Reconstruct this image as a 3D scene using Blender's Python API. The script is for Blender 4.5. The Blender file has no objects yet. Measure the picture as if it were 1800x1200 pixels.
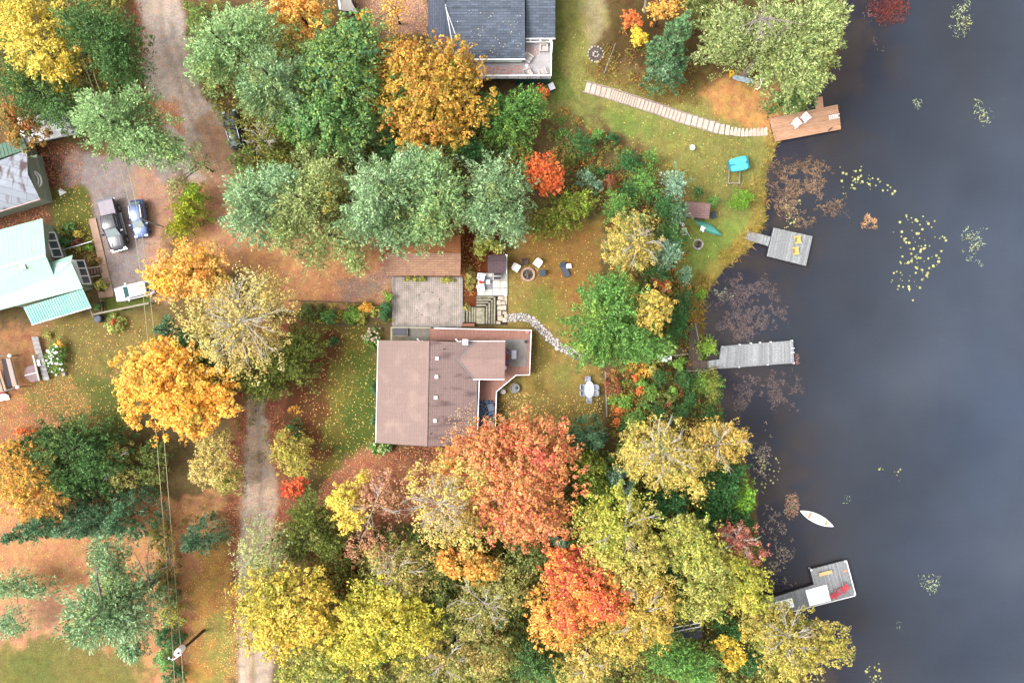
import bpy, bmesh, math, random
import numpy as np
from mathutils import Vector, Matrix
random.seed(7); rng = np.random.default_rng(7)
PI = math.pi
S = bpy.context.scene
COL = S.collection

# ------------------------------------------------------------ camera, sky, sun, exposure
CZ = 97.0                      # drone height above the lake
F = 1425.0                     # focal length in photo pixels
cam_d = bpy.data.cameras.new('camera'); cam = bpy.data.objects.new('camera', cam_d); COL.objects.link(cam)
cam.location = (0, 0, CZ); cam.rotation_euler = (0, 0, 0)
cam_d.sensor_width = 36; cam_d.lens = F/1800*36; cam_d.clip_end = 3000; cam_d.clip_start = 0.5
S.camera = cam
EL, AZ = math.radians(52), math.radians(262)
w = bpy.data.worlds.new('World'); S.world = w; w.use_nodes = True
nt = w.node_tree; bg = nt.nodes['Background']
sky = nt.nodes.new('ShaderNodeTexSky'); sky.sky_type = 'NISHITA'; sky.sun_disc = False
sky.sun_elevation = EL; sky.sun_rotation = AZ
sky.air_density = 1.0; sky.dust_density = 6.0; sky.ozone_density = 0.6
hs = nt.nodes.new('ShaderNodeHueSaturation'); hs.inputs['Saturation'].default_value = 0.12   # thin white overcast
nt.links.new(sky.outputs[0], hs.inputs['Color']); nt.links.new(hs.outputs[0], bg.inputs['Color'])
bg.inputs['Strength'].default_value = 0.15
sd = bpy.data.lights.new('sun', 'SUN'); sun = bpy.data.objects.new('sun', sd); COL.objects.link(sun)
sd.energy = 0.6; sd.angle = math.radians(18); sd.color = (1.0, 0.955, 0.89)
sv = Vector((math.sin(AZ)*math.cos(EL), math.cos(AZ)*math.cos(EL), math.sin(EL)))
sun.rotation_euler = sv.to_track_quat('Z', 'Y').to_euler(); sun.location = (-40, 0, 80)
S.view_settings.view_transform = 'Standard'; S.view_settings.look = 'None'
S.view_settings.gamma = 1; S.view_settings.use_curve_mapping = False
S.view_settings.exposure = 1.88
S.render.resolution_x = 1024; S.render.resolution_y = 682
S.render.engine = 'CYCLES'
S.cycles.max_bounces = 6; S.cycles.diffuse_bounces = 3; S.cycles.transparent_max_bounces = 4

# ------------------------------------------------------------ colour and material helpers
GAIN = 2.4
def lin(v):
    v /= 255.0
    return v/12.92 if v <= 0.04045 else ((v+0.055)/1.055)**2.4
def c(r, g, b, k=1.0):
    return tuple(min(0.85, lin(x)/GAIN*k) for x in (r, g, b))
MATS = {}
def mat(name, col, col2=None, rough=0.7, scale=3.0, amt=0.5, bump=0.15, metal=0.0, spec=0.3, rnd=0.0, stretch=None, coat=0.0, detail=4.0):
    if name in MATS: return MATS[name]
    m = bpy.data.materials.new(name); m.use_nodes = True; n = m.node_tree.nodes; L = m.node_tree.links
    b = n['Principled BSDF']; b.inputs['Roughness'].default_value = rough; b.inputs['Metallic'].default_value = metal
    b.inputs['Specular IOR Level'].default_value = spec
    if coat: b.inputs['Coat Weight'].default_value = coat; b.inputs['Coat Roughness'].default_value = 0.08
    tc = n.new('ShaderNodeTexCoord'); mp = n.new('ShaderNodeMapping')
    L.new(tc.outputs['Object'], mp.inputs['Vector'])
    if stretch: mp.inputs['Scale'].default_value = stretch
    oi = n.new('ShaderNodeObjectInfo')
    no = n.new('ShaderNodeTexNoise'); no.inputs['Scale'].default_value = scale; no.inputs['Detail'].default_value = detail
    no.inputs['Roughness'].default_value = 0.65
    if rnd:
        no.noise_dimensions = '4D'
        ml = n.new('ShaderNodeMath'); ml.operation = 'MULTIPLY'; ml.inputs[1].default_value = 37.0
        L.new(oi.outputs['Random'], ml.inputs[0]); L.new(ml.outputs[0], no.inputs['W'])
    L.new(mp.outputs[0], no.inputs['Vector'])
    cr = n.new('ShaderNodeMapRange'); cr.inputs['From Min'].default_value = 0.32; cr.inputs['From Max'].default_value = 0.68
    cr.inputs['To Max'].default_value = 1.0
    L.new(no.outputs['Fac'], cr.inputs['Value'])
    mx = n.new('ShaderNodeMix'); mx.data_type = 'RGBA'
    col2 = col2 or tuple(x*0.72 for x in col)
    mx.inputs['A'].default_value = (*col, 1); mx.inputs['B'].default_value = (*[a*(1-amt)+d*amt for a, d in zip(col, col2)], 1)
    L.new(cr.outputs[0], mx.inputs['Factor'])
    out = mx.outputs['Result']
    if rnd:
        h = n.new('ShaderNodeHueSaturation'); mr = n.new('ShaderNodeMapRange')
        mr.inputs['To Min'].default_value = 1-rnd; mr.inputs['To Max'].default_value = 1+rnd
        L.new(oi.outputs['Random'], mr.inputs['Value']); L.new(mr.outputs[0], h.inputs['Value'])
        L.new(out, h.inputs['Color']); out = h.outputs['Color']
    L.new(out, b.inputs['Base Color'])
    if bump:
        bp = n.new('ShaderNodeBump'); bp.inputs['Strength'].default_value = bump; bp.inputs['Distance'].default_value = 0.05
        L.new(no.outputs['Fac'], bp.inputs['Height']); L.new(bp.outputs[0], b.inputs['Normal'])
    MATS[name] = m; return m

def shingle(name, col, dark, row=0.3, width=0.9, rot=0.0, stain=None, stain_amt=0.6, stain_scale=0.5, speck=0.25, metalr=False, stretch=(1, 1, 1), lo=0.5, hi=0.7):
    m = bpy.data.materials.new(name); m.use_nodes = True; n = m.node_tree.nodes; L = m.node_tree.links
    b = n['Principled BSDF']; b.inputs['Roughness'].default_value = 0.85 if not metalr else 0.45
    b.inputs['Specular IOR Level'].default_value = 0.2 if not metalr else 0.5
    tc = n.new('ShaderNodeTexCoord'); mp = n.new('ShaderNodeMapping'); mp.inputs['Rotation'].default_value = (0, 0, rot)
    L.new(tc.outputs['Object'], mp.inputs['Vector'])
    br = n.new('ShaderNodeTexBrick'); br.inputs['Scale'].default_value = 1.0
    br.inputs['Brick Width'].default_value = width; br.inputs['Row Height'].default_value = row
    br.inputs['Mortar Size'].default_value = 0.02; br.inputs['Mortar Smooth'].default_value = 0.3
    br.inputs['Color1'].default_value = (*[x*(1+speck) for x in col], 1); br.inputs['Color2'].default_value = (*[x*(1-speck) for x in col], 1)
    br.inputs['Mortar'].default_value = (*dark, 1)
    L.new(mp.outputs[0], br.inputs['Vector'])
    no = n.new('ShaderNodeTexNoise'); no.inputs['Scale'].default_value = stain_scale; no.inputs['Detail'].default_value = 5
    m2 = n.new('ShaderNodeMapping'); m2.inputs['Scale'].default_value = stretch
    L.new(tc.outputs['Object'], m2.inputs['Vector']); L.new(m2.outputs[0], no.inputs['Vector'])
    mr = n.new('ShaderNodeMapRange'); mr.inputs['From Min'].default_value = lo; mr.inputs['From Max'].default_value = hi
    mr.inputs['To Max'].default_value = stain_amt; L.new(no.outputs['Fac'], mr.inputs['Value'])
    mx = n.new('ShaderNodeMix'); mx.data_type = 'RGBA'; L.new(mr.outputs[0], mx.inputs['Factor'])
    L.new(br.outputs['Color'], mx.inputs['A']); mx.inputs['B'].default_value = (*(stain or dark), 1)
    n2 = n.new('ShaderNodeTexNoise'); n2.inputs['Scale'].default_value = 9; n2.inputs['Detail'].default_value = 3
    L.new(tc.outputs['Object'], n2.inputs['Vector'])
    m3 = n.new('ShaderNodeMapRange'); m3.inputs['To Min'].default_value = 0.8; m3.inputs['To Max'].default_value = 1.2
    L.new(n2.outputs['Fac'], m3.inputs['Value'])
    h = n.new('ShaderNodeHueSaturation'); L.new(m3.outputs[0], h.inputs['Value']); L.new(mx.outputs['Result'], h.inputs['Color'])
    L.new(h.outputs[0], b.inputs['Base Color'])
    bp = n.new('ShaderNodeBump'); bp.inputs['Strength'].default_value = 0.5; bp.inputs['Distance'].default_value = 0.03
    L.new(br.outputs['Fac'], bp.inputs['Height']); bp.invert = True; L.new(bp.outputs[0], b.inputs['Normal'])
    return m

def vcol_mat(name, rough=0.75, transl=0.0, spec=0.25, noise=0.0, nscale=2.0, bump=0.0, fine=0.0):
    m = bpy.data.materials.new(name); m.use_nodes = True; n = m.node_tree.nodes; L = m.node_tree.links
    b = n['Principled BSDF']; b.inputs['Roughness'].default_value = rough; b.inputs['Specular IOR Level'].default_value = spec
    at = n.new('ShaderNodeAttribute'); at.attribute_name = 'tint'; out = at.outputs['Color']
    if noise:
        tc = n.new('ShaderNodeTexCoord')
        no = n.new('ShaderNodeTexNoise'); no.inputs['Scale'].default_value = nscale; no.inputs['Detail'].default_value = 6; no.inputs['Roughness'].default_value = 0.7
        L.new(tc.outputs['Object'], no.inputs['Vector'])
        mr = n.new('ShaderNodeMapRange'); mr.inputs['From Min'].default_value = 0.3; mr.inputs['From Max'].default_value = 0.7
        mr.inputs['To Min'].default_value = 1-noise; mr.inputs['To Max'].default_value = 1+noise
        L.new(no.outputs['Fac'], mr.inputs['Value'])
        n3 = n.new('ShaderNodeTexNoise'); n3.inputs['Scale'].default_value = 6.0; n3.inputs['Detail'].default_value = 8; n3.inputs['Roughness'].default_value = 0.85
        L.new(tc.outputs['Object'], n3.inputs['Vector'])
        m4 = n.new('ShaderNodeMapRange'); m4.inputs['From Min'].default_value = 0.3; m4.inputs['From Max'].default_value = 0.7
        m4.inputs['To Min'].default_value = 1-fine; m4.inputs['To Max'].default_value = 1+fine
        L.new(n3.outputs['Fac'], m4.inputs['Value'])
        mm = n.new('ShaderNodeMath'); mm.operation = 'MULTIPLY'; L.new(mr.outputs[0], mm.inputs[0]); L.new(m4.outputs[0], mm.inputs[1])
        h = n.new('ShaderNodeHueSaturation'); L.new(mm.outputs[0], h.inputs['Value']); L.new(out, h.inputs['Color']); out = h.outputs['Color']
        n5 = n.new('ShaderNodeTexNoise'); n5.inputs['Scale'].default_value = 1.1; n5.inputs['Detail'].default_value = 4; L.new(tc.outputs['Object'], n5.inputs['Vector'])
        m6 = n.new('ShaderNodeMapRange'); m6.inputs['From Min'].default_value = 0.3; m6.inputs['From Max'].default_value = 0.7
        m6.inputs['To Min'].default_value = 0.485; m6.inputs['To Max'].default_value = 0.525
        L.new(n5.outputs['Fac'], m6.inputs['Value']); L.new(m6.outputs[0], h.inputs['Hue'])
        if bump:
            bp = n.new('ShaderNodeBump'); bp.inputs['Strength'].default_value = bump; bp.inputs['Distance'].default_value = 0.12
            L.new(n3.outputs['Fac'], bp.inputs['Height']); L.new(bp.outputs[0], b.inputs['Normal'])
    L.new(out, b.inputs['Base Color'])
    if transl:
        t = n.new('ShaderNodeBsdfTranslucent'); L.new(out, t.inputs['Color'])
        ms = n.new('ShaderNodeMixShader'); ms.inputs[0].default_value = transl
        L.new(b.outputs[0], ms.inputs[1]); L.new(t.outputs[0], ms.inputs[2])
        L.new(ms.outputs[0], n['Material Output'].inputs['Surface'])
    return m

# ------------------------------------------------------------ terrain
def W(px, py, z):
    k = (CZ-z)/F
    return Vector(((px-900)*k, -(py-600)*k, z))
SHORE = [(1490,-2500),(1490,-200),(1485,0),(1478,90),(1440,160),(1400,215),(1372,248),(1352,290),(1345,340),(1347,385),(1332,420),(1302,448),
 (1272,474),(1250,498),(1238,530),(1235,570),(1242,625),(1262,655),(1266,700),(1275,740),(1298,790),(1318,830),(1330,880),(1335,930),
 (1346,980),(1340,1030),(1322,1080),(1340,1115),(1395,1150),(1425,1200),(1440,1400),(1440,3500)]
SW = np.array([[(x-900)*CZ/F, -(y-600)*CZ/F] for x, y in SHORE])
def segdist(X, Y, P, closed=False):
    d = np.full(X.shape, 1e9)
    n = len(P)
    for i in range(n if closed else n-1):
        a = P[i]; b = P[(i+1) % n]; ab = b-a; L2 = (ab**2).sum()+1e-9
        t = np.clip(((X-a[0])*ab[0]+(Y-a[1])*ab[1])/L2, 0, 1)
        d = np.minimum(d, np.hypot(X-(a[0]+t*ab[0]), Y-(a[1]+t*ab[1])))
    return d
def inside(X, Y, P):
    r = np.zeros(X.shape, bool); n = len(P)
    for i in range(n):
        x1, y1 = P[i]; x2, y2 = P[(i+1) % n]
        cnd = ((y1 > Y) != (y2 > Y))
        with np.errstate(divide='ignore', invalid='ignore'):
            xi = (x2-x1)*(Y-y1)/((y2-y1) if y2 != y1 else 1e-9)+x1
        r ^= cnd & (X < xi)
    return r
LANDP = np.vstack([SW, [[-4000, SW[-1, 1]], [-4000, SW[0, 1]]]])
def sm(x): x = np.clip(x, 0, 1); return x*x*(3-2*x)
LAT = rng.random((8, 256, 256))
def vnoise(X, Y, s, k=0):
    x = np.asarray(X)/s+k*17.3+500; y = np.asarray(Y)/s+k*9.1+500
    xi = np.floor(x).astype(int); yi = np.floor(y).astype(int); fx = sm(x-xi); fy = sm(y-yi)
    A = LAT[k % 8]; g = lambda i, j: A[(xi+i) % 256, (yi+j) % 256]
    return (g(0,0)*(1-fx)+g(1,0)*fx)*(1-fy)+(g(0,1)*(1-fx)+g(1,1)*fx)*fy
def fbm(X, Y, s, k=0):
    return vnoise(X, Y, s, k)*0.5+vnoise(X, Y, s/2.1, k+1)*0.3+vnoise(X, Y, s/4.3, k+2)*0.2
def height(X, Y):
    X = np.asarray(X, float); Y = np.asarray(Y, float)
    d = segdist(X, Y, SW); s = np.where(inside(X, Y, LANDP), d, -d)
    s = s+(fbm(X, Y, 2.5, 3)-0.5)*0.9
    land = 0.3*sm(s/0.7)+1.7*sm((s-0.5)/10.5)+np.clip((fbm(X, Y, 9, 1)-0.5), -0.5, 0.5)*0.10*sm(s/3)
    water = -1.8*sm(-s/7)-0.02
    return np.where(s > 0, land, water)
# fine lookup table
LX = np.linspace(-68, 52, 601); LY = np.linspace(-48, 48, 481)
GX, GY = np.meshgrid(LX, LY, indexing='ij'); HT = height(GX, GY)
def hz(x, y):
    i = (x+68)/0.2; j = (y+48)/0.2
    i = min(max(i, 0), 599.0); j = min(max(j, 0), 479.0); a = int(i); b = int(j); u = i-a; v = j-b
    return float(HT[a, b]*(1-u)*(1-v)+HT[min(a+1,600), b]*u*(1-v)+HT[a, min(b+1,480)]*(1-u)*v+HT[min(a+1,600), min(b+1,480)]*u*v)
def hzv(X, Y):
    i = np.clip((X+68)/0.2, 0, 599); j = np.clip((Y+48)/0.2, 0, 479); a = i.astype(int); b = j.astype(int); u = i-a; v = j-b
    return HT[a, b]*(1-u)*(1-v)+HT[a+1, b]*u*(1-v)+HT[a, b+1]*(1-u)*v+HT[a+1, b+1]*u*v
def G(px, py, dz=0.0):
    z = 1.5
    for _ in range(8):
        p = W(px, py, z); z = hz(p.x, p.y)
    p = W(px, py, z); p.z += dz
    return p
def ang(dx, dy): return math.atan2(-dy, dx)

# ------------------------------------------------------------ objects and meshes
def tag(o, label=None, cat=None, group=None, kind=None):
    if label: o['label'] = label
    if cat: o['category'] = cat
    if group: o['group'] = group
    if kind: o['kind'] = kind
    return o
def T(name, label, cat, loc, rz=0.0, group=None):
    o = bpy.data.objects.new(name, None); COL.objects.link(o); o.empty_display_size = 0.3
    o.location = loc; o.rotation_euler = (0, 0, rz); return tag(o, label, cat, group)
class MB:
    def __init__(s): s.v = []; s.f = []
    def add(s, vs, fs):
        k = len(s.v); s.v += [tuple(p) for p in vs]; s.f += [tuple(i+k for i in f) for f in fs]; return s
    def box(s, cx, cy, cz, sx, sy, sz, rz=0.0, ry=0.0, rx=0.0):
        M = Matrix.Rotation(rz, 3, 'Z') @ Matrix.Rotation(ry, 3, 'Y') @ Matrix.Rotation(rx, 3, 'X')
        vs = []
        for x in (-1, 1):
            for y in (-1, 1):
                for z in (-1, 1):
                    p = M @ Vector((x*sx/2, y*sy/2, z*sz/2)); vs.append((cx+p.x, cy+p.y, cz+p.z))
        return s.add(vs, [(0,1,3,2),(4,6,7,5),(0,4,5,1),(2,3,7,6),(0,2,6,4),(1,5,7,3)])
    def beam(s, a, b, wd, ht):
        a = Vector(a); b = Vector(b); d = b-a; L = d.length; m = (a+b)/2
        rz = math.atan2(d.y, d.x); ry = -math.asin(max(-1, min(1, d.z/L)))
        return s.box(m.x, m.y, m.z, L, wd, ht, rz, ry)
    def slab(s, pts, t):
        n = len(pts); vs = list(pts)+[(p[0], p[1], p[2]-t) for p in pts]
        return s.add(vs, [tuple(range(n)), tuple(range(2*n-1, n-1, -1))]+[(i, (i+1) % n, (i+1) % n+n, i+n) for i in range(n)])
    def prism(s, pts, z0, z1): return s.slab([(p[0], p[1], z1) for p in pts], z1-z0)
    def tube(s, path, rad, n=6):
        path = [Vector(p) for p in path]; rings = []
        for i, p in enumerate(path):
            d = (path[min(i+1, len(path)-1)]-path[max(i-1, 0)]).normalized()
            u = d.cross(Vector((0.3, 0.2, 1)) if abs(d.z) < 0.9 else Vector((1, 0.1, 0))).normalized(); q = d.cross(u)
            r = rad[i] if hasattr(rad, '__len__') else rad
            rings.append([p+u*math.cos(2*PI*k/n)*r+q*math.sin(2*PI*k/n)*r for k in range(n)])
        vs = [p for rg in rings for p in rg]; fs = []
        for i in range(len(path)-1):
            for k in range(n):
                a = i*n+k; b = i*n+(k+1) % n; fs.append((a, b, b+n, a+n))
        fs += [tuple(range(n-1, -1, -1)), tuple(range((len(path)-1)*n, len(path)*n))]
        return s.add(vs, fs)
    def lathe(s, cx, cy, prof, n=16, sx=1.0, sy=1.0):
        vs = []; fs = []
        for r, z in prof:
            for k in range(n): vs.append((cx+r*sx*math.cos(2*PI*k/n), cy+r*sy*math.sin(2*PI*k/n), z))
        for i in range(len(prof)-1):
            for k in range(n):
                a = i*n+k; b = i*n+(k+1) % n; fs.append((a, b, b+n, a+n))
        fs += [tuple(range(n-1, -1, -1)), tuple(range((len(prof)-1)*n, len(prof)*n))]
        return s.add(vs, fs)
    def ball(s, cx, cy, cz, r, rz=None, n=10, m=6):
        rz = rz or r
        return s.lathe(cx, cy, [(max(1e-3, r*math.sin(PI*i/m)), cz-rz*math.cos(PI*i/m)) for i in range(m+1)], n)
    def build(s, name, m, parent=None, world=False, smooth=False):
        me = bpy.data.meshes.new(name)
        off = Vector((0, 0, 0))
        if world and parent is not None:
            r = parent
            while r.parent: r = r.parent
            off = r.location
        me.from_pydata([(p[0]-off[0], p[1]-off[1], p[2]-off[2]) for p in s.v], [], s.f)
        bm = bmesh.new(); bm.from_mesh(me); bmesh.ops.recalc_face_normals(bm, faces=bm.faces); bm.to_mesh(me); bm.free()
        if smooth: me.shade_smooth()
        me.materials.append(m)
        o = bpy.data.objects.new(name, me); COL.objects.link(o)
        if parent: o.parent = parent
        return o
def dup(o, loc=None, rz=None, parent=None, label=None, group=None):
    q = o.copy(); COL.objects.link(q)
    if parent: q.parent = parent
    if loc is not None: q.location = loc
    if rz is not None: q.rotation_euler = (0, 0, rz)
    if label: q['label'] = label
    if group: q['group'] = group
    for ch in list(o.children): dup(ch, parent=q)
    return q
def quads_object(name, P, A, B, tint, m, parent=None, off=(0, 0, 0)):
    """leaf-shaped quads: centre P, half axes A and B (N,3), colour tint (N,3)"""
    N = len(P); V = np.empty((N, 4, 3), np.float32); P = P-np.array(off)
    V[:, 0] = P-A; V[:, 1] = P+B; V[:, 2] = P+A; V[:, 3] = P-B
    me = bpy.data.meshes.new(name); me.vertices.add(4*N); me.vertices.foreach_set('co', V.ravel())
    me.loops.add(4*N); me.loops.foreach_set('vertex_index', np.arange(4*N, dtype=np.int32))
    me.polygons.add(N); me.polygons.foreach_set('loop_start', np.arange(0, 4*N, 4, dtype=np.int32))
    at = me.color_attributes.new('tint', 'FLOAT_COLOR', 'POINT')
    Cc = np.ones((N, 4, 4), np.float32); Cc[:, :, :3] = tint[:, None, :]; at.data.foreach_set('color', Cc.ravel())
    me.update(calc_edges=True); me.materials.append(m)
    o = bpy.data.objects.new(name, me); COL.objects.link(o)
    if parent: o.parent = parent
    return o
def unit(a): return a/np.maximum(np.linalg.norm(a, axis=-1, keepdims=True), 1e-9)
def palmix(pal, t):
    pal = np.array(pal); t = np.clip(t, 0, 0.9999)*(len(pal)-1); i = t.astype(int); f = (t-i)[:, None]
    return pal[i]*(1-f)+pal[np.minimum(i+1, len(pal)-1)]*f

LEAF = vcol_mat('leaf', 0.6, 0.30, 0.3)
NEEDLE = vcol_mat('needle_foliage', 0.65, 0.18, 0.3)
# ------------------------------------------------------------ ground sheet, painted by what grows or lies there
ZONES = [  # colour, soft edge px, wobble px, strength, polygon in plan pixels
 ((126,96,60), 10, 14, 1, [(-400,-300),(560,-300),(560,250),(380,300),(300,300),(0,300),(-400,300)]),
 ((172,116,76), 10, 20, .9, [(-300,560),(120,560),(120,690),(60,720),(190,760),(0,800),(-300,800)]),
 ((138,118,60), 12, 26, 1, [(70,580),(265,555),(280,640),(230,770),(120,760),(60,700)]),
 ((96,104,38), 14, 18, .9, [(130,660),(200,640),(230,700),(215,760),(150,730)]),
 ((204,140,92), 10, 22, 1, [(-300,900),(420,880),(420,1400),(-300,1400)]),
 ((206,146,108), 12, 20, .9, [(-100,1050),(130,1050),(130,1150),(-100,1150)]),
 ((186,134,58), 12, 24, .9, [(325,940),(415,930),(420,1230),(325,1230)]),
 ((146,146,66), 16, 24, .8, [(370,1080),(412,1080),(412,1230),(360,1230)]),
 ((128,120,56), 14, 24, .95, [(-200,1135),(70,1120),(260,1150),(250,1300),(-200,1300)]),
 ((106,118,48), 14, 18, .55, [(10,1150),(90,1140),(110,1200),(0,1260)]),
 ((150,88,62), 8, 12, 1, [(395,560),(520,560),(520,1000),(560,1100),(410,1100)]),
 ((214,146,94), 10, 14, 1, [(365,395),(700,395),(700,535),(500,540),(420,470),(330,470),(330,300),(420,210),(440,330)]),
 ((182,112,64), 6, 8, 1, [(670,395),(850,395),(850,500),(670,490)]),
 ((120,56,26), 8, 10, 1, [(800,390),(895,390),(895,450),(850,560),(812,560),(808,400)]),
 ((122,112,40), 12, 20, 1, [(540,560),(668,560),(668,800),(560,850),(520,780)]),
 ((86,102,32), 14, 16, .95, [(612,640),(662,600),(662,800),(600,815),(585,770),(625,700)]),
 ((112,66,38), 10, 16, .95, [(520,575),(600,575),(570,700),(580,800),(520,870),(480,760)]),
 ((176,114,82), 10, 14, 1, [(560,860),(600,815),(660,785),(870,775),(860,900),(560,930)]),
 ((96,44,20), 8, 10, 1, [(540,960),(640,960),(620,1100),(560,1110)]),
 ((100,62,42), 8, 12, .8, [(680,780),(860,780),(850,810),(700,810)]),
 ((156,130,62), 10, 16, 1, [(886,395),(1066,370),(1066,760),(880,770),(880,560)]),
 ((152,102,46), 14, 22, .7, [(900,395),(1062,395),(1062,560),(960,520),(890,470)]),
 ((126,128,46), 16, 14, .85, [(930,500),(970,500),(985,560),(940,555)]),
 ((128,142,62), 12, 6, .6, [(968,645),(1002,642),(1000,672),(970,674)]),
 ((104,88,36), 8, 10, .6, [(934,575),(965,600),(960,690),(934,690)]),
 ((104,88,48), 10, 14, 1, [(1064,380),(1240,300),(1250,520),(1240,640),(1270,780),(1340,1000),(1330,1400),(560,1400),(640,1100),(880,900),(1010,760),(1066,760)]),
 ((150,144,70), 12, 24, 1, [(968,-300),(1120,-300),(1090,40),(1060,130),(1250,150),(1400,180),(1400,470),(1220,500),(1195,350),(1100,240),(968,190)]),
 ((172,152,108), 14, 16, .9, [(1015,-100),(1090,-100),(1070,60),(1045,90),(1020,40)]),
 ((104,120,46), 12, 14, .85, [(968,-100),(985,-100),(990,120),(1010,170),(968,170)]),
 ((92,70,36), 10, 16, .9, [(1080,-200),(1500,-200),(1460,180),(1380,140),(1240,160),(1060,110)]),
 ((126,104,48), 12, 18, .9, [(1030,115),(1230,115),(1240,190),(1150,180),(1040,142)]),
 ((212,148,82), 14, 16, 1, [(1235,165),(1300,140),(1370,150),(1370,240),(1345,240),(1250,205)]),
 ((128,146,58), 14, 16, .9, [(1040,165),(1110,190),(1190,240),(1100,240),(1045,200)]),
 ((142,158,60), 14, 18, .95, [(1205,380),(1330,370),(1340,410),(1240,480),(1200,480)]),
 ((172,148,62), 8, 10, .8, [(1300,400),(1350,330),(1375,240),(1400,240),(1360,420),(1260,500),(1240,600),(1225,600),(1235,490)]),
 ((128,98,38), 6, 8, .9, [(1228,480),(1256,500),(1242,600),(1224,600)]),
 # gravel
 ((206,184,168), 6, 8, 1, [(222,-300),(308,-300),(318,0),(330,70),(350,150),(392,210),(412,268),(418,330),(330,320),(250,130),(240,0)]),
 ((206,148,110), 8, 14, .85, [(330,190),(385,215),(412,268),(425,330),(420,440),(370,430),(345,270)]),
 ((196,136,106), 8, 10, .8, [(255,172),(320,180),(330,240),(290,215)]),
 ((158,142,138), 8, 10, 1, [(90,262),(330,280),(300,330),(285,420),(290,530),(200,525),(170,440),(160,330),(100,330)]),
 ((196,142,112), 10, 14, .8, [(240,300),(330,320),(300,420),(290,530),(255,510),(270,420),(240,340)]),
 ((110,66,52), 8, 10, .85, [(60,245),(120,255),(115,330),(80,340),(70,300)]),
 ((124,78,58), 8, 10, .9, [(-50,380),(75,350),(95,385),(0,420)]),
 ((106,108,40), 5, 6, 1, [(92,335),(150,325),(163,380),(178,470),(140,480),(95,400)]),
 ((122,88,52), 8, 10, .9, [(128,440),(178,440),(180,480),(135,475)]),
 ((104,112,42), 5, 6, 1, [(178,525),(262,505),(266,535),(180,558)]),
 ((198,168,144), 5, 7, 1, [(432,690),(468,690),(486,880),(478,1000),(478,1400),(412,1400),(420,1000),(424,850)]),
 ((214,198,184), 3, 4, .55, [(434,700),(439,700),(440,860),(430,1000),(428,1400),(421,1400),(424,1000),(434,860)]),
 ((126,112,74), 3, 5, .7, [(449,700),(456,700),(462,860),(452,1000),(446,1400),(440,1400),(446,1000),(455,860)]),
 ((150,130,118), 3, 5, .5, [(275,-200),(284,-200),(290,60),(312,130),(350,230),(380,300),(374,305),(342,235),(302,130),(280,60)]),
 ((150,130,118), 3, 5, .4, [(292,-200),(299,-200),(308,60),(330,130),(368,225),(392,300),(387,302),(360,230),(322,130),(300,60)]),
 ((190,172,160), 4, 4, .4, [(452,700),(460,700),(468,1000),(460,1400),(446,1400),(450,1000)]),
 ((204,136,104), 6, 8, .7, [(690,510),(690,445),(640,480),(560,525),(640,530)]),
 ((158,138,126), 12, 14, .8, [(600,500),(692,485),(690,530),(600,528)]),
 ((190,148,128), 8, 12, .9, [(615,-200),(752,-200),(752,62),(640,60)]),
]
def px_of(X, Y, Z):
    k = F/(CZ-Z); return 900+X*k, 600-Y*k
def ground_tint(X, Y, Z):
    PX, PY = px_of(X, Y, Z); shp = X.shape
    C = np.empty(shp+(3,)); C[:] = c(118, 96, 58)
    n1 = fbm(X, Y, 3.2, 2)-0.5; n2 = fbm(X, Y, 0.9, 5)-0.5
    for i, (rgb, soft, wob, st, poly) in enumerate(ZONES):
        P = np.array(poly, float)
        bx = (PX > P[:, 0].min()-60) & (PX < P[:, 0].max()+60) & (PY > P[:, 1].min()-60) & (PY < P[:, 1].max()+60)
        if not bx.any(): continue
        x = PX[bx]; y = PY[bx]
        d = segdist(x, y, P, True); wb = wob*(1.7 if wob > 9 else 1.2); s = np.where(inside(x, y, P), d, -d)+(n1[bx]*2.2+n2[bx]*1.1)*wb
        a = (sm((s+soft)/(2*soft))*st)[:, None]
        C[bx] = C[bx]*(1-a)+np.array(c(*rgb))*a
    # lake bed
    dw = np.clip((-Z+0.12)/0.25, 0, 1)[..., None]
    C = C*(1-dw)+np.array((0.05, 0.035, 0.02))*dw
    # patchy grass: broad olive / straw variation
    v = (fbm(X, Y, 1.6, 6)-0.5)[..., None]*2
    C = C*(1+v*np.array((0.16, 0.05, -0.05)))
    C = C*1.10; l = (C*np.array((.3, .6, .1))).sum(-1, keepdims=True); C = C*.9+l*.1
    return np.clip(C, 0.004, 0.8)
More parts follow.
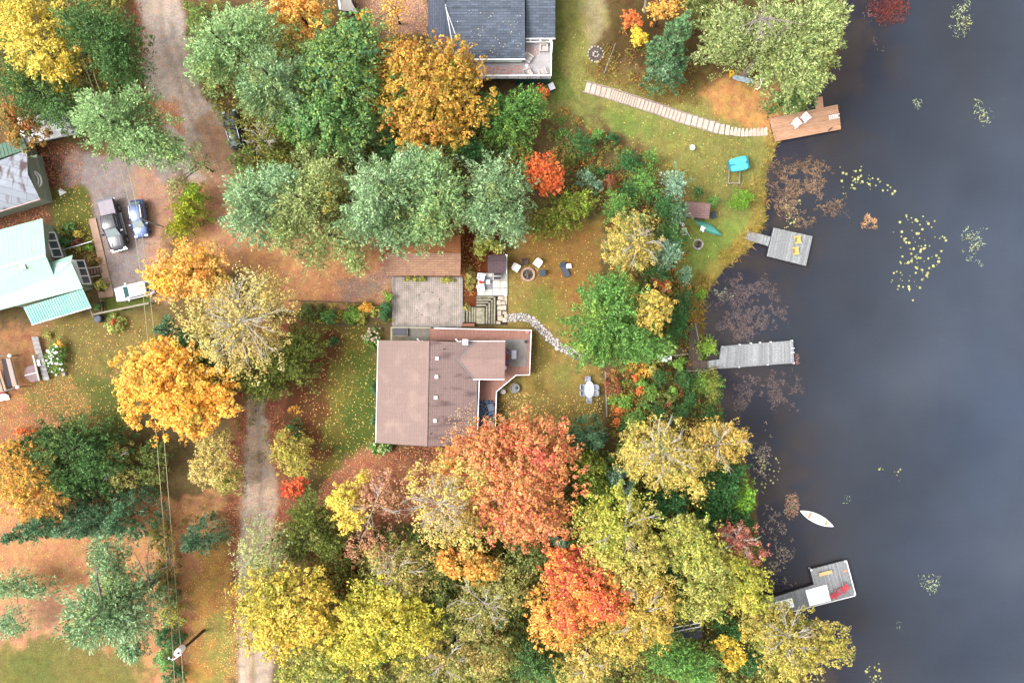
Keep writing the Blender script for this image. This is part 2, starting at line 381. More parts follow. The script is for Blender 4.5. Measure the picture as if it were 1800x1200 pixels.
def make_ground():
    far = np.array([120, 220, 450, 900, 1600.0])
    xs = np.concatenate([-66-far[::-1], np.arange(-66, 40, 0.3), 40+far]); ys = np.concatenate([-45-far[::-1], np.arange(-45, 45.1, 0.3), 45+far])
    X, Y = np.meshgrid(xs, ys, indexing='ij'); Z = height(X, Y)
    C = ground_tint(X, Y, Z)
    nx, ny = X.shape; V = np.stack([X, Y, Z], -1).reshape(-1, 3).astype(np.float32)
    i = np.arange(nx-1)[:, None]; j = np.arange(ny-1)[None, :]; a = (i*ny+j).ravel()
    q = np.stack([a, a+ny, a+ny+1, a+1], -1).astype(np.int32); N = len(q)
    me = bpy.data.meshes.new('ground'); me.vertices.add(len(V)); me.vertices.foreach_set('co', V.ravel())
    me.loops.add(4*N); me.loops.foreach_set('vertex_index', q.ravel()); me.polygons.add(N)
    me.polygons.foreach_set('loop_start', np.arange(0, 4*N, 4, dtype=np.int32))
    at = me.color_attributes.new('tint', 'FLOAT_COLOR', 'POINT')
    CC = np.ones((len(V), 4), np.float32); CC[:, :3] = C.reshape(-1, 3); at.data.foreach_set('color', CC.ravel())
    me.update(calc_edges=True); me.shade_smooth()
    me.materials.append(vcol_mat('ground_cover', 0.95, 0, 0.1, noise=0.26, nscale=1.3, bump=0.8, fine=0.5))
    o = bpy.data.objects.new('ground', me); COL.objects.link(o); tag(o, kind='structure')
make_ground()
def make_water():
    m = bpy.data.materials.new('lake_water'); m.use_nodes = True; n = m.node_tree.nodes; L = m.node_tree.links
    b = n['Principled BSDF']; b.inputs['Roughness'].default_value = 0.12; b.inputs['IOR'].default_value = 1.33
    tc = n.new('ShaderNodeTexCoord'); at = n.new('ShaderNodeAttribute'); at.attribute_name = 'tint'
    no = n.new('ShaderNodeTexNoise'); no.inputs['Scale'].default_value = 0.07; no.inputs['Detail'].default_value = 4
    L.new(tc.outputs['Object'], no.inputs['Vector'])
    mr = n.new('ShaderNodeMapRange'); mr.inputs['From Min'].default_value = .3; mr.inputs['From Max'].default_value = .7
    mr.inputs['To Min'].default_value = 0.82; mr.inputs['To Max'].default_value = 1.18; L.new(no.outputs['Fac'], mr.inputs['Value'])
    h = n.new('ShaderNodeHueSaturation'); L.new(at.outputs['Color'], h.inputs['Color']); L.new(mr.outputs[0], h.inputs['Value'])
    n4 = n.new('ShaderNodeTexNoise'); n4.inputs['Scale'].default_value = 0.05; n4.inputs['Detail'].default_value = 3; L.new(tc.outputs['Object'], n4.inputs['Vector'])
    m4 = n.new('ShaderNodeMapRange'); m4.inputs['To Min'].default_value = 0.5; m4.inputs['To Max'].default_value = 1.35; L.new(n4.outputs['Fac'], m4.inputs['Value'])
    L.new(m4.outputs[0], h.inputs['Saturation'])
    L.new(h.outputs[0], b.inputs['Base Color'])
    n2 = n.new('ShaderNodeTexNoise'); n2.inputs['Scale'].default_value = 2.2; n2.inputs['Detail'].default_value = 4
    mp = n.new('ShaderNodeMapping'); mp.inputs['Scale'].default_value = (0.7, 1.6, 1); L.new(tc.outputs['Object'], mp.inputs['Vector']); L.new(mp.outputs[0], n2.inputs['Vector'])
    bp = n.new('ShaderNodeBump'); bp.inputs['Strength'].default_value = 0.6; bp.inputs['Distance'].default_value = 0.08
    L.new(n2.outputs['Fac'], bp.inputs['Height']); L.new(bp.outputs[0], b.inputs['Normal'])
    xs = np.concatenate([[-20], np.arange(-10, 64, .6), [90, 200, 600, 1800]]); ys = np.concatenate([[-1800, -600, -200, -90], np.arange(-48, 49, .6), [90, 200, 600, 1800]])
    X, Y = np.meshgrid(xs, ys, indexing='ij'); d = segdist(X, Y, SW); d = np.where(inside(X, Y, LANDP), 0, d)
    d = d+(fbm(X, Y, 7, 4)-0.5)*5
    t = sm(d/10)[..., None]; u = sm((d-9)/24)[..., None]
    C = np.array(c(44, 42, 54))*(1-t)+np.array(c(54, 60, 72))*t; C = C*(1-u)+np.array(c(70, 80, 97))*u  # lighter offshore: sky reflection painted into the base colour, along with depth
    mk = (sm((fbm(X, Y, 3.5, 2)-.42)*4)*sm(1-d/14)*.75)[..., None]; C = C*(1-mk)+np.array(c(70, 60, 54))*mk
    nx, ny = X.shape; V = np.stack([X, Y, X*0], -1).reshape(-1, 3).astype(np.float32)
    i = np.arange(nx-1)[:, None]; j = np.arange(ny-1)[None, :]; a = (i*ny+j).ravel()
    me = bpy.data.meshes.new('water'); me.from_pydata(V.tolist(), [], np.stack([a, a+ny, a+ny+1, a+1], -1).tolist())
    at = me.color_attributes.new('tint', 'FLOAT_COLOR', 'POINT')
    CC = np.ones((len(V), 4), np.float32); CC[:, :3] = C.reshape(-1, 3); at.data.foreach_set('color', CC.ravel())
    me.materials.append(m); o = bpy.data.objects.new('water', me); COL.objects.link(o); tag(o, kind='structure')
make_water()

# ------------------------------------------------------------ materials in common
M_white = mat('white_paint', (0.6, 0.6, 0.6), (0.48, 0.48, 0.47), 0.5, 2, 0.5, 0.05)
M_plastic = mat('white_plastic', (0.8, 0.8, 0.8), (0.7, 0.7, 0.7), 0.35, 3, 0.5, 0.0, spec=0.5)
M_greywood = mat('weathered_grey_wood', c(196, 200, 204), c(120, 118, 116), 0.85, 2.5, 0.9, 0.3, rnd=0.2, stretch=(6, 0.8, 1))
M_darkwood = mat('dark_weathered_wood', c(120, 104, 92), c(70, 58, 50), 0.9, 2.5, 0.9, 0.3, rnd=0.2, stretch=(6, 0.8, 1))
M_brownwood = mat('needle_strewn_brown_wood', c(222, 180, 150), c(204, 146, 104), 0.85, 1.2, 0.9, 0.3, rnd=0.10, stretch=(1, 2, 1))
M_reddeck = mat('red_brown_deck_stain', c(196, 142, 126), c(160, 108, 92), 0.7, 3, 0.8, 0.2, stretch=(4, 0.6, 1))
M_black = mat('black_rubber', (0.02, 0.02, 0.02), (0.035, 0.035, 0.035), 0.8, 8, 0.5, 0.1)
M_glass = mat('dark_window_glass', (0.03, 0.04, 0.05), (0.05, 0.06, 0.07), 0.08, 0.8, 0.5, 0.0, spec=0.8)
M_metal = mat('grey_metal', (0.45, 0.46, 0.48), (0.3, 0.3, 0.32), 0.35, 3, 0.5, 0.05, metal=0.8)
M_stone = mat('pale_stone', c(236, 228, 220), c(190, 180, 172), 0.9, 2.5, 0.8, 0.3, rnd=0.16)
M_stoneg = mat('grey_stone', c(186, 184, 182), c(128, 122, 120), 0.9, 2.5, 0.8, 0.4, rnd=0.2)
M_concrete = mat('tan_concrete', c(206, 174, 150), c(180, 140, 116), 0.9, 1.5, 0.7, 0.15, rnd=0.06)
M_darkdirt = mat('dark_soil', c(78, 60, 48), c(50, 38, 30), 0.95, 4, 0.8, 0.3)
M_char = mat('charred_wood', (0.03, 0.025, 0.022), (0.1, 0.08, 0.07), 0.95, 6, 0.8, 0.4)
M_greyplastic = mat('grey_plastic', c(176, 186, 200), c(150, 160, 172), 0.4, 3, 0.5, 0.0)
M_teal = mat('teal_paint', c(28, 92, 88), c(16, 66, 62), 0.6, 2, 0.5, 0.1)
M_bark = mat('brown_bark', c(110, 92, 78), c(64, 52, 44), 0.95, 5, 0.9, 0.6, stretch=(1, 1, 0.25))
M_greybark = mat('grey_bark', c(176, 164, 152), c(110, 100, 92), 0.95, 5, 0.9, 0.6, stretch=(1, 1, 0.25))
M_birch = mat('white_birch_bark', c(226, 218, 204), c(150, 140, 128), 0.8, 4, 0.8, 0.2)
M_fencewood = mat('fence_wood', c(190, 178, 158), c(130, 118, 102), 0.85, 3, 0.8, 0.2, rnd=0.15)

# ------------------------------------------------------------ main cottage
def L3(a, b, t): return Vector(a)*(1-t)+Vector(b)*t
ROOFB = shingle('rose_brown_shingles', c(168, 142, 136), c(144, 120, 116), 0.2, 1.0, PI/2, stain=c(112, 90, 90), stain_amt=0.8, stain_scale=0.8, speck=0.05, stretch=(0.25, 1.4, 1), lo=0.55, hi=0.68)
ROOFL = shingle('rose_shingles_plain', c(160, 136, 128), c(148, 124, 117), 0.2, 1.0, PI/2, stain=c(182, 156, 144), stain_amt=0.7, stain_scale=0.5, speck=0.03)
ROOFC = shingle('rose_brown_shingles_gable', c(178, 148, 140), c(160, 132, 126), 0.2, 0.95, 0, stain=c(150, 116, 110), stain_amt=0.3, speck=0.04)
M_siding = mat('grey_siding', c(150, 150, 146), c(120, 120, 118), 0.7, 2, 0.5, 0.1, stretch=(0.2, 0.2, 8))
def deck_boards(mb, poly, z, along, bw=0.15, gap=0.02, t=0.04):
    """fill polygon (world xy) with boards running along angle 'along', clipped to the polygon"""
    ca, sa = math.cos(-along), math.sin(-along)
    P = [(p[0]*ca-p[1]*sa, p[0]*sa+p[1]*ca) for p in poly]
    y0 = min(p[1] for p in P); y1 = max(p[1] for p in P); y = y0
    cb, sb = math.cos(along), math.sin(along)
    while y < y1-0.03:
        ym = y+bw/2; xs = []
        for i in range(len(P)):
            a = P[i]; b = P[(i+1) % len(P)]
            if (a[1] > ym) != (b[1] > ym): xs.append(a[0]+(b[0]-a[0])*(ym-a[1])/(b[1]-a[1]))
        xs.sort()
        for k in range(0, len(xs)-1, 2):
            h = min(bw-gap, y1-y)
            q = [(xs[k], y), (xs[k+1], y), (xs[k+1], y+h), (xs[k], y+h)]
            mb.prism([(p[0]*cb-p[1]*sb, p[0]*sb+p[1]*cb) for p in q], z-t, z+random.uniform(-.004, .004))
        y += bw
def railing(name, pts, h, m, parent, spacing=1.2, width=0.09, infill=True):
    """top rail and posts along 3-D points at deck level"""
    mb = MB(); pm = MB(); im = MB()
    for i in range(len(pts)-1):
        a = Vector(pts[i]); b = Vector(pts[i+1]); u = Vector((0, 0, h))
        ex = (b-a).normalized()*0.045
        mb.beam(a+u-ex*0.9, b+u+ex*0.9, width, 0.06+0.004*(i % 2))
        n = max(1, int((b-a).length/spacing))
        for k in range(n+(1 if i == len(pts)-2 else 0)):
            p = L3(a, b, k/n); pm.box(p.x, p.y, p.z+h/2-0.02, 0.09, 0.09, h-0.04)
        if infill:
            n = max(2, int((b-a).length/0.16))
            for k in range(n):
                p = L3(a, b, (k+.5)/n); im.box(p.x, p.y, p.z+h/2, 0.025, 0.025, h-0.12)
    r = mb.build(name, m, parent, world=True); pm.build('rail_posts', m, parent, world=True)['kind'] = 'stuff'
    if infill: im.build('balusters', m, parent, world=True)['kind'] = 'stuff'
    return r
def cottage():
    base = W(752, 690, 2.0)
    r = T('cottage', 'brown-roofed cottage with white gutters and a railed wooden deck in the middle of the lot', 'house', base)
    ze, zr = 5.0, 6.7
    nw = W(666, 598, ze); sw = W(662, 778, ze); ne = W(841, 602, ze); se = W(837, 782, ze)
    rn = W(752.5, 599, zr); rs = W(749, 784, zr)
    MB().slab([nw, sw, rs, rn], 0.16).build('roof_slope', ROOFL, r, world=True)
    rr = MB().slab([rn, rs, se, ne], 0.16).build('roof_slope', ROOFB, r, world=True)
    MB().beam(rn+Vector((0, 0, .03)), rs+Vector((0, 0, .03)), 0.26, 0.05).build('ridge_cap', ROOFC, r, world=True)
    # walls
    ins = 0.5
    x0 = max(nw.x, sw.x)+ins; x1 = min(ne.x, se.x)-ins; y0 = sw.y+ins+0.05; y1 = nw.y-ins
    mb = MB(); xm = (rn.x+rs.x)/2
    def wallpoly(y): return [(x0, y, 1.8), (x1, y, 1.8), (x1, y, ze-0.12), (xm, y, zr-0.3), (x0, y, ze-0.12)]
    A = wallpoly(y0); B = wallpoly(y1); n = 5
    mb.add(A+B, [(0,1,2,3,4), (9,8,7,6,5)]+[(i, (i+1) % n, (i+1) % n+n, i+n) for i in range(n)])
    mb.build('wall', M_siding, r, world=True)
    # cross gable
    zc = ze+0.05; ridge_x0 = W(805, 632, 6.15); ridge_x1 = W(888, 632, 6.15)
    a = W(834, 601, zc); b = W(888, 601, zc); d = W(887, 665, zc); e = W(832.5, 665, zc); up = Vector((0, 0, 0.12))
    MB().slab([a+up, ridge_x0+up*0.2, ridge_x1+up, b+up], 0.14).build('gable_roof_slope', ROOFC, r, world=True)
    MB().slab([ridge_x0+up*0.2, e+up, d+up, ridge_x1+up], 0.14).build('gable_roof_slope', ROOFC, r, world=True)
    MB().prism([(a.x-0.8, d.y+0.5), (d.x-0.45, d.y+0.5), (b.x-0.45, b.y-0.5), (a.x-0.8, b.y-0.5)], 1.8, zc-0.05).build('gable_wall', M_siding, r, world=True)
    g = MB()
    dz = Vector((0, 0, -0.02))
    for p, q in ((nw+Vector((-.1, 0, 0)), sw+Vector((-.1, 0, 0))), (W(841, 668, ze)+Vector((.09, 0, 0)), se+Vector((.09, 0, 0))), (b+Vector((0, .1, 0.08)), W(822, 601, zc)+Vector((0, .1, 0.08))), (e+Vector((-.1, -.1, 0.08)), d+Vector((0, -.1, 0.08)))):
        gm = MB(); gm.beam(p+dz, q+dz, 0.09, 0.1); gm.build('gutter', M_white, r, world=True)
    # valley flashing
    for p in (a, e):
        MB().beam(p+Vector((0, 0, .19)), ridge_x0+Vector((0, 0, .10)), 0.10, 0.02).build('valley_flashing', mat('flashing', c(168, 166, 170), None, .5, 3, .4, 0), r, world=True)
    for px, py in ((768.5, 629.5), (767.5, 662), (766, 698.5), (765, 739)):
        z = 6.35; p = W(px, py, z)
        v = MB(); v.box(p.x, p.y, p.z+0.16, 0.34, 0.34, 0.12); v.box(p.x, p.y, p.z-0.01, 0.27, 0.27, 0.25); v.box(p.x, p.y, p.z-0.06, 0.55, 0.5, 0.04, 0, 0.18)
        v.build('roof_vent', M_plastic, r, world=True)
    for px, py in ((780, 613.5), (757.5, 761)):
        p = W(px, py, 6.3); v = MB(); v.lathe(p.x, p.y, [(0.07, 5.9), (0.07, 6.75), (0.05, 6.75)], 10); v.build('vent_pipe', M_black, r, world=True)
    p = W(818, 601, 5.9); v = MB(); v.box(p.x, p.y, 4.8, 0.5, 0.5, 2.4); v.box(p.x, p.y, 6.03, 0.62, 0.6, 0.08); v.build('chimney', M_white, r, world=True)
    v = MB(); v.lathe(p.x, p.y, [(0.16, 6.07), (0.16, 6.3), (0.12, 6.32)], 12); v.build('chimney_pot', M_metal, r, world=True)
    for px, py in ((738, 600.5), (805.5, 601)):
        p = W(px, py, 5.1); v = MB()
        v.tube([p+Vector((.35, .1, .1)), p, p+Vector((-.3, .35, .05))], [.06, .07, .09], 6); v.tube([p, p+Vector((.02, -.35, .05))], [.07, .05], 6)
        v.build('outdoor_lamp', M_plastic, r, world=True)
    # deck
    zd = 3.2
    D = [W(x, y, zd) for x, y in ((764, 576), (934, 579.5), (931, 658.5), (907, 659), (872, 687), (869, 779), (839, 779), (840, 600), (764, 598))]
    m = MB(); deck_boards(m, [(p.x, p.y) for p in D], zd, PI/2-0.01, 0.16); o = m.build('deck_boards', M_reddeck, r, world=True); o['kind'] = 'stuff'
    MB().prism([(p.x*1.0, p.y*1.0) for p in D], zd-0.35, zd-0.06).build('deck_frame', M_darkwood, r, world=True)
    m = MB(); zp = MB()
    for px, py in ((770, 578), (840, 578), (885, 579), (931, 581), (930, 620), (930, 656), (905, 657), (872, 690), (869, 730), (868, 775)):
        p = W(px, py, zd); zp.box(p.x, p.y, (zd-0.35+1.7)/2, 0.15, 0.15, zd-0.35-1.7)
    zp.build('deck_posts', M_darkwood, r, world=True)['kind'] = 'stuff'
    rp = [W(x, y, zd) for x, y in ((765, 577), (933.5, 580.5), (930.5, 658), (907, 658.5), (873, 687), (870, 778))]
    railing('railing', rp, 1.0, M_white, r)
    railing('railing', [W(840, 776, zd), W(857, 779, zd)], 1.0, M_white, r, infill=False)
    # lower landing west of the deck
    zl = 2.5; Lp = [W(x, y, zl) for x, y in ((689, 574), (758, 575), (758, 602), (688, 602))]
    mb = MB(); deck_boards(mb, [(p.x, p.y) for p in Lp], zl, 0, 0.14); mb.build('landing_boards', mat('tan_landing_wood', c(170, 158, 128), c(120, 108, 84), .85, 3, .8, .2, stretch=(1, 5, 1)), r, world=True)['kind'] = 'stuff'
    MB().prism([(p.x, p.y) for p in Lp], 1.7, zl-0.045).build('landing_frame', M_darkwood, r, world=True)
    railing('landing_railing', [W(689, 600, zl), W(689, 575.5, zl), W(757, 576, zl)], 0.6, mat('cream_wood', c(214, 202, 178), c(170, 156, 130), .7, 3, .6, .1), r, infill=False, width=0.12)
    st = MB()
    for k in range(3):
        p = W(760.5+0*k, 588, 2.6+0.2*k); st.box(p.x-0.15+k*0.24, p.y, 2.6+0.2*k, 0.3, 1.5, 0.06)
    st.build('steps', M_reddeck, r, world=True)
    return r
cottage()
z = 2.5
p = W(704, 583, z); t = T('hot_tub', 'dark covered square hot tub on the wooden landing beside the cottage', 'hot tub', (p.x, p.y, z))
MB().box(0, 0, 0.2, 1.75, 1.05, 0.4).build('shell', mat('cream_shell', c(190, 182, 156), None, .6, 3, .5, .1), t)
MB().box(0, 0.0, 0.44, 1.55, 0.9, 0.08).build('cover', mat('charcoal_cover', c(92, 88, 98), c(74, 72, 80), .6, 3, .6, .1), t)
p = W(735, 588, z); tag(MB().box(p.x, p.y, z+0.012, 2.6, 1.5, 0.012).build('mat', mat('grey_mat', c(158, 150, 138), c(130, 122, 112), .9, 2, .8, .1), None), 'faded grey mat lying on the landing west of the red deck', 'mat')
zd = 3.2
p = W(907, 620, zd); tag(MB().box(p.x, p.y, zd+0.016, 2.5, 3.15, 0.012).build('rug', mat('grey_rug', c(160, 154, 150), c(140, 130, 124), .95, 1.5, .9, .1)), 'plain grey rug on the wide end of the red deck', 'rug')
def pattern_rug():
    m = mat('navy_rug', c(34, 44, 66), c(24, 32, 50), .95, 3, .5, .05)
    n = m.node_tree.nodes; L = m.node_tree.links; tc = n.new('ShaderNodeTexCoord'); v = n.new('ShaderNodeTexVoronoi'); v.feature = 'DISTANCE_TO_EDGE'; v.inputs['Scale'].default_value = 3.6
    L.new(tc.outputs['Object'], v.inputs['Vector']); mr = n.new('ShaderNodeMapRange'); mr.inputs['From Min'].default_value = 0.05; mr.inputs['From Max'].default_value = 0.10
    L.new(v.outputs['Distance'], mr.inputs['Value']); mx = n.new('ShaderNodeMix'); mx.data_type = 'RGBA'; mx.inputs['A'].default_value = (*c(150, 164, 190), 1); mx.inputs['B'].default_value = (*c(40, 50, 74), 1)
    L.new(mr.outputs[0], mx.inputs['Factor']); L.new(mx.outputs['Result'], n['Principled BSDF'].inputs['Base Color'])
    p = W(855.5, 727, zd); tag(MB().box(p.x, p.y, zd+0.016, 1.75, 3.15, 0.012).build('patterned_rug', m), 'navy rug with a pale branching pattern on the narrow deck', 'rug')
pattern_rug()
# ------------------------------------------------------------ garage and small roofed buildings
def gable(name, label, cat, corners, ze, zr, axis_pts, roofm, wallm, ins=0.35, extra=None, thick=0.14):
    """corners: nw, ne, se, sw eave pixels; axis_pts: the ridge ends in pixels"""
    cx = sum(p[0] for p in corners)/4; cy = sum(p[1] for p in corners)/4
    gz = hz(*W(cx, cy, 2)[:2]); base = W(cx, cy, gz); r = T(name, label, cat, base)
    E = [W(x, y, ze) for x, y in corners]; R = [W(x, y, zr) for x, y in axis_pts]
    # ridge runs from between E0,E3 to between E1,E2
    MB().slab([E[0], R[0], R[1], E[1]], thick).build('roof_slope', roofm, r, world=True)
    MB().slab([E[3], E[2], R[1], R[0]], thick).build('roof_slope', roofm, r, world=True)
    MB().beam(R[0]+Vector((0, 0, .03)), R[1]+Vector((0, 0, .03)), 0.22, 0.05).build('ridge_cap', roofm, r, world=True)
    cen = sum(E, Vector())/4
    I = [p+(Vector((cen.x-p.x, cen.y-p.y, 0))).normalized()*ins*1.35 for p in E]
    ax = (R[1]-R[0]).normalized(); m0 = (I[0]+I[3])/2; m1 = (I[1]+I[2])/2; zz = zr-0.28
    A = [(I[0].x, I[0].y, gz-.3), (I[3].x, I[3].y, gz-.3), (I[3].x, I[3].y, ze-.1), (m0.x, m0.y, zz), (I[0].x, I[0].y, ze-.1)]
    B = [(I[1].x, I[1].y, gz-.3), (I[2].x, I[2].y, gz-.3), (I[2].x, I[2].y, ze-.1), (m1.x, m1.y, zz), (I[1].x, I[1].y, ze-.1)]
    mb = MB(); mb.add(A+B, [(0,1,2,3,4), (9,8,7,6,5)]+[(i, (i+1) % 5, (i+1) % 5+5, i+5) for i in range(5)]); mb.build('wall', wallm, r, world=True)
    return r, E, R
ROOFG = shingle('needle_covered_brown_shingles', c(188, 146, 118), c(140, 100, 84), 0.26, 0.8, 0, stain=c(150, 108, 104), stain_amt=0.55, stain_scale=0.9, speck=0.10, lo=.52, hi=.68)
ROOFN = shingle('orange_needle_shingles', c(200, 136, 88), c(150, 96, 64), 0.26, 0.8, 0, stain=c(170, 96, 50), stain_amt=0.6, stain_scale=0.8, speck=0.08, lo=.5, hi=.7)
def garage():
    r, E, R = gable('garage', 'long low garage with needle-covered brown shingles at the edge of the paved patio', 'garage', [(678, 416), (809, 414), (809, 484), (679, 484)], 4.6, 5.7, [(676, 446.5), (810, 446.5)], ROOFG, M_siding)
    for ch in r.children:
        if ch.name.startswith('roof_slope'):
            if ch.data.vertices[0].co.y > 0: ch.data.materials[0] = ROOFN
    MB().slab([W(677, 473, 4.75), W(686, 473, 4.75), W(694, 486, 4.55), W(677, 483, 4.55)], .05).build('patched_corner', mat('lilac_grey_shingle', c(150, 120, 126), None, .8, 3, .6, .2), r, world=True)
garage()
def garden_shed():
    m = shingle('plum_shingles', c(112, 92, 96), c(76, 60, 64), 0.25, 0.8, 0, speck=0.06, stain_amt=.3)
    r, E, R = gable('garden_shed', 'small square shed with a dark plum gable roof beside the white slab terrace', 'shed', [(858, 448), (890, 447.5), (889.5, 480), (858, 480)], 4.2, 4.75, [(857.5, 462.5), (890, 462)], m, M_darkwood, ins=.2)
    MB().beam(E[1]+Vector((.06, 0, 0)), E[2]+Vector((.06, 0, 0)), .1, .14).build('gutter', M_white, r, world=True)
garden_shed()
def lake_shed():
    m = shingle('rose_shed_shingles', c(160, 126, 122), c(126, 98, 96), 0.28, 0.9, 0.07, speck=0.05, stain_amt=.3)
    z1, z0 = 3.3, 2.9; q = [W(1205, 353.5, z0), W(1249, 358, z1), W(1246, 385, z1), W(1203, 381, z0)]
    r = T('lakeside_shed', 'little shed with a flat rose-brown roof on the lawn by the lake', 'shed', G(1226, 370))
    MB().slab(q, .14).build('roof', m, r, world=True)
    cen = sum(q, Vector())/4
    MB().prism([((p.x-cen.x)*.86+cen.x, (p.y-cen.y)*.86+cen.y) for p in q], 0.4, 2.85).build('wall', M_darkwood, r, world=True)
    p = q[2]; d = MB(); d.box((q[2].x+q[3].x)/2, (q[2].y+q[3].y)/2+0.17, 1.75, .9, .08, 1.9, 0.07); d.build('door', M_brownwood, r, world=True)
lake_shed()

# ------------------------------------------------------------ paved patio with a ring pattern
def patio():
    r = T('paved_patio', 'square patio of small grey-pink pavers with a ring pattern beside the garage', 'patio', G(752, 532))
    z = 2.12; a = W(692, 487, z); b = W(811.5, 572, z); ctr = W(752, 534, z); R = 21*(CZ-z)/F
    mb = MB(); MB().prism([(a.x-.1, a.y+.1), (b.x+.1, a.y+.1), (b.x+.1, b.y-.1), (a.x-.1, b.y-.1)], 1.6, z-.045).build('bedding', mat('dark_joint_sand', c(146, 130, 122), c(108, 98, 88), .95, 4, .8, .1), r, world=True)
    s = 0.245; x = a.x
    P = []
    while x < b.x-.1:
        y = b.y
        while y < a.y-.1:
            cx, cy = x+s/2, y+s/2
            if math.hypot(cx-ctr.x, cy-ctr.y) > R-.01: P.append((cx, cy, s-.035, s-.035, 0))
            y += s
        x += s
    rr = 0.14
    mb.lathe(ctr.x, ctr.y, [(.1, z-.05), (.1, z)], 8)
    while rr < R:
        n = max(6, int(2*PI*(rr+.09)/0.2))
        for k in range(n):
            t = 2*PI*(k+.5*(int(rr/.18) % 2))/n; P.append((ctr.x+(rr+.09)*math.cos(t), ctr.y+(rr+.09)*math.sin(t), .16, .195, t))
        rr += .18
    for cx, cy, sx, sy, t in P:
        d = random.uniform(-.006, .006); ca, sa = math.cos(t), math.sin(t)
        q = [(cx+ca*u*sx/2-sa*v*sy/2, cy+sa*u*sx/2+ca*v*sy/2) for u, v in ((-1,-1),(1,-1),(1,1),(-1,1))]
        k = len(mb.v); zz = z+d
        mb.v += [(p[0], p[1], zz) for p in q]+[(p[0], p[1], z-.05) for p in q]
        mb.f += [(k, k+1, k+2, k+3)]+[(k+i, k+(i+1) % 4, k+4+(i+1) % 4, k+4+i) for i in range(4)]
    m = mat('grey_pink_pavers', c(226, 206, 196), c(168, 158, 146), .9, 1.0, 1.0, .1, detail=6)
    o = mb.build('pavers', m, r, world=True); o['kind'] = 'stuff'
    e = MB()
    for p, q in (((691, 487), (691, 573)), ((812.5, 487), (812.5, 573)), ((691, 573.5), (812, 573.5))):
        e = MB(); e.beam(W(*p, z+.02), W(*q, z+.02), .16, .16); e.build('edging', M_stoneg, r, world=True)
patio()

def stone_mesh(w_, h_, t=0.08, seed=0, n=7):
    rg = random.Random(seed); mb = MB(); pts = []
    for k in range(n):
        a = 2*PI*k/n+rg.uniform(-.2, .2); q = rg.uniform(.85, 1.08); pts.append((w_/2*q*math.cos(a)*1.12, h_/2*q*math.sin(a)*1.12))
    k = len(pts); top = [(x*.93, y*.93, t) for x, y in pts]; bot = [(x, y, -.05) for x, y in pts]; mid = [(x, y, t*.7) for x, y in pts]
    mb.add(top+mid+bot, [tuple(range(k))]+[(i, (i+1) % k, (i+1) % k+k, i+k) for i in range(k)]+[(i+k, (i+1) % k+k, (i+1) % k+2*k, i+2*k) for i in range(k)])
    return mb
SM = []
for i in range(8):
    o = stone_mesh(1, 1, .08, i, random.choice((6, 7, 8))).build('stone_shape', M_stoneg); SM.append(o.data); bpy.data.objects.remove(o)
SMP = []
for i in range(8):
    q = SM[i].copy(); q.materials[0] = M_stone; SMP.append(q)
def put(me, name, parent, loc, rz=0, sc=(1, 1, 1)):
    o = bpy.data.objects.new(name, me); COL.objects.link(o); o.parent = parent
    r = parent
    off = Vector((0, 0, 0))
    if parent:
        while r.parent: r = r.parent
        off = r.location
    o.location = Vector(loc)-off; o.rotation_euler = (0, 0, rz); o.scale = sc; return o

# white slab terrace and flagstone strip
def terrace():
    r = T('slab_terrace', 'terrace of large white square slabs between the plum-roofed shed and the wooden steps', 'terrace', G(866, 500))
    z = 2.1; P = [W(x, y, z) for x, y in ((839, 479), (892, 479), (892, 520), (839, 520))]
    MB().prism([(p.x, p.y) for p in P], 1.6, z-.03).build('bedding', M_darkdirt, r, world=True)
    sq = MB().box(0, 0, 0, .84, .84, .08).build('slab', mat('white_slab', c(244, 236, 226), c(210, 202, 190), .85, 1.6, .8, .1, rnd=.05)); me = sq.data; bpy.data.objects.remove(sq)
    a = P[0]
    for i in range(4):
        for j in range(3):
            put(me, 'slab', r, (a.x+.45+i*.885, a.y-.48-j*.895, z+random.uniform(-.01, .01)), random.uniform(-.02, .02))
    # irregular flags going south
    sizes = [(880.5, 524, 12, 7), (888, 523.5, 7, 9), (877, 532, 8, 8), (885, 532, 8, 7), (889.5, 531.5, 4, 7), (882, 541, 16, 8), (878, 550, 8, 9), (887, 549.5, 8, 6), (889, 555, 6, 6), (879, 559.5, 9, 9), (887, 562, 8, 8), (876, 567, 8, 5)]
    base = MB().prism([(W(x, y, z).x, W(x, y, z).y) for x, y in ((872, 519), (892, 519), (892, 571), (872, 571))], 1.6, z-.03).build('bedding', M_darkdirt, r, world=True)
    for k, (x, y, w_, h_) in enumerate(sizes):
        p = W(x, y, z); q = MB(); s = 1/15.
        j = [random.uniform(-.04, .04) for _ in range(8)]
        X, Y = w_*s/2-.02, h_*s/2-.02
        q.prism([(-X+j[0], -Y+j[1]), (X+j[2], -Y+j[3]), (X+j[4], Y+j[5]), (-X+j[6], Y+j[7])], -.05, .02); o = q.build('slab', mat('cream_flag', c(228, 214, 192), c(190, 174, 154), .9, 2, .8, .2, rnd=.1), r); o.location = p-r.location
terrace()
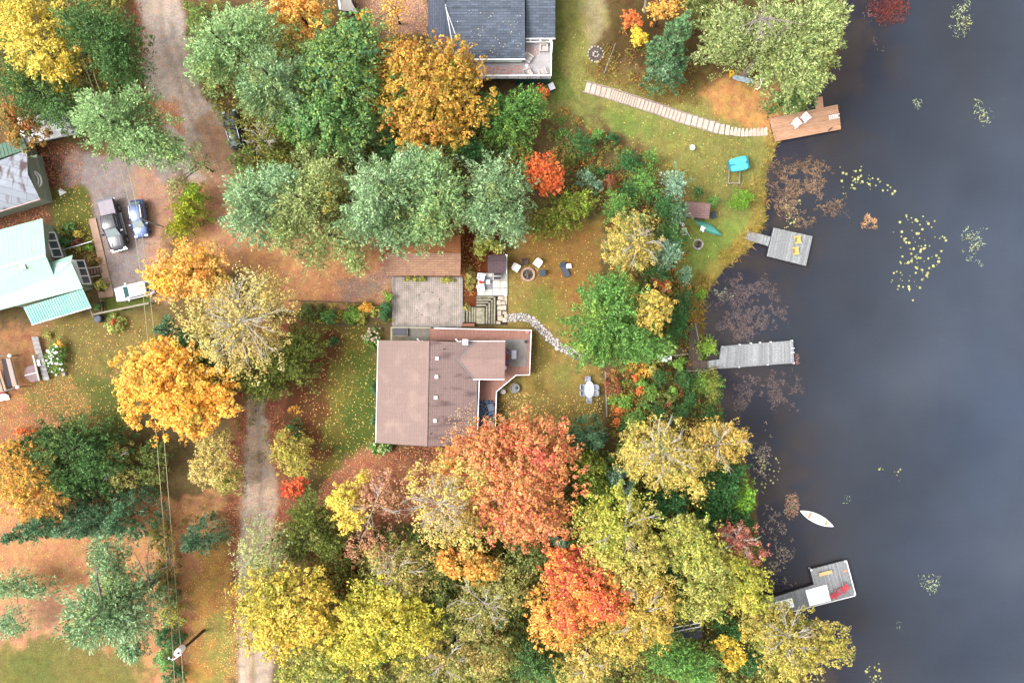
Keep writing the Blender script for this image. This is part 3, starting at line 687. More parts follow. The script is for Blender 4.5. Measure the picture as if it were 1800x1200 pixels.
def wood_steps():
    m = mat('grey_green_timber', c(190, 182, 158), c(118, 112, 92), .9, 3, .9, .4, rnd=.18, stretch=(1, 1, 1))
    r = T('timber_steps', 'weathered timber steps wrapping round a small landing beside the paved patio', 'steps', G(850, 545))
    z = 2.12
    b = MB().prism([(W(x, y, z).x, W(x, y, z).y) for x, y in ((813, 538), (837, 538), (837, 517), (873, 517), (873, 570), (813, 570))], 1.6, z-.02).build('bedding', M_darkdirt, r, world=True)
    for k, x in enumerate((815.5, 821, 826, 830.5, 834.5)):
        MB().beam(W(x, 539.5, z+.10), W(x-.3, 566, z+.10), .2, .16).build('tread', m, r, world=True)
    zc = z+.10
    MB().prism([(W(x, y, z).x, W(x, y, z).y) for x, y in ((837.5, 541), (852, 541), (852, 569), (837.5, 569))], z, z+.62).build('landing', m, r, world=True)
    for k in range(4):
        x = 855.5+k*4.6; y = 536.5-k*4.8; zz = z+.5-.13*k
        MB().beam(W(x, y, zz), W(x-.3, 569, zz), .2, .15).build('tread', m, r, world=True)
        MB().beam(W(837.5, y, zz), W(x-2, y, zz), .2, .15).build('tread', m, r, world=True)
    MB().box(*W(823, 571, 2.25), 1.5, .35, .35).build('planter_box', mat('red_timber', c(178, 120, 96), None, .85, 3, .7, .2), r, world=True)
wood_steps()
# curved flagstone path
def flag_path():
    r = T('flagstone_path', 'curving flagstone path of small pale stones crossing the lawn from the terrace', 'path', G(955, 585))
    pts = [(892, 558.5), (908, 557), (924, 557.5), (937, 564), (949, 576), (959, 587), (971, 599), (984, 609), (1000, 617), (1021, 627)]
    V = [G(x, y) for x, y in pts]; seg = []
    left = []; right = []
    for i, p in enumerate(V):
        d = (V[min(i+1, len(V)-1)]-V[max(i-1, 0)]); nrm = Vector((-d.y, d.x, 0)).normalized()*.48
        left.append(p+nrm+Vector((0, 0, .03))); right.append(p-nrm+Vector((0, 0, .03)))
    mb = MB(); k = len(V); mb.add(left+right, [(i, i+1, i+1+k, i+k) for i in range(k-1)]); mb.build('bedding', mat('grey_path_grit', c(134, 126, 120), c(96, 88, 82), .95, 5, .8, .2), r, world=True)
    n = 0; used = []
    for t in range(2600):
        i = random.randrange(k-1); u = random.random(); a = L3(V[i], V[i+1], u); d = (V[i+1]-V[i]); nrm = Vector((-d.y, d.x, 0)).normalized()
        p = a+nrm*random.uniform(-.42, .42); s = random.choice((.18, .24, .3, .36, .42)) if t < 1200 else random.choice((.15, .2))
        if all(math.hypot(p.x-q[0], p.y-q[1]) > (s+q[2])*.47 for q in used):
            used.append((p.x, p.y, s)); put(random.choice(SMP), 'stone', r, (p.x, p.y, p.z+.005), random.uniform(0, 6), (s, s*random.uniform(.75, 1), .7)); n += 1
            if n >= 210: break
flag_path()
# stone stepped path upper right
def stepped_path():
    r = T('stepped_stone_path', 'long stepped path of tan flags edged with timber running down to the brown dock', 'path', G(1150, 185))
    m = mat('tan_flag', c(246, 224, 208), c(214, 184, 166), .9, 2, .9, .2, rnd=.12)
    pts = [(1025, 152), (1072, 165), (1112, 178), (1150, 190), (1200, 208), (1262, 226), (1300, 233), (1352, 231)]
    V = [G(x, y) for x, y in pts]; L = [0]
    for i in range(len(V)-1): L.append(L[-1]+(V[i+1]-V[i]).length)
    def at(s):
        for i in range(len(V)-1):
            if s <= L[i+1] or i == len(V)-2:
                return L3(V[i], V[i+1], (s-L[i])/(L[i+1]-L[i])), (V[i+1]-V[i]).normalized()
    s = .3; k = 0
    tm = mat('edging_timber', c(206, 190, 174), c(140, 116, 102), .9, 3, .8, .2)
    while s < L[-1]-.2:
        f = s/L[-1]
        ln = .58 if f < .12 else (.26 if f < .28 else (.42 if f < .5 else (.66 if f < .76 else .46)))
        wd = 1.15 if f < .76 else .95
        a, d = at(s+ln/2); rz = math.atan2(d.y, d.x)
        z = hz(a.x, a.y)+.05
        q = MB(); j = [random.uniform(-.03, .03) for _ in range(8)]
        q.prism([(-ln/2+.02+j[0], -wd/2+j[1]), (ln/2-.03+j[2], -wd/2+j[3]), (ln/2-.03+j[4], wd/2+j[5]), (-ln/2+.02+j[6], wd/2+j[7])], -.25, .0)
        o = q.build('stone', m, r); o.location = Vector((a.x, a.y, z))-r.location; o.rotation_euler = (0, 0, rz)
        if f < .76:
            b, d2 = at(s+ln-.0); t = MB().box(0, 0, 0, .07, wd+.16, .2).build('timber_riser', tm, r); t.location = Vector((b.x, b.y, hz(b.x, b.y)+.03))-r.location; t.rotation_euler = (0, 0, rz)
        s += ln+.03; k += 1
    for sgn in (-1, 1):
        mb = []
        for i in range(len(V)-3):
            d = (V[i+1]-V[i]).normalized(); nn = Vector((-d.y, d.x, 0))*.66*sgn
            MB().beam(V[i]+nn+Vector((0, 0, .08)), V[i+1]+nn+Vector((0, 0, .08)), .09, .16).build('edging', tm, r, world=True)
stepped_path()

# ------------------------------------------------------------ slate-roofed neighbour house at the top
ROOFS = shingle('slate_grey_shingles', c(108, 117, 132), c(72, 80, 94), 0.27, 0.8, 0, stain=c(92, 98, 112), stain_amt=.5, stain_scale=1.2, speck=0.22)
ROOFS2 = shingle('dark_slate_shingles', c(98, 104, 120), c(64, 70, 84), 0.27, 0.8, PI/2, stain=c(80, 84, 98), stain_amt=.5, stain_scale=1.0, speck=0.12)
def slate_house():
    r = T('slate_house', 'large house with slate-grey shingle roofs and a raised white-railed deck at the top edge', 'house', W(850, 20, 2))
    ze, zr = 5.6, 7.4
    # main: ridge along x at y=8, eave at y=102
    e0 = W(800, 103, ze); e1 = W(923, 103, ze); r0 = W(783, 9, zr); r1 = W(922.5, 9, zr); n0 = W(783, -92, ze); n1 = W(922, -92, ze)
    MB().slab([W(784, 103, ze), e1, r1, r0], .16).build('roof_slope', ROOFS, r, world=True)
    MB().slab([n0, r0, r1, n1], .16).build('roof_slope', ROOFS, r, world=True)
    MB().beam(r0+Vector((0, 0, .05)), r1+Vector((0, 0, .05)), .5, .06).build('ridge_cap', ROOFS, r, world=True)
    # west wing, lower hip: slope falling west
    ww = [W(753, -92, ze-.2), W(753, 104, ze-.2), W(800, 104, ze+.06), W(783.5, 9, zr+.03), W(783.5, -92, zr+.03)]
    MB().slab([ww[0], ww[1], W(779, 104, ze+.15), W(779, -92, ze+.15)], .16).build('roof_slope', ROOFS2, r, world=True)
    MB().slab([W(779, -92, ze+.3), W(779, 104, ze+.3), W(800, 104, ze+.06), r0+Vector((0, 0, .04)), W(783, -92, zr)], .1).build('hip_slope', ROOFS2, r, world=True)
    MB().beam(r0+Vector((0, 0, .1)), W(800, 104, ze+.12), .12, .04).build('valley_flashing', M_metal, r, world=True)
    # east wing lower roof
    z2, zr2 = 5.3, 6.9
    MB().slab([W(924.5, 66, z2), W(976, 66, z2), W(976, 9, zr2), W(924.5, 9, zr2)], .16).build('roof_slope', ROOFS, r, world=True)
    MB().slab([W(924.5, 9, zr2), W(976, 9, zr2), W(976, -90, z2), W(924.5, -90, z2)], .16).build('roof_slope', ROOFS, r, world=True)
    # gutters
    MB().beam(e0+Vector((0, -.1, -.05)), e1+Vector((0, -.1, -.05)), .14, .14).build('gutter', M_white, r, world=True)
    MB().beam(W(924, 67, z2)+Vector((0, -.08, -.05)), W(976, 67, z2)+Vector((0, -.08, -.05)), .14, .14).build('gutter', M_white, r, world=True)
    # fascia awning strip
    MB().slab([W(832, 103.5, 5.2), W(917, 103.5, 5.2), W(917, 109, 5.1), W(832, 109, 5.1)], .08).build('awning', mat('pale_mint_awning', c(226, 240, 232), None, .5, 2, .4, 0), r, world=True)
    # walls
    MB().prism([(W(x, y, ze).x, W(x, y, ze).y) for x, y in ((760, -85), (760, 98), (918, 98), (918, -85))], 1.7, ze-.1).build('wall', M_teal, r, world=True)
    MB().prism([(W(x, y, ze).x, W(x, y, ze).y) for x, y in ((918.2, -85), (918.2, 60), (970, 60), (970, -85))], 1.7, z2-.1).build('wall', M_teal, r, world=True)
    # raised deck
    zd = 4.4; D = [W(x, y, zd) for x, y in ((815, 100), (924, 100), (924, 60), (969, 60), (968, 138.5), (815, 138.5))]
    mb = MB(); deck_boards(mb, [(p.x, p.y) for p in D], zd, 0, .15, .012); mb.build('deck_boards', mat('pale_grey_deck', c(214, 208, 210), c(188, 178, 178), .7, 1.2, .8, .1), r, world=True)['kind'] = 'stuff'
    MB().prism([(p.x, p.y) for p in D], zd-.3, zd-.05).build('deck_frame', M_teal, r, world=True)
    D2 = [W(x, y, zd) for x, y in ((905, 110), (967, 110), (967, 137.5), (905, 137.5))]
    MB().prism([(p.x, p.y) for p in D2], 1.7, zd-.31).build('lower_wall', M_teal, r, world=True)
    railing('railing', [W(815, 138, zd), W(967.5, 138, zd), W(968.5, 74, zd)], 1.0, M_white, r, infill=True, width=.14)
    pm = MB()
    for px, py in ((834, 137), (880, 137)):
        p = W(px, py, zd); pm.box(p.x, p.y, 3, .15, .15, 2.5)
    pm.build('deck_posts', M_darkwood, r, world=True)
    # pergola
    zp = 5.0
    for a, b in (((924, 66.5), (974, 66.5)), ((924, 74), (971, 74))):
        MB().beam(W(*a, zp), W(*b, zp), .12, .16).build('pergola_beam', M_white, r, world=True)
    for x in (932.5, 950, 967):
        MB().beam(W(x, 67.5, zp+.02), W(x, 73.2, zp+.02), .16, .14).build('pergola_rafter', M_white, r, world=True)
    MB().beam(W(971, 74, zp-.1), W(970, 92, zp-.3), .1, .1).build('downpipe', M_white, r, world=True)
    MB().tube([W(785, 18, 7.45), W(800, 60, 6.9)], .03, 5).build('cable', M_white, r, world=True)
    # needles and leaves drifted on the roof and deck
slate_house()
def top_shed():
    r = T('pale_shed', 'pale grey shed roof cut by the top edge left of the slate house', 'shed', W(604, -8, 2))
    MB().slab([W(588, -40, 4.6), W(596, 17, 4.6), W(600, 17, 4.8), W(592, -40, 4.8)], .1).build('roof_slope', M_metal, r, world=True)
    MB().slab([W(599, -40, 4.82), W(599, 18, 4.8), W(628, 22, 4.4), W(618, 4, 4.45), W(612, -40, 4.4)], .1).build('roof_slope', mat('pale_roof', c(222, 214, 204), c(196, 186, 176), .8, 2, .7, .1), r, world=True)
    MB().prism([(W(x, y, 4).x, W(x, y, 4).y) for x, y in ((592, -40), (596, 13), (616, 14), (612, -40))], 1.7, 4.38).build('wall', M_siding, r, world=True)
top_shed()

# ------------------------------------------------------------ turquoise-roofed neighbour on the left
TURQ = mat('pale_turquoise_metal', (0.185, 0.355, 0.33), c(168, 190, 154), .42, .55, .9, .02, spec=.5, detail=6)
TURQ2 = mat('deep_turquoise_metal', c(112, 208, 194), c(170, 210, 186), .45, .5, .8, .03, spec=.5)
M_olive = mat('grey_green_siding', c(200, 210, 188), c(170, 180, 160), .8, 2, .6, .15)
def ribs(P0, P1, Q0, Q1, n, m, parent, name='seam', h=.05):
    """raised seams from edge P0-P1 to edge Q0-Q1"""
    mb = MB()
    for k in range(1, n):
        a = L3(P0, P1, k/n); b = L3(Q0, Q1, k/n); mb.beam(a+Vector((0, 0, h/2)), b+Vector((0, 0, h/2)), .05, h)
    o = mb.build(name, m, parent, world=True); o['kind'] = 'stuff'
def turquoise_house():
    r = T('turquoise_house', 'house with a pale turquoise metal roof and a ribbed porch roof at the left edge', 'house', W(40, 480, 2))
    ze, zr = 5.4, 7.0
    a = W(-160, 446, ze); b = W(74.5, 384, ze); rw = W(-160, 512, zr); re = W(80.5, 449.5, zr)
    e = W(145.5, 507, ze); f = W(-160, 586, ze)
    MB().slab([a, rw, re, b], .12).build('roof_slope', TURQ, r, world=True)
    v = W(95, 485, 6.05)
    MB().slab([rw, f, e, W(124.5, 459, 6.15), v, re], .12).build('roof_slope', TURQ, r, world=True)
    g0 = W(87, 459, 5.75); g1 = W(127.5, 448, 5.75)
    MB().slab([W(84, 463, 5.8), W(95, 485.5, 6.09), W(125.2, 460.5, 6.2), g1], .1).build('gable_roof_slope', TURQ, r, world=True)
    ribs(a, b, rw, re, 30, TURQ, r, h=.012); 
    MB().beam(rw+Vector((0, 0, .05)), re+Vector((0, 0, .05)), .3, .05).build('ridge_cap', TURQ, r, world=True)
    p = W(42, 469.5, 6.8); s = MB(); s.box(p.x, p.y, p.z+.05, .5, .5, .3, .25); s.build('roof_vent', M_metal, r, world=True)
    s = MB(); s.box(p.x, p.y, p.z+.22, .36, .36, .06, .25); s.build('vent_cap', M_plastic, r, world=True)
    # porch roof
    p0 = W(41, 540, 5.15); p1 = W(145.5, 508, 5.15); q0 = W(56, 570.5, 4.6); q1 = W(160, 540, 4.6)
    MB().slab([p0, q0, q1, p1], .08).build('porch_roof', TURQ2, r, world=True)
    ribs(p0, p1, q0, q1, 24, TURQ2, r, 'porch_seam', .05)
    MB().beam(q0+Vector((0, 0, -.05)), q1+Vector((0, 0, -.05)), .12, .12).build('gutter', M_white, r, world=True)
    # walls: inset from the eaves
    u = (b-a).normalized(); nrm = Vector((u.y, -u.x, 0))   # towards the south
    A = a+nrm*.4; B = b+nrm*.4-u*.35
    Fp = f-nrm*.4; E1 = e-nrm*.35-u*.5
    C1 = W(83, 452, ze)-u*.4; C2 = C1
    # upper wing wall
    MB().prism([(A.x, A.y), (B.x, B.y), (W(92, 470, ze).x-.5, W(92, 470, ze).y), (Fp.x, Fp.y)], 1.6, ze-.12).build('wall', M_olive, r, world=True)
    MB().prism([(W(60, 478, ze).x, W(60, 478, ze).y), (W(120, 459, 5).x, W(120, 459, 5).y), (E1.x, E1.y), (W(20, 538, ze).x, W(20, 538, ze).y)], 1.6, ze-.14).build('wall', M_olive, r, world=True)
    # gable triangle of the upper wing
    g = MB(); zt = zr-.3; bb = B; cc = W(92, 505, ze)
    # sun room projecting east: base strip seen from above
    s0 = B+nrm*.5+u*.02; s1 = W(91, 462, 5.0)
    w0 = W(78.5, 409, 4.4); w1 = W(93, 452, 4.4)
    k = (w1-w0).normalized(); side = Vector((-k.y, k.x, 0))
    if side.x < 0: side = -side
    MB().prism([(B.x-.3, B.y), (w0.x+side.x*.05+.15, w0.y+.75), (w1.x+side.x*.5, w1.y-.1), (w1.x-.9, w1.y-.4)], 1.6, 3.4).build('sun_room_base', M_olive, r, world=True)
    # long window band, leaning back a little from the sill to the head
    def win(p, q, zt_, zb, n, lean=.5):
        d = (q-p).normalized(); o = Vector((-d.y, d.x, 0)); o = o if o.x > 0 else -o
        T0 = Vector((p.x, p.y, zt_)); T1 = Vector((q.x, q.y, zt_)); B0 = T0+o*lean; B0.z = zb; B1 = T1+o*lean; B1.z = zb
        fr = MB(); gl = MB()
        fr.beam(T0, T1, .12, .12); fr.beam(B0, B1, .12, .12)
        for i in range(n+1): fr.beam(L3(T0, T1, i/n), L3(B0, B1, i/n), .11, .11)
        W_ = fr.build('window', M_white, r, world=True)
        for i in range(n):
            x0, x1 = (i+.06)/n, (i+.94)/n
            gl = MB().slab([L3(T0, T1, x0), L3(T0, T1, x1), L3(B0, B1, x1), L3(B0, B1, x0)], .03); gl.build('pane', M_glass, W_, world=True)
    win(w0, w1, 4.4, 3.3, 3, .55)
    w2 = W(131, 458, 4.5); w3 = W(144, 499, 4.5)
    MB().prism([(w2.x-1.2, w2.y+.1), (w2.x, w2.y+.1), (w3.x, w3.y), (w3.x-1.2, w3.y-.2)], 1.6, 4.55).build('porch_wall', M_white, r, world=True)
    win(w2+Vector((.08, 0, 0)), w3+Vector((.08, 0, 0)), 4.45, 3.4, 3, .42)
    # entrance platform
    P = [W(x, y, 2.9) for x, y in ((144, 468), (152, 466), (158, 490), (150, 507), (146, 500))]
    MB().prism([(p.x, p.y) for p in P], 1.7, 2.9).build('porch_floor', M_concrete, r, world=True)
turquoise_house()
def side_stairs():
    r = T('wooden_stairs', 'short wooden stairs from the turquoise house down to the concrete walk', 'stairs', G(164, 481))
    m = mat('grey_rose_boards', c(178, 140, 128), c(120, 90, 82), .85, 3, .8, .2)
    for k in range(6):
        x = 150+k*5.2; z = 2.75-.12*k
        MB().beam(W(x, 473.5-k*.9, z), W(x+2.4, 484-k*.9, z), .24, .05).build('tread', m, r, world=True)
    for y0, y1 in ((474.5, 470), (487, 481.5)):
        MB().beam(W(147, y0+(2 if y0 > 480 else -2), 3.2), W(176, y1+(2 if y0 > 480 else -2), 2.7), .09, .1).build('handrail', mat('cream_wood', c(214, 202, 178)), r, world=True)
side_stairs()
def concrete_walk():
    r = T('concrete_walk', 'tan concrete walk of long slabs between the parked cars and the turquoise house', 'walkway', G(180, 450))
    A = [(157, 385.5), (169, 383.5)]; Bp = [(187, 517), (200, 514)]
    for k in range(4):
        t0, t1 = [(0, .43), (.435, .62), (.625, .80), (.805, 1.02)][k]
        q = [L3(G(*A[0]), G(*Bp[0]), t0), L3(G(*A[1]), G(*Bp[1]), t0), L3(G(*A[1]), G(*Bp[1]), t1), L3(G(*A[0]), G(*Bp[0]), t1)]
        MB().slab([(p.x, p.y, 2.12) for p in q], .3).build('slab', M_concrete, r, world=True)
    q = [G(*p) for p in ((172, 512), (199.5, 514), (199.5, 521), (175, 524.5))]
    MB().slab([(p.x, p.y, 2.116) for p in q], .3).build('slab', M_concrete, r, world=True)
concrete_walk()

# grey mottled cabin top left + green strip roof
def grey_cabin():
    m = shingle('mottled_grey_metal', c(166, 172, 182), c(110, 112, 118), .8, 3, .25, stain=c(96, 66, 66), stain_amt=.9, stain_scale=.8, speck=.1, stretch=(1.2, .6, 1), lo=.5, hi=.62)
    r = T('grey_cabin', 'cabin with a mottled grey roof and sage green walls at the left edge', 'cabin', W(15, 320, 2))
    ze, zr = 5.0, 6.0
    a = W(-120, 328, ze); b = W(47, 264, ze); R0 = W(-120, 372, zr); R1 = W(49, 307, zr); e = W(70.5, 350, ze); f = W(-120, 408, ze)
    MB().slab([a, R0, R1, b], .12).build('roof_slope', m, r, world=True)
    MB().slab([R0, f, e, R1], .12).build('roof_slope', m, r, world=True)
    MB().beam(f+Vector((0, 0, -.05)), e+Vector((0, 0, -.05)), .12, .14).build('gutter', mat('rose_trim', c(214, 178, 164), None, .6, 3, .4, 0), r, world=True)
    u = (b-a).normalized()
    Pl = [W(-120, 340, 3), W(66, 272, 3), W(84, 352, 3), W(-120, 414, 3)]
    MB().prism([(p.x, p.y) for p in Pl], 1.6, 3.2).build('lower_wall', M_olive, r, world=True)
    Pl = [a-Vector((0, .3, 0)), b-u*.3-Vector((0, .3, 0)), e-u*.3+Vector((0, .3, 0)), f+Vector((0, .3, 0))]
    MB().prism([(p.x, p.y) for p in Pl], 1.6, ze-.12).build('wall', M_olive, r, world=True)
    Pl = [W(-120, 341, 3.2), W(66, 272.5, 3.2), W(83.5, 351, 3.2), W(-120, 413, 3.2)]
    # oval window on the projecting side
    o = MB(); cen = W(61.5, 315, 3.9); th = math.radians(68); path = []
    for k in range(15):
        t = -PI/2+PI*k/14*1.0; path.append(cen+Vector((math.cos(t)*.62*math.cos(-.25)+.1, math.sin(t)*.88, 0))+Vector((.22*math.sin(t)*-1, 0, 0)))
    o.tube(path, .1, 6); o.build('arched_frame', M_white, r, world=True)
    o = MB(); o.tube([p-Vector((.25, 0, -.15)) for p in path], .08, 6); o.build('arched_frame', M_white, r, world=True)
grey_cabin()
def green_roof():
    r = T('green_roof_shed', 'shed with a dark teal metal roof scattered with leaves above the grey cabin', 'shed', W(5, 262, 2))
    m = mat('teal_metal_roof', c(40, 120, 100), c(96, 110, 70), .5, 1.5, .8, .1)
    p = [W(-120, 290, 5.0), W(40, 241, 5.0), W(47.5, 262.5, 4.6), W(-120, 318, 4.6)]
    MB().slab(p, .1).build('roof', m, r, world=True)
    ribs(p[0], p[1], p[3], p[2], 26, m, r, h=.03)
    q = [W(-120, 292, 4.5), W(38, 244, 4.5), W(44, 261, 4.5), W(-120, 316, 4.5)]
    MB().prism([(a.x, a.y) for a in q], 1.7, 4.5).build('wall', M_olive, r, world=True)
green_roof()
def camper():
    p = W(100, 228, 2); r = T('camper', 'white camper trailer half hidden under the pine branches at upper left', 'camper', p, ang(55, -12)-.0)
    b = MB(); prof = [(-3.0, 2.9), (3.0, 2.9)]
    # body with rounded nose
    pts = [(-2.9, .55), (-2.9, 2.6), (-2.75, 2.78), (2.3, 2.78), (2.75, 2.3), (2.95, 1.2), (2.8, .55)]
    n = len(pts); A = [(x, -1.2, z) for x, z in pts]; B = [(x, 1.2, z) for x, z in pts]
    b.add(A+B, [tuple(range(n)), tuple(range(2*n-1, n-1, -1))]+[(i, (i+1) % n, (i+1) % n+n, i+n) for i in range(n)])
    b.build('body', M_plastic, r)
    for x, w_ in ((-1.9, .9), (-.3, 1.3), (1.4, .8)):
        MB().box(x, -1.21, 1.9, w_, .05, .55).build('window', M_glass, r)
    MB().box(-.2, -1.22, 1.2, 5.4, .03, .12).build('stripe', M_metal, r)
    a = MB(); a.slab([(-2.6, -1.21, 2.62), (1.6, -1.21, 2.62), (1.6, -1.75, 2.42), (-2.6, -1.75, 2.42)][::-1], .05); a.build('awning', M_white, r)
    MB().box(-1.2, 0, 2.9, .7, .6, .22).build('roof_unit', M_white, r)
    for y in (-1.1, 1.1):
        for x in (-.4, .4):
            w_ = MB(); rot = [(x+.34*math.cos(t*PI/8), y, .34+.34*math.sin(t*PI/8)) for t in range(16)]
            w_.add([(a_, y-.1, c_) for a_, _, c_ in rot]+[(a_, y+.1, c_) for a_, _, c_ in rot], [tuple(range(16)), tuple(range(31, 15, -1))]+[(i, (i+1) % 16, (i+1) % 16+16, i+16) for i in range(16)])
            w_.build('wheel', M_black, r)
camper()
def forest_cabin():
    m = shingle('charcoal_shingles', c(86, 88, 98), c(56, 58, 66), .3, .9, .15, speck=.3, stain=c(130, 60, 40), stain_amt=.3)
    r = T('forest_cabin', 'dark charcoal roof with pale trim lines showing between the trees near the bottom right', 'cabin', W(1213, 1108, 1.6))
    z = 4.2; a = W(1170, 1106, z+.4); b = W(1233, 1094, z+.4); d = W(1235, 1120, z); e = W(1170, 1132, z); n0 = W(1170, 1082, z); n1 = W(1230, 1072, z)
    MB().slab([a, e, d, b], .12).build('roof_slope', m, r, world=True); MB().slab([n0, a, b, n1], .12).build('roof_slope', m, r, world=True)
    for dy in (0, 7):
        MB().beam(W(1172, 1105+dy, z+.5), W(1232, 1093.5+dy, z+.5), .08, .08).build('trim_strip', M_white, r, world=True)
    MB().prism([(p.x, p.y) for p in (W(1175, 1086, z), W(1228, 1077, z), W(1231, 1117, z), W(1175, 1127, z))], .5, z-.1).build('wall', M_darkwood, r, world=True)
forest_cabin()

# ------------------------------------------------------------ docks
def plank_deck(r, cor, z, m, pw=.2, along=None, gap=.025, t=.05):
    """cor: 4 world points p0,p1 (far side) p2,p3; planks run from edge p0-p1 to edge p3-p2"""
    p0, p1, p2, p3 = cor; L = max((p1-p0).length, (p2-p3).length); n = max(2, int(round(L/pw)))
    cache = {}
    for k in range(n):
        t0 = (k)/n; t1 = (k+1)/n; a = L3(p0, p1, (t0+t1)/2); b = L3(p3, p2, (t0+t1)/2)
        ln = (b-a).length; key = round(ln, 2)
        if key not in cache:
            o = MB().box(0, 0, 0, key+.0, L/n-gap, t).build('plank', m); cache[key] = o.data; bpy.data.objects.remove(o)
        mid = (a+b)/2; jt = random.uniform(-.02, .03)
        d = (b-a).normalized()
        o = bpy.data.objects.new('plank', cache[key]); COL.objects.link(o); o.parent = r
        o.location = Vector((mid.x+d.x*jt, mid.y+d.y*jt, z-t/2+random.uniform(-.006, .006)))-r.location; o.rotation_euler = (random.uniform(-.01, .01), 0, math.atan2(d.y, d.x)+random.uniform(-.004, .004))
def frame(r, cor, z, m, h=.28, th=.08, name='side_beam'):
    n = len(cor); cen = sum(cor, Vector())/n
    for i in range(n):
        a = cor[i].copy(); b = cor[(i+1) % n].copy(); a.z = b.z = z-.04-h/2-.02
        d = (b-a).normalized(); MB().beam(a+d*(.05 if i % 2 else 0), b-d*(.05 if i % 2 else 0), th, h).build(name, m, r, world=True)
def posts(r, pts, z0, z1, m, rad=.08, name='post'):
    for px, py in pts:
        p = W(px, py, z1); MB().lathe(p.x, p.y, [(rad, z0), (rad, z1)], 8).build(name, m, r, world=True)
M_side = mat('dark_dock_side', (0.015, .014, .016), (.03, .026, .026), .9, 3, .6, .1)
def docks():
    # long grey dock
    z = .55; r = T('long_dock', 'long weathered grey plank dock reaching straight out into the lake', 'dock', W(1330, 622, 0))
    cor = [W(1268, 609, z), W(1394, 599, z), W(1396, 637, z), W(1264, 647, z)]
    plank_deck(r, cor, z, M_greywood, .2); frame(r, cor, z, M_greywood)
    cor2 = [W(1243, 634.5, z+.12), W(1267, 630.5, z), W(1264, 643, z), W(1243, 648, z+.12)]
    plank_deck(r, cor2, z+.08, M_greywood, .2)
    posts(r, [(1270, 609), (1301, 605.5), (1321, 603), (1337, 602), (1356, 601), (1393, 598.5), (1396, 638), (1350, 641), (1300, 645)], -1.2, z+.12, M_white, .07)
    for y in (612, 619.5): MB().beam(W(1391, y, z+.12), W(1397, y-.3, z+.12), .07, .07).build('ladder_rail', M_white, r, world=True)
    MB().beam(cor[0]+Vector((0, 0, .05)), cor[1]+Vector((0, 0, .05)), .1, .08).build('kerb_rail', M_greywood, r, world=True)
    MB().beam(cor[3]+Vector((0, 0, .05)), cor[2]+Vector((0, 0, .05)), .1, .08).build('kerb_rail', M_greywood, r, world=True)
    # boardwalk on the shore
    z = 1.0; b = T('boardwalk', 'brown-grey boardwalk platform on the bank at the head of the long dock', 'boardwalk', W(1225, 630, .4))
    plank_deck(b, [W(1213, 566, z), W(1228, 566, z), W(1234, 634, z), W(1210, 634, z)], z, M_darkwood, .19)
    plank_deck(b, [W(1206, 634.5, z-.0), W(1243, 634, z), W(1243, 651, z), W(1206, 652, z)], z, M_darkwood, .19)
    for k in range(7):
        MB().beam(W(1188+3.1*k, 612, 1.4-.06*k), W(1188+3.1*k, 622.5, 1.4-.06*k), .14, .08).build('step', M_darkwood, b, world=True)
    for k in range(5):
        MB().beam(W(1216, 655+3*k, .9-.06*k), W(1226, 655+3*k, .9-.06*k), .14, .08).build('step', M_darkwood, b, world=True)
    posts(b, [(1212, 634), (1232, 634), (1208, 651), (1241, 650), (1214, 568), (1227, 567)], -.5, z-.06, M_darkwood, .08)
    fm = M_fencewood
    for a, q in (((1182, 624), (1209, 622.5)), ((1222, 567), (1228, 597)), ((1199, 651), (1228, 652)), ((1228, 652), (1229, 664)), ((1229, 652), (1243, 650.5)), ((1243, 650.5), (1266, 645))):
        MB().beam(W(*a, 1.75), W(*q, 1.75), .09, .06).build('handrail', fm, b, world=True)
        for s in (a, q):
            p = W(*s, 1.7); MB().box(p.x, p.y, 1.1, .08, .08, 1.25).build('rail_post', fm, b, world=True)
    # square dock with gangway
    z = .5; r = T('square_dock', 'square weathered grey dock with two yellow chairs at the end of a gangway', 'dock', W(1388, 433, 0))
    cor = [W(1360, 400, z), W(1428.5, 415.5, z), W(1417, 467.5, z), W(1348, 450, z)]
    plank_deck(r, cor, z, M_greywood, .17); frame(r, cor, z, M_side)
    plank_deck(r, [W(1315, 406, z+.05), W(1355, 416, z+.05), W(1350.5, 432.5, z+.05), W(1311, 421, z+.05)], z+.05, M_greywood, .16)
    posts(r, [(1362, 402), (1426, 417), (1415, 465), (1350, 448)], -1.3, z-.06, M_darkwood)
    # brown dock, boards lengthwise
    z = .55; r = T('brown_dock', 'orange-brown dock with a ladder and two white chairs at the top right shore', 'dock', W(1415, 215, 0))
    cor = [W(1352, 208, z), W(1472.5, 184, z), W(1478.5, 227.5, z), W(1362, 249, z)]
    P = [cor[3], cor[0], cor[1], cor[2]]; plank_deck(r, P, z, M_brownwood, .2); frame(r, cor, z, M_side, .3)
    cor2 = [W(1430.5, 171, z), W(1446, 170, z), W(1448, 188.5, z), W(1434, 191, z)]
    plank_deck(r, cor2, z-.03, M_brownwood, .2)
    posts(r, [(1475, 188), (1476, 226), (1420, 237), (1434, 174), (1445, 173)], -1.3, z-.06, M_darkwood)
    l = MB()
    ld = T('dock_ladder', 'white swim ladder folded flat on the end of the brown dock', 'ladder', W(1467, 206, z))
    zz = z+.09
    for y0 in (203.5, 209.5): MB().beam(W(1457, y0+.5, zz), W(1476, y0-3, zz), .07, .06).build('rail', M_white, ld, world=True)
    for k in range(5): MB().beam(W(1458+k*3.2, 204-k*.6, zz+.01), W(1459+k*3.2, 210-k*.6, zz+.01), .09, .05).build('rung', M_white, ld, world=True)
    # L shaped dock, bottom right
    z = .6; r = T('stepped_dock', 'grey L-shaped dock with two white mats and red chairs at the bottom right shore', 'dock', W(1440, 1040, 0))
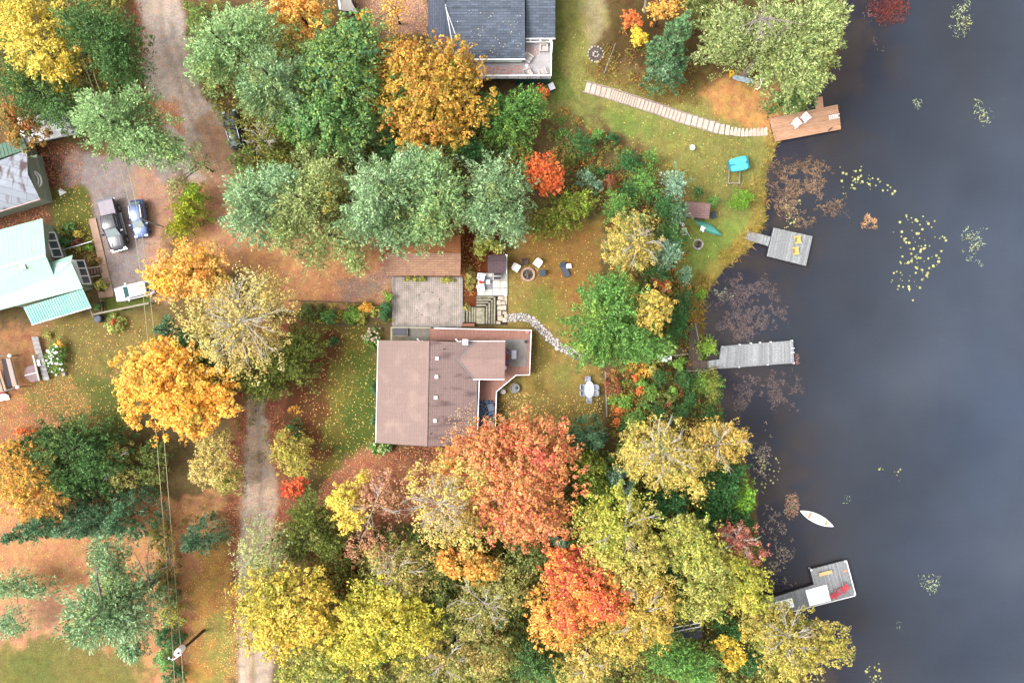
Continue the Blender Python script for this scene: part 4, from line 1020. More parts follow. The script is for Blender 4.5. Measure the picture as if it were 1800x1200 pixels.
    a = [W(1424, 1000.5, z), W(1486.5, 984, z), W(1503, 1045, z), W(1440, 1061, z)]
    plank_deck(r, a, z, M_greywood, .17)
    bq = [W(1318, 1063, z), W(1431, 1027, z), W(1440, 1061.3, z), W(1322, 1091, z)]
    plank_deck(r, bq, z, M_greywood, .17)
    for p, q in ((a[0], a[1]), (a[1], a[2]), (a[2], bq[3]), (bq[0], bq[1]), (bq[1], a[0])):
        p = p.copy(); q = q.copy(); p.z = q.z = z-.24; mm = M_side if p in () else M_side
        MB().beam(p, q, .07, .36).build('side_beam', M_side, r, world=True)
    MB().beam(a[2]+Vector((0, -.09, -.0)), bq[3]+Vector((0, -.09, -.0)), .1, .08).build('rub_rail', M_white, r, world=True)
    MB().beam(a[1]+Vector((.07, 0, -.0)), a[2]+Vector((.07, 0, -.0)), .1, .08).build('rub_rail', M_white, r, world=True)
    for px, py in ((1486, 986), (1502, 1044), (1426, 1001)):
        p = W(px, py, z); MB().lathe(p.x, p.y, [(.12, -1), (.12, z+.1), (.08, z+.14)], 10).build('corner_post', M_white, r, world=True)
    MB().box(*W(1486, 1003, z+.02), .5, .25, .04, ang(65, -17)).build('cleat_board', M_brownwood, r, world=True)
    th = ang(65, -17)
    for i, (px, py, sx, sy, lab) in enumerate(((1438, 1046, 2.6, 1.95, 'larger square white mat on the grey L-shaped dock'), (1372, 1064, 3.1, 1.1, 'long narrow white mat on the shore end of the L-shaped dock'))):
        p = W(px, py, z+.05); tag(MB().box(p.x, p.y, p.z, sx, sy, .06, th).build('dock_mat', M_plastic), lab, 'mat', 'white mats on the dock')
    p = W(1450, 1006, z+.2); t = T('bench', 'pale wooden bench on the outer block of the L-shaped dock', 'bench', (p.x, p.y, z), th)
    MB().box(0, 0, .42, 1.6, .42, .05).build('seat', mat('pale_yellow_pine', c(240, 204, 150), c(214, 176, 120), .7, 3, .6, .1), t)
    for x in (-.65, .65): MB().box(x, 0, .2, .06, .38, .39).build('leg', M_brownwood, t)
docks()
# ------------------------------------------------------------ vehicles
def section_loft(st, smooth=True):
    """st: list of (x, halfwidth, zbottom, ztop, shoulder) -> closed loft with rounded shoulders"""
    mb = MB(); n = 10; vs = []; fs = []
    for x, hw, zb, zt, sh in st:
        h = zt-zb
        vs += [(x, -hw*.9, zb), (x, -hw, zb+h*.25), (x, -hw, zb+h*.62), (x, -hw+sh*.35, zt-sh*.3), (x, -hw+sh*1.2, zt), (x, hw-sh*1.2, zt), (x, hw-sh*.35, zt-sh*.3), (x, hw, zb+h*.62), (x, hw, zb+h*.25), (x, hw*.9, zb)]
    for i in range(len(st)-1):
        for k in range(n):
            a = i*n+k; b = i*n+(k+1) % n; fs.append((a, b, b+n, a+n))
    fs += [tuple(range(n-1, -1, -1)), tuple(range((len(st)-1)*n, len(st)*n))]
    return mb.add(vs, fs)
def wheel(parent, x, y, r=.34, w_=.24):
    def disc(rad, hw, name, m, par):
        mb = MB(); n = 18; P = [(x+rad*math.cos(2*PI*k/n), r+rad*math.sin(2*PI*k/n)) for k in range(n)]
        mb.add([(a, y-hw, b) for a, b in P]+[(a, y+hw, b) for a, b in P], [tuple(range(n)), tuple(range(2*n-1, n-1, -1))]+[(i, (i+1) % n, (i+1) % n+n, i+n) for i in range(n)])
        return mb.build(name, m, par)
    t = disc(r, w_/2, 'wheel', M_black, parent); disc(r*.62, w_/2+.012, 'rim', M_metal, t)
def car(name, label, px, py, z, rz, paint, glassm, L=4.4, Wd=1.82, H=1.5, group=None, dark=None, van=False):
    p = W(px, py, z); p.z = 2.1; r = T(name, label, 'car', p, rz, group); h = Wd/2; l = L/2
    body = [(-l, h*.72, .45, .72, .1), (-l+.08, h*.86, .32, .95, .14), (-l+.5, h*.98, .25, 1.0, .16), (-.3*l, h, .24, .98, .16), (.35*l, h, .24, .96, .16), (.58*l, h*.98, .25, .93, .2), (l-.35, h*.92, .28, .83, .24), (l-.08, h*.8, .33, .68, .2), (l, h*.66, .42, .6, .12)]
    section_loft(body).build('body', paint, r, smooth=True)
    cab = [(-l+.15, h*.62, .9, .96, .05), (-l+.75, h*.76, .9, H-.08, .2), (-.3*l, h*.80, .9, H, .2), (.05*l, h*.79, .9, H-.03, .2), (.18*l, h*.77, .9, H-.12, .2), (.52*l, h*.84, .88, .94, .08)]
    section_loft(cab).build('cabin', paint, r, smooth=True)
    g = MB(); w1, w0 = h*.60, h*.72
    g.slab([(.19*l, -w1, H-.10), (.19*l, w1, H-.10), (.505*l, w0, .965), (.505*l, -w0, .965)], .02); g.build('windshield', glassm, r)
    MB().slab([(-l+.74, -w1, H-.06), (-l+.26, -w1*.95, 1.04), (-l+.26, w1*.95, 1.04), (-l+.74, w1, H-.06)], .02).build('rear_window', glassm, r)
    for s in (-1, 1):
        MB().add([(-l+.9, s*h*.775, H-.28), (.12*l, s*h*.79, H-.3), (.38*l, s*h*.86, 1.0), (-l+.75, s*h*.83, 1.0)]+[(-l+.9, s*h*.80, H-.28), (.12*l, s*h*.815, H-.3), (.38*l, s*h*.885, 1.0), (-l+.75, s*h*.855, 1.0)],
                 [(0,1,2,3), (7,6,5,4), (0,1,5,4), (1,2,6,5), (2,3,7,6), (3,0,4,7)]).build('side_window', M_glass, r)
        MB().box(.33*l, s*(h+.08), 1.0, .16, .2, .13).build('mirror', paint, r)
        MB().box(l-.16, s*h*.66, .70, .2, .34, .1, 0, .35).build('headlight', mat('lamp_glass', (.6, .62, .65), None, .2, 3, .3, 0, spec=.8), r)
        MB().box(-l+.05, s*h*.7, .82, .1, .3, .14).build('tail_light', mat('red_lamp', (.35, .02, .02), None, .3, 3, .3, 0), r)
        MB().box(-.3*l, s*h*.7, H+.015, L*.32, .05, .05).build('roof_rail', M_metal, r)
        for x in (-.6*l, .62*l): wheel(r, x, s*(h-.1))
    MB().box(l-.02, 0, .4, .12, Wd*.72, .16).build('bumper', M_black, r)
    for y in (-.35, .35): MB().box(.44*l, y*1.0, .975, .04, .5, .02, .2*y).build('wiper', M_black, r)
    return r
P_blue = mat('blue_car_paint', c(92, 120, 184), c(84, 110, 172), .25, 1.2, .5, 0, metal=.25, spec=.6, coat=.8)
P_white = mat('silver_white_car_paint', (.5, .5, .52), (.44, .44, .46), .25, 1.2, .5, 0, spec=.6, coat=.8)
P_dark = mat('navy_car_paint', c(40, 50, 74), c(30, 40, 60), .25, 1.2, .5, 0, metal=.2, spec=.6, coat=.8)
P_truck = mat('graphite_truck_paint', c(58, 52, 64), c(48, 44, 54), .3, 1.2, .5, 0, metal=.1, spec=.5, coat=.6)
M_glassb = mat('sky_lit_windshield', (.10, .13, .13), (.13, .16, .16), .06, .8, .5, 0.0, spec=.9, coat=1)
car('parked_car', 'blue hatchback parked nose-down on the gravel beside the pickup truck', 244, 384, 2.8, ang(9, 62), P_blue, M_glassb)
car('parked_car', 'silver-white car half covered by the yellow tree beside the concrete walk', 237, 511, 2.8, ang(-88, 20), P_white, mat('dark_teal_windshield', (.02, .05, .055), (.03, .06, .06), .1, .8, .5, 0, spec=.6), L=4.7)
car('parked_car', 'dark navy car mostly hidden under the pines on the right of the gravel road', 410, 228, 2.8, ang(-16, -60), P_dark, M_glassb, L=4.6)
def truck():
    p = W(198.5, 396, 2.9); p.z = 2.1; r = T('pickup_truck', 'graphite crew-cab pickup truck with a covered bed parked beside the concrete walk', 'pickup truck', p, ang(24, 92))
    h = 1.0; l = 2.95
    section_loft([(-l, h*.9, .5, 1.1, .06), (-l+.06, h*.97, .42, 1.22, .08), (-1.2, h, .4, 1.24, .1), (.8, h, .4, 1.2, .1), (1.5, h, .4, 1.22, .2), (2.45, h*.97, .42, 1.14, .24), (l-.08, h*.9, .45, .98, .2), (l, h*.8, .5, .85, .15)]).build('body', P_truck, r, smooth=True)
    section_loft([(-1.12, h*.78, 1.1, 1.75, .12), (-1.0, h*.86, 1.1, 1.86, .16), (.2, h*.87, 1.1, 1.9, .16), (.62, h*.84, 1.1, 1.82, .16), (1.42, h*.9, 1.1, 1.22, .1)]).build('cabin', P_truck, r, smooth=True)
    MB().slab([(.63, -h*.66, 1.84), (.63, h*.66, 1.84), (1.4, h*.8, 1.255), (1.4, -h*.8, 1.255)], .02).build('windshield', M_glassb, r)
    for k in range(7): MB().box(-.38, -.6+k*.2, 1.905, 1.1, .025, .012).build('roof_rib', P_truck, r)
    MB().box(-2.03, 0, 1.265, 1.68, 1.74, .06).build('bed_cover', mat('grey_bed_cover', c(170, 156, 166), c(140, 130, 142), .5, 1.5, .6, .02), r)
    MB().box(-l+.02, 0, 1.18, .34, 1.82, .16).build('tailgate', mat('tailgate_grey', c(110, 114, 126), None, .5, 2, .5, 0), r)
    MB().box(-l-.06, 0, .55, .18, 1.8, .2).build('rear_bumper', M_metal, r); MB().box(l+.02, 0, .6, .16, 1.8, .24).build('front_bumper', M_metal, r)
    for k in (-.5, .5): MB().box(2.0, k, 1.215, 1.1, .06, .03).build('hood_line', P_truck, r)
    for s in (-1, 1):
        MB().add([(-.85, s*h*.885, 1.72), (.5, s*h*.885, 1.72), (1.0, s*h*.93, 1.3), (-.95, s*h*.93, 1.3)]+[(-.85, s*h*.90, 1.72), (.5, s*h*.9, 1.72), (1.0, s*h*.95, 1.3), (-.95, s*h*.95, 1.3)], [(0,1,2,3), (7,6,5,4), (0,1,5,4), (1,2,6,5), (2,3,7,6), (3,0,4,7)]).build('side_window', M_glass, r)
        MB().box(.95, s*(h+.16), 1.4, .18, .3, .24).build('mirror', M_black if s < 0 else P_truck, r)
        MB().box(0, s*(h+.06), .42, 2.6, .16, .05).build('running_board', M_metal, r)
        MB().box(l-.1, s*h*.75, .9, .14, .36, .18).build('headlight', MATS['lamp_glass'], r)
        MB().box(-l+.03, s*h*.86, .95, .08, .16, .3).build('tail_light', MATS['red_lamp'], r)
        for x in (-1.85, 1.95): wheel(r, x, s*(h-.08), .42, .28)
truck()

# ------------------------------------------------------------ furniture kinds
def plastic_chair(label, px, py, z, rz, m, group=None, cat='chair', name='garden_chair', s=1.0):
    p = W(px, py, z+.4) ; r = T(name, label, cat, (p.x, p.y, z), rz, group)
    a = MB(); a.box(0, 0, .4, .5*s, .5*s, .05); a.build('seat', m, r)
    a = MB(); a.box(-.3*s, 0, .68, .09, .52*s, .55, 0, -.28); a.build('backrest', m, r)
    for y in (-.29*s, .29*s):
        MB().box(-.02, y, .62, .54*s, .085, .05).build('armrest', m, r)
        for x in (-.24*s, .24*s): MB().box(x, y, .3, .06, .06, .6).build('leg', m, r)
    return r
def adirondack(label, px, py, z, rz, m, group=None, sz=1.0):
    p = W(px, py, z+.4); r = T('adirondack_chair', label, 'chair', (p.x, p.y, z), rz, group); k = sz
    for i in range(4): MB().box((-.12+.14*i)*k, 0, .34+.03*i, .12*k, .54*k, .03, 0, -.15).build('seat_slat', m, r)
    for i in range(5):
        y = (-.24+.12*i)*k; hh = .72-.05*abs(i-2)
        MB().box((-.34)*k, y, .34+hh/2, .035, .105*k, hh, 0, -.42).build('back_slat', m, r)
    for y in (-.35*k, .35*k):
        MB().box(.02, y, .56, .78*k, .14*k, .035).build('armrest', m, r)
        MB().box(.32*k, y, .28, .09, .05, .54).build('leg', m, r); MB().box(-.3*k, y, .28, .09, .05, .54).build('leg', m, r)
    return r
M_yel = mat('pale_yellow_paint', c(246, 214, 120), c(226, 190, 100), .5, 3, .5, .05)
M_red = mat('rose_red_paint', c(232, 84, 100), c(206, 66, 84), .5, 3, .5, .05)
M_brwick = mat('brown_wicker', c(104, 82, 76), c(60, 46, 44), .8, 12, .8, .2)
M_slate = mat('slate_fabric', c(84, 96, 112), c(66, 76, 92), .8, 3, .6, .1)
M_chair_w = mat('chair_white', (.8, .78, .75), (.72, .7, .68), .45, 3, .5, .02)
zl = G(930, 480).z
plastic_chair('white plastic chair on the left of the round brick fire pit', 908, 471, zl, ang(1, .6), M_chair_w, 'chairs around the brick fire pit', s=1.35)
plastic_chair('white plastic chair up right of the round brick fire pit', 945, 463, zl, ang(-.8, 1), M_chair_w, 'chairs around the brick fire pit', s=1.35)
plastic_chair('brown wicker chair with a dark seat right above the brick fire pit', 923, 461, zl, ang(.1, 1), M_brwick, 'chairs around the brick fire pit', s=1.15)
plastic_chair('brown wicker chair with a slate seat on the right of the brick fire pit', 952, 480, zl, ang(-1, .1), M_slate, 'chairs around the brick fire pit', s=1.15)
def fire_pit(label, px, py, z, R, n, sm_, w_, depth, burnt=True, logs=7, cap=None):
    p = W(px, py, z); r = T('fire_pit', label, 'fire pit', (p.x, p.y, z))
    MB().lathe(0, 0, [(R*.92, .02), (R*.9, .03)], 20).build('ash_bed', M_char, r)
    for k in range(n):
        a = 2*PI*k/n
        if cap:
            q = MB().box(0, 0, .14, w_, 2*PI*R/n-.02, .24); o = q.build('brick', cap, r)
        else:
            o = bpy.data.objects.new('stone', random.choice(sm_)); COL.objects.link(o); o.parent = r; s = random.uniform(.7, 1.15)*w_; o.scale = (s, s*1.1, random.uniform(1.6, 2.6))
        rr = R*random.uniform(.97, 1.03) if not cap else R
        o.location = (rr*math.cos(a), rr*math.sin(a), 0.02); o.rotation_euler = (0, 0, a)
    for k in range(logs):
        a = random.uniform(0, 2*PI); MB().tube([(math.cos(a)*R*.7, math.sin(a)*R*.7, .1), (math.cos(a)*R*.05, math.sin(a)*R*.05, .22+.02*k)], [.05, .04], 6).build('log', random.choice([M_char, M_bark, M_greybark]), r)
    return r
fire_pit('round brick-rimmed fire pit with chairs around it on the upper lawn', 928, 482.5, zl, .72, 16, SM, .24, .2, cap=mat('pink_brick', c(214, 178, 158), c(180, 140, 120), .9, 3, .7, .3, rnd=.1), logs=10)
fire_pit('ring of pale stones with a small inner ring on the grass near the slate house', 1047, 96, G(1047, 96).z, .9, 15, SMP, .2, .2, logs=3)
fire_pit('small stone fire ring on the bright lawn by the green canoe', 1226.5, 429.5, G(1226, 429).z, .56, 14, SMP, .22, .2, logs=6)
def inner_ring():
    p = G(1047, 96); r = T('stone_circle', 'small inner heap of pale stones inside the fire ring near the slate house', 'stones', p)
    for k in range(7):
        a = 2*PI*k/7; o = bpy.data.objects.new('stone', random.choice(SMP)); COL.objects.link(o); o.parent = r; o.location = (.3*math.cos(a), .3*math.sin(a), .04); o.scale = (.2, .2, 1.5)
inner_ring()
def lounge(label, px, py, z, rz, m, wm):
    p = W(px, py, z+.3); r = T('lounge_chair', label, 'lounger', (p.x, p.y, z), rz)
    MB().box(.25, 0, .34, 1.25, .66, .07).build('seat', m, r); MB().box(-.62, 0, .5, .62, .66, .06, 0, .55).build('backrest', m, r)
    for s in (-.34, .34):
        MB().box(0, s, .28, 1.75, .05, .05).build('side_rail', wm, r)
        for x in (-.7, .75): MB().box(x, s, .14, .05, .05, .28).build('leg', wm, r)
lounge('slate grey sun lounger on the upper lawn with a small white table beside it', 993, 474, zl, ang(.45, 1), M_slate, M_black)
def side_table(label, px, py, z, w_, d_, h, m, rz=0, cat='side table', name='side_table'):
    p = W(px, py, z+h); r = T(name, label, cat, (p.x, p.y, z), rz)
    MB().box(0, 0, h-.02, w_, d_, .04).build('table_top', m, r)
    for x in (-1, 1):
        for y in (-1, 1): MB().box(x*(w_/2-.05), y*(d_/2-.05), (h-.04)/2, .05, .05, h-.04).build('leg', m, r)
    return r
side_table('small square white table touching the slate grey sun lounger', 1000, 467.5, zl, .52, .5, .45, M_chair_w, ang(1, -.1))
# oval dining table and its six chairs
def dining():
    z = G(1036, 685).z; p = W(1036, 684.5, z+.74)
    r = T('patio_table', 'oval pale grey patio table on the lower lawn ringed by six matching chairs', 'table', (p.x, p.y, z), PI/2)
    m = mat('pale_blue_grey_table', c(222, 226, 232), c(204, 208, 216), .4, 1.5, .5, 0)
    b = MB(); b.lathe(0, 0, [(.94, .70), (1.0, .715), (1.0, .735), (.97, .75)], 28, 1.02, .58); b.build('table_top', m, r)
    for x in (-.55, .55):
        for y in (-.25, .25): MB().box(x, y, .35, .06, .06, .7).build('leg', m, r)
    MB().lathe(0, 0, [(.04, .75), (.04, .78)], 8).build('parasol_hole_cap', M_black, r)
    mc = mat('chair_blue_grey', c(196, 202, 216), c(168, 174, 188), .45, 3, .5, 0)
    for lab, px, py, dx, dy in (('chair at the top end of the oval patio table', 1033, 667, 0, 1), ('chair at the bottom end of the oval patio table', 1035.5, 702, 0, -1), ('upper left chair of the oval patio table', 1025, 680, 1, 0), ('lower left chair of the oval patio table', 1025, 691, 1, 0), ('upper right chair of the oval patio table', 1046, 680.5, -1, 0), ('lower right chair of the oval patio table', 1046, 690.5, -1, 0)):
        plastic_chair('pale blue-grey '+lab, px, py, z, ang(dx, dy), mc, 'chairs around the oval patio table', s=1.0)
dining()
# on the decks
zd = 3.2
def striped():
    m = mat('striped_cushion', c(60, 66, 130), None, .8, 3, .3, 0); n = m.node_tree.nodes; L = m.node_tree.links
    wv = n.new('ShaderNodeTexWave'); wv.inputs['Scale'].default_value = 1.6; wv.bands_direction = 'DIAGONAL'; tc = n.new('ShaderNodeTexCoord'); L.new(tc.outputs['Object'], wv.inputs['Vector'])
    cr = n.new('ShaderNodeValToRGB'); cr.color_ramp.interpolation = 'CONSTANT'; cr.color_ramp.elements[0].color = (*c(44, 56, 120), 1); cr.color_ramp.elements[1].position = .5; cr.color_ramp.elements[1].color = (*c(206, 200, 214), 1)
    e = cr.color_ramp.elements.new(.82); e.color = (*c(190, 50, 60), 1); L.new(wv.outputs['Fac'], cr.inputs[0]); L.new(cr.outputs[0], n['Principled BSDF'].inputs['Base Color']); return m
MS = striped(); M_redw = mat('red_frame', c(190, 60, 64), None, .5, 3, .4, 0)
for py, lab in ((619.5, 'upper'), (636, 'lower')):
    p = W(890.5, py, zd+.4); r = T('cushioned_chair', lab+' of two red chairs with blue striped cushions beside the grey rug', 'chair', (p.x, p.y, zd+.02), 0, 'striped deck chairs')
    MB().box(.05, 0, .42, .52, .56, .12).build('seat', MS, r); MB().box(-.26, 0, .72, .12, .56, .5, 0, -.25).build('backrest', MS, r)
    for s in (-.34, .34):
        MB().box(0, s, .6, .66, .08, .05).build('armrest', M_redw, r)
        for x in (-.26, .26): MB().box(x, s, .29, .06, .06, .58).build('leg', M_redw, r)
side_table('white rectangular coffee table in the middle of the grey deck rug', 903.5, 623, zd+.02, .56, 1.0, .42, mat('lavender_white', c(226, 224, 240), None, .4, 2, .3, 0), 0, 'coffee table', 'coffee_table')
side_table('little red square table between the two striped deck chairs', 890.5, 628, zd+.02, .42, .32, .5, M_redw)
for px, py, rz, lab in ((862, 716, ang(-1, .45), 'upper'), (861.5, 745, ang(-1, -.4), 'lower')):
    plastic_chair(lab+' grey metal chair on the navy patterned rug of the narrow deck', px, py, zd+.02, rz, mat('grey_mesh', c(124, 138, 156), c(100, 112, 130), .6, 4, .5, .05), 'grey chairs on the navy rug', s=1.25)
def lathe_thing(name, label, cat, px, py, z, prof, m, n=18, h=None):
    p = W(px, py, z+(h or prof[-1][1])); o = T(name, label, cat, (p.x, p.y, z)); MB().lathe(0, 0, prof, n).build('body', m, o, smooth=False); return o
lathe_thing('planter', 'round pink planter in the top right corner of the red deck', 'planter', 926.5, 582.5, zd, [(.16, 0), (.24, .32), (.25, .36), (.2, .34)], mat('pink_clay', c(232, 150, 144), None, .7, 3, .5, .1))
lathe_thing('plant_pot', 'small dark pot at the corner of the grey deck rug', 'pot', 924.5, 600.5, zd+.02, [(.12, 0), (.17, .26), (.18, .28), (.11, .24), (.1, .2)], M_black)
lathe_thing('round_stool', 'round white stool beside the lower striped deck chair', 'stool', 887, 646, zd, [(.2, 0), (.18, .2), (.24, .42), (.24, .46)], M_chair_w)
f = lathe_thing('stone_fountain', 'round grey stone bowl on the lawn below the angled deck corner', 'fountain', 905, 682, 2.05, [(.42, 0), (.45, .18), (.58, .34), (.58, .42), (.48, .42), (.40, .30), (.05, .28)], M_stoneg, 22)
MB().lathe(0, 0, [(.12, .28), (.16, .5), (.2, .6), (.14, .62), (.1, .7), (.03, .72)], 14).build('finial', M_stoneg, f)
lathe_thing('tree_stump', 'round pale stump beside the grey stone bowl below the deck', 'stump', 884.5, 688, 2.05, [(.36, 0), (.34, .3), (.3, .36)], M_stone, 12)
def stone_block():
    p = W(884, 737, 2.3); t = T('stone_block', 'small square pale stone box on the leafy lawn beside the deck rail', 'stone box', (p.x, p.y, 2.05)); MB().box(0, 0, .16, .56, .6, .32, .05).build('body', M_stoneg, t); MB().box(0, 0, .35, .44, .46, .06, .05).build('lid', M_stone, t)
stone_block()
# terrace furniture
zt = 2.12
plastic_chair('upper of two white chairs at the left edge of the slab terrace', 847, 487, zt, ang(1, .25), M_plastic, 'white chairs on the slab terrace', s=1.3)
plastic_chair('lower of two white chairs at the left edge of the slab terrace', 846.5, 506, zt, ang(1, -.2), M_plastic, 'white chairs on the slab terrace', s=1.3)
side_table('tiny red table between the two white terrace chairs', 845.5, 495.5, zt, .38, .38, .42, mat('bright_red', c(224, 50, 50), None, .5, 2, .3, 0))
def grill():
    p = W(874, 484.5, zt+.9); r = T('barbecue', 'dark double barbecue with pale frame against the plum-roofed shed', 'barbecue', (p.x, p.y, zt))
    for y, w_ in ((.2, .82), (-.28, .82)):
        MB().box(0, y, .84, w_, .3, .12).build('lid', M_black, r)
        for s in (-1, 1): MB().box(0, y+s*.18, .86, w_+.08, .05, .06).build('frame_bar', mat('rose_grey_metal', c(206, 190, 190), None, .4, 3, .3, 0), r)
    for x in (-.38, .38):
        for y in (-.38, .32): MB().box(x, y, .4, .05, .05, .78).build('leg', M_black, r)
    MB().box(0, 0, .45, .76, .66, .04).build('shelf', M_metal, r)
grill()
p = W(859.5, 497.5, zt); tag(MB().box(p.x, p.y, zt+.03, .8, 1.5, .012).build('grey_rug', mat('grey_scroll_rug', c(170, 172, 176), c(120, 124, 132), .9, 2.2, 1, .05)), 'narrow grey patterned rug on the slab terrace', 'rug')
side_table('small white square table on the narrow grey terrace rug', 858, 495.5, zt+.03, .42, .42, .4, M_plastic)
# slate house deck chairs
zn = 4.4
mw = mat('pale_taupe_plastic', c(226, 214, 208), c(206, 196, 190), .6, 3, .5, .02)
for k, (px, py, rz, lab) in enumerate(((955.5, 84, ang(0, 1), 'top right'), (928.5, 102, ang(1, .7), 'left'), (928, 127, ang(1, -.5), 'bottom left'), (953, 127, ang(-.4, -1), 'bottom right'))):
    adirondack(lab+' of four pale chairs on the raised deck of the slate house', px, py, zn+.02, rz, mw, 'pale chairs on the raised deck', 1.12)
lathe_thing('side_stool', 'small round white stand between the pale chairs on the raised deck', 'stand', 926, 115.5, zn, [(.14, 0), (.12, .3), (.16, .42)], M_chair_w)
def ac_box():
    p = G(969, 156, 0); r = T('utility_box', 'small dark grey box beside the corner of the slate house', 'box', p, .4); MB().box(0, 0, .4, .6, .75, .8).build('body', mat('plum_grey', c(104, 92, 108), None, .6, 3, .4, .1), r); MB().box(0, 0, .82, .66, .8, .05).build('lid', M_metal, r)
ac_box()
# lakeside things
zb = 0.6
adirondack('left of two white chairs on the orange-brown dock', 1400, 217, zb, ang(1, 1.2), M_plastic, 'white dock chairs', 1.1)
adirondack('right of two white chairs on the orange-brown dock', 1416, 207, zb, ang(1, 1.2), M_plastic, 'white dock chairs', 1.1)
adirondack('upper of two yellow chairs on the square grey dock', 1401.5, 421.5, .54, ang(1, -.1), M_yel, 'yellow dock chairs', 1.05)
adirondack('lower of two yellow chairs on the square grey dock', 1398, 441, .54, ang(1, -.1), M_yel, 'yellow dock chairs', 1.05)
adirondack('upper right red chair on the grey L-shaped dock', 1484, 1033, .64, ang(.9, .9), M_red, 'red dock chairs', 1.15)
adirondack('lower left red chair on the grey L-shaped dock', 1470, 1043, .64, ang(.9, .9), M_red, 'red dock chairs', 1.0)
q = W(1456, 1049.5, 1.1); side_table('small red footstool beside the lower left red dock chair', 1463, 1048.5, .64, .4, .5, .35, M_red, .6, 'footstool', 'footstool')
def canoe(label, p, rz, L, Bm, H, hull, inside_m, upside=False, name='canoe'):
    r = T(name, label, 'canoe', p, rz); n = 15; k = 9; vs = []; fs = []
    def ring(i, inset=0.0):
        t = -1+2*i/(n-1); hw = Bm/2*(1-abs(t)**2.2)+.015-inset; hw = max(hw, .01); out = []
        top = H*(1+.28*abs(t)**3); bot = .0+.10*abs(t)**4+inset
        for j in range(k):
            a = PI*j/(k-1); out.append((t*(L/2-inset*2), -hw*math.cos(a)*1.0, top-(top-bot)*math.sin(a)**.7))
        return out
    O = [v for i in range(n) for v in ring(i)]
    fs = [(i*k+j, i*k+j+1, (i+1)*k+j+1, (i+1)*k+j) for i in range(n-1) for j in range(k-1)]
    if upside:
        O = [(x, y, H*1.25-z) for x, y, z in O]; MB().add(O, fs).build('hull', hull, r, smooth=True)
        MB().tube([(-L/2*.98, 0, H*1.16), (-L/4, 0, H*1.25), (L/4, 0, H*1.25), (L/2*.98, 0, H*1.16)], .02, 6).build('keel', hull, r)
        for s in (-1, 1): MB().tube([(x*L/2, s*(Bm/2*(1-abs(x)**2.2)+.02), H*.25-H*.28*abs(x)**3+.02) for x in [-1+.125*q for q in range(17)]], .025, 5).build('gunwale', M_metal, r)
        return r
    MB().add(O, fs).build('hull', hull, r, smooth=True)
    I = [v for i in range(n) for v in ring(i, .03)]; MB().add(I, fs).build('lining', inside_m, r, smooth=True)
    for s in (-1, 1): MB().tube([(x*L/2, s*(Bm/2*(1-abs(x)**2.2)+.02), H*(1+.28*abs(x)**3)+.01) for x in [-1+.125*q for q in range(17)]], .035, 5).build('gunwale', M_plastic, r)
    tan = mat('tan_seat', c(214, 178, 130), c(190, 150, 110), .7, 4, .5, .1)
    MB().box(-L*.2, 0, H*.72, .32, Bm*.82, .03).build('seat', tan, r); MB().box(L*.3, 0, H*.76, .28, Bm*.55, .03).build('seat', tan, r); MB().box(0, 0, H*.95, .045, Bm*.98, .03).build('thwart', tan, r)
    for s in (-1, 1): MB().slab([(s*L*.5, 0, H*1.29), (s*L*.43, .1, H*1.2), (s*L*.43, -.1, H*1.2)], .02).build('deck_plate', M_plastic, r)
    return r
pw = W(1435.5, 911, .25); pw.z = -.012
canoe('white canoe floating on the lake beside a clump of brown weed', pw, ang(53, 25), 4.3, 1.0, .26, M_plastic, mat('cream_lining', (.8, .79, .7), (.72, .7, .6), .6, 3, .5, 0))
M_canoe = mat('sea_green_hull', c(96, 186, 164), c(80, 164, 142), .45, 1.5, .5, 0)
pc = G(1243.5, 400.5); canoe('green canoe turned upside down on the lawn beside the rose-roofed shed', pc, ang(47, 25), 3.7, .92, .4, M_canoe, M_canoe, upside=True)
plastic_chair('white-framed chair tucked against the green canoe', 1235, 403, G(1235, 403).z, ang(1, .5), M_chair_w, s=.8)
plastic_chair('white chair below the red kayak at the edge of the cedars', 1201.5, 409, G(1201, 409).z, ang(.1, 1), M_chair_w, s=1.1)
plastic_chair('slate-seated white chair beside the rose-roofed shed', 1254.5, 378, G(1254, 378).z, ang(1, -.4), M_slate, s=1.25)
def red_kayak():
    p = G(1200, 397); r = T('folded_parasol', 'folded white and red parasol lying against the cedars near the fire ring', 'parasol', p, ang(18, 28))
    MB().lathe(0, 0, [(.02, 0), (.02, .1)], 8); b = MB(); b.tube([(-.9, 0, .35), (-.3, 0, .4), (.5, 0, .3)], [.05, .24, .05], 8); b.build('canopy', M_plastic, r)
    b = MB(); b.tube([(.4, 0, .3), (1.8, 0, .1)], .03, 6); b.build('pole', M_chair_w, r)
    b = MB(); b.ball(-.1, -.42, .3, .3, .22); b.build('red_cloth', mat('deep_red', c(170, 40, 50), None, .7, 3, .5, .1), r)
red_kayak()
lathe_thing('white_ball', 'round white buoy lying alone on the upper right lawn', 'buoy', 1218.5, 258.5, G(1218, 258).z, [(.06, 0), (.24, .1), (.32, .28), (.24, .48), (.08, .56)], M_plastic)
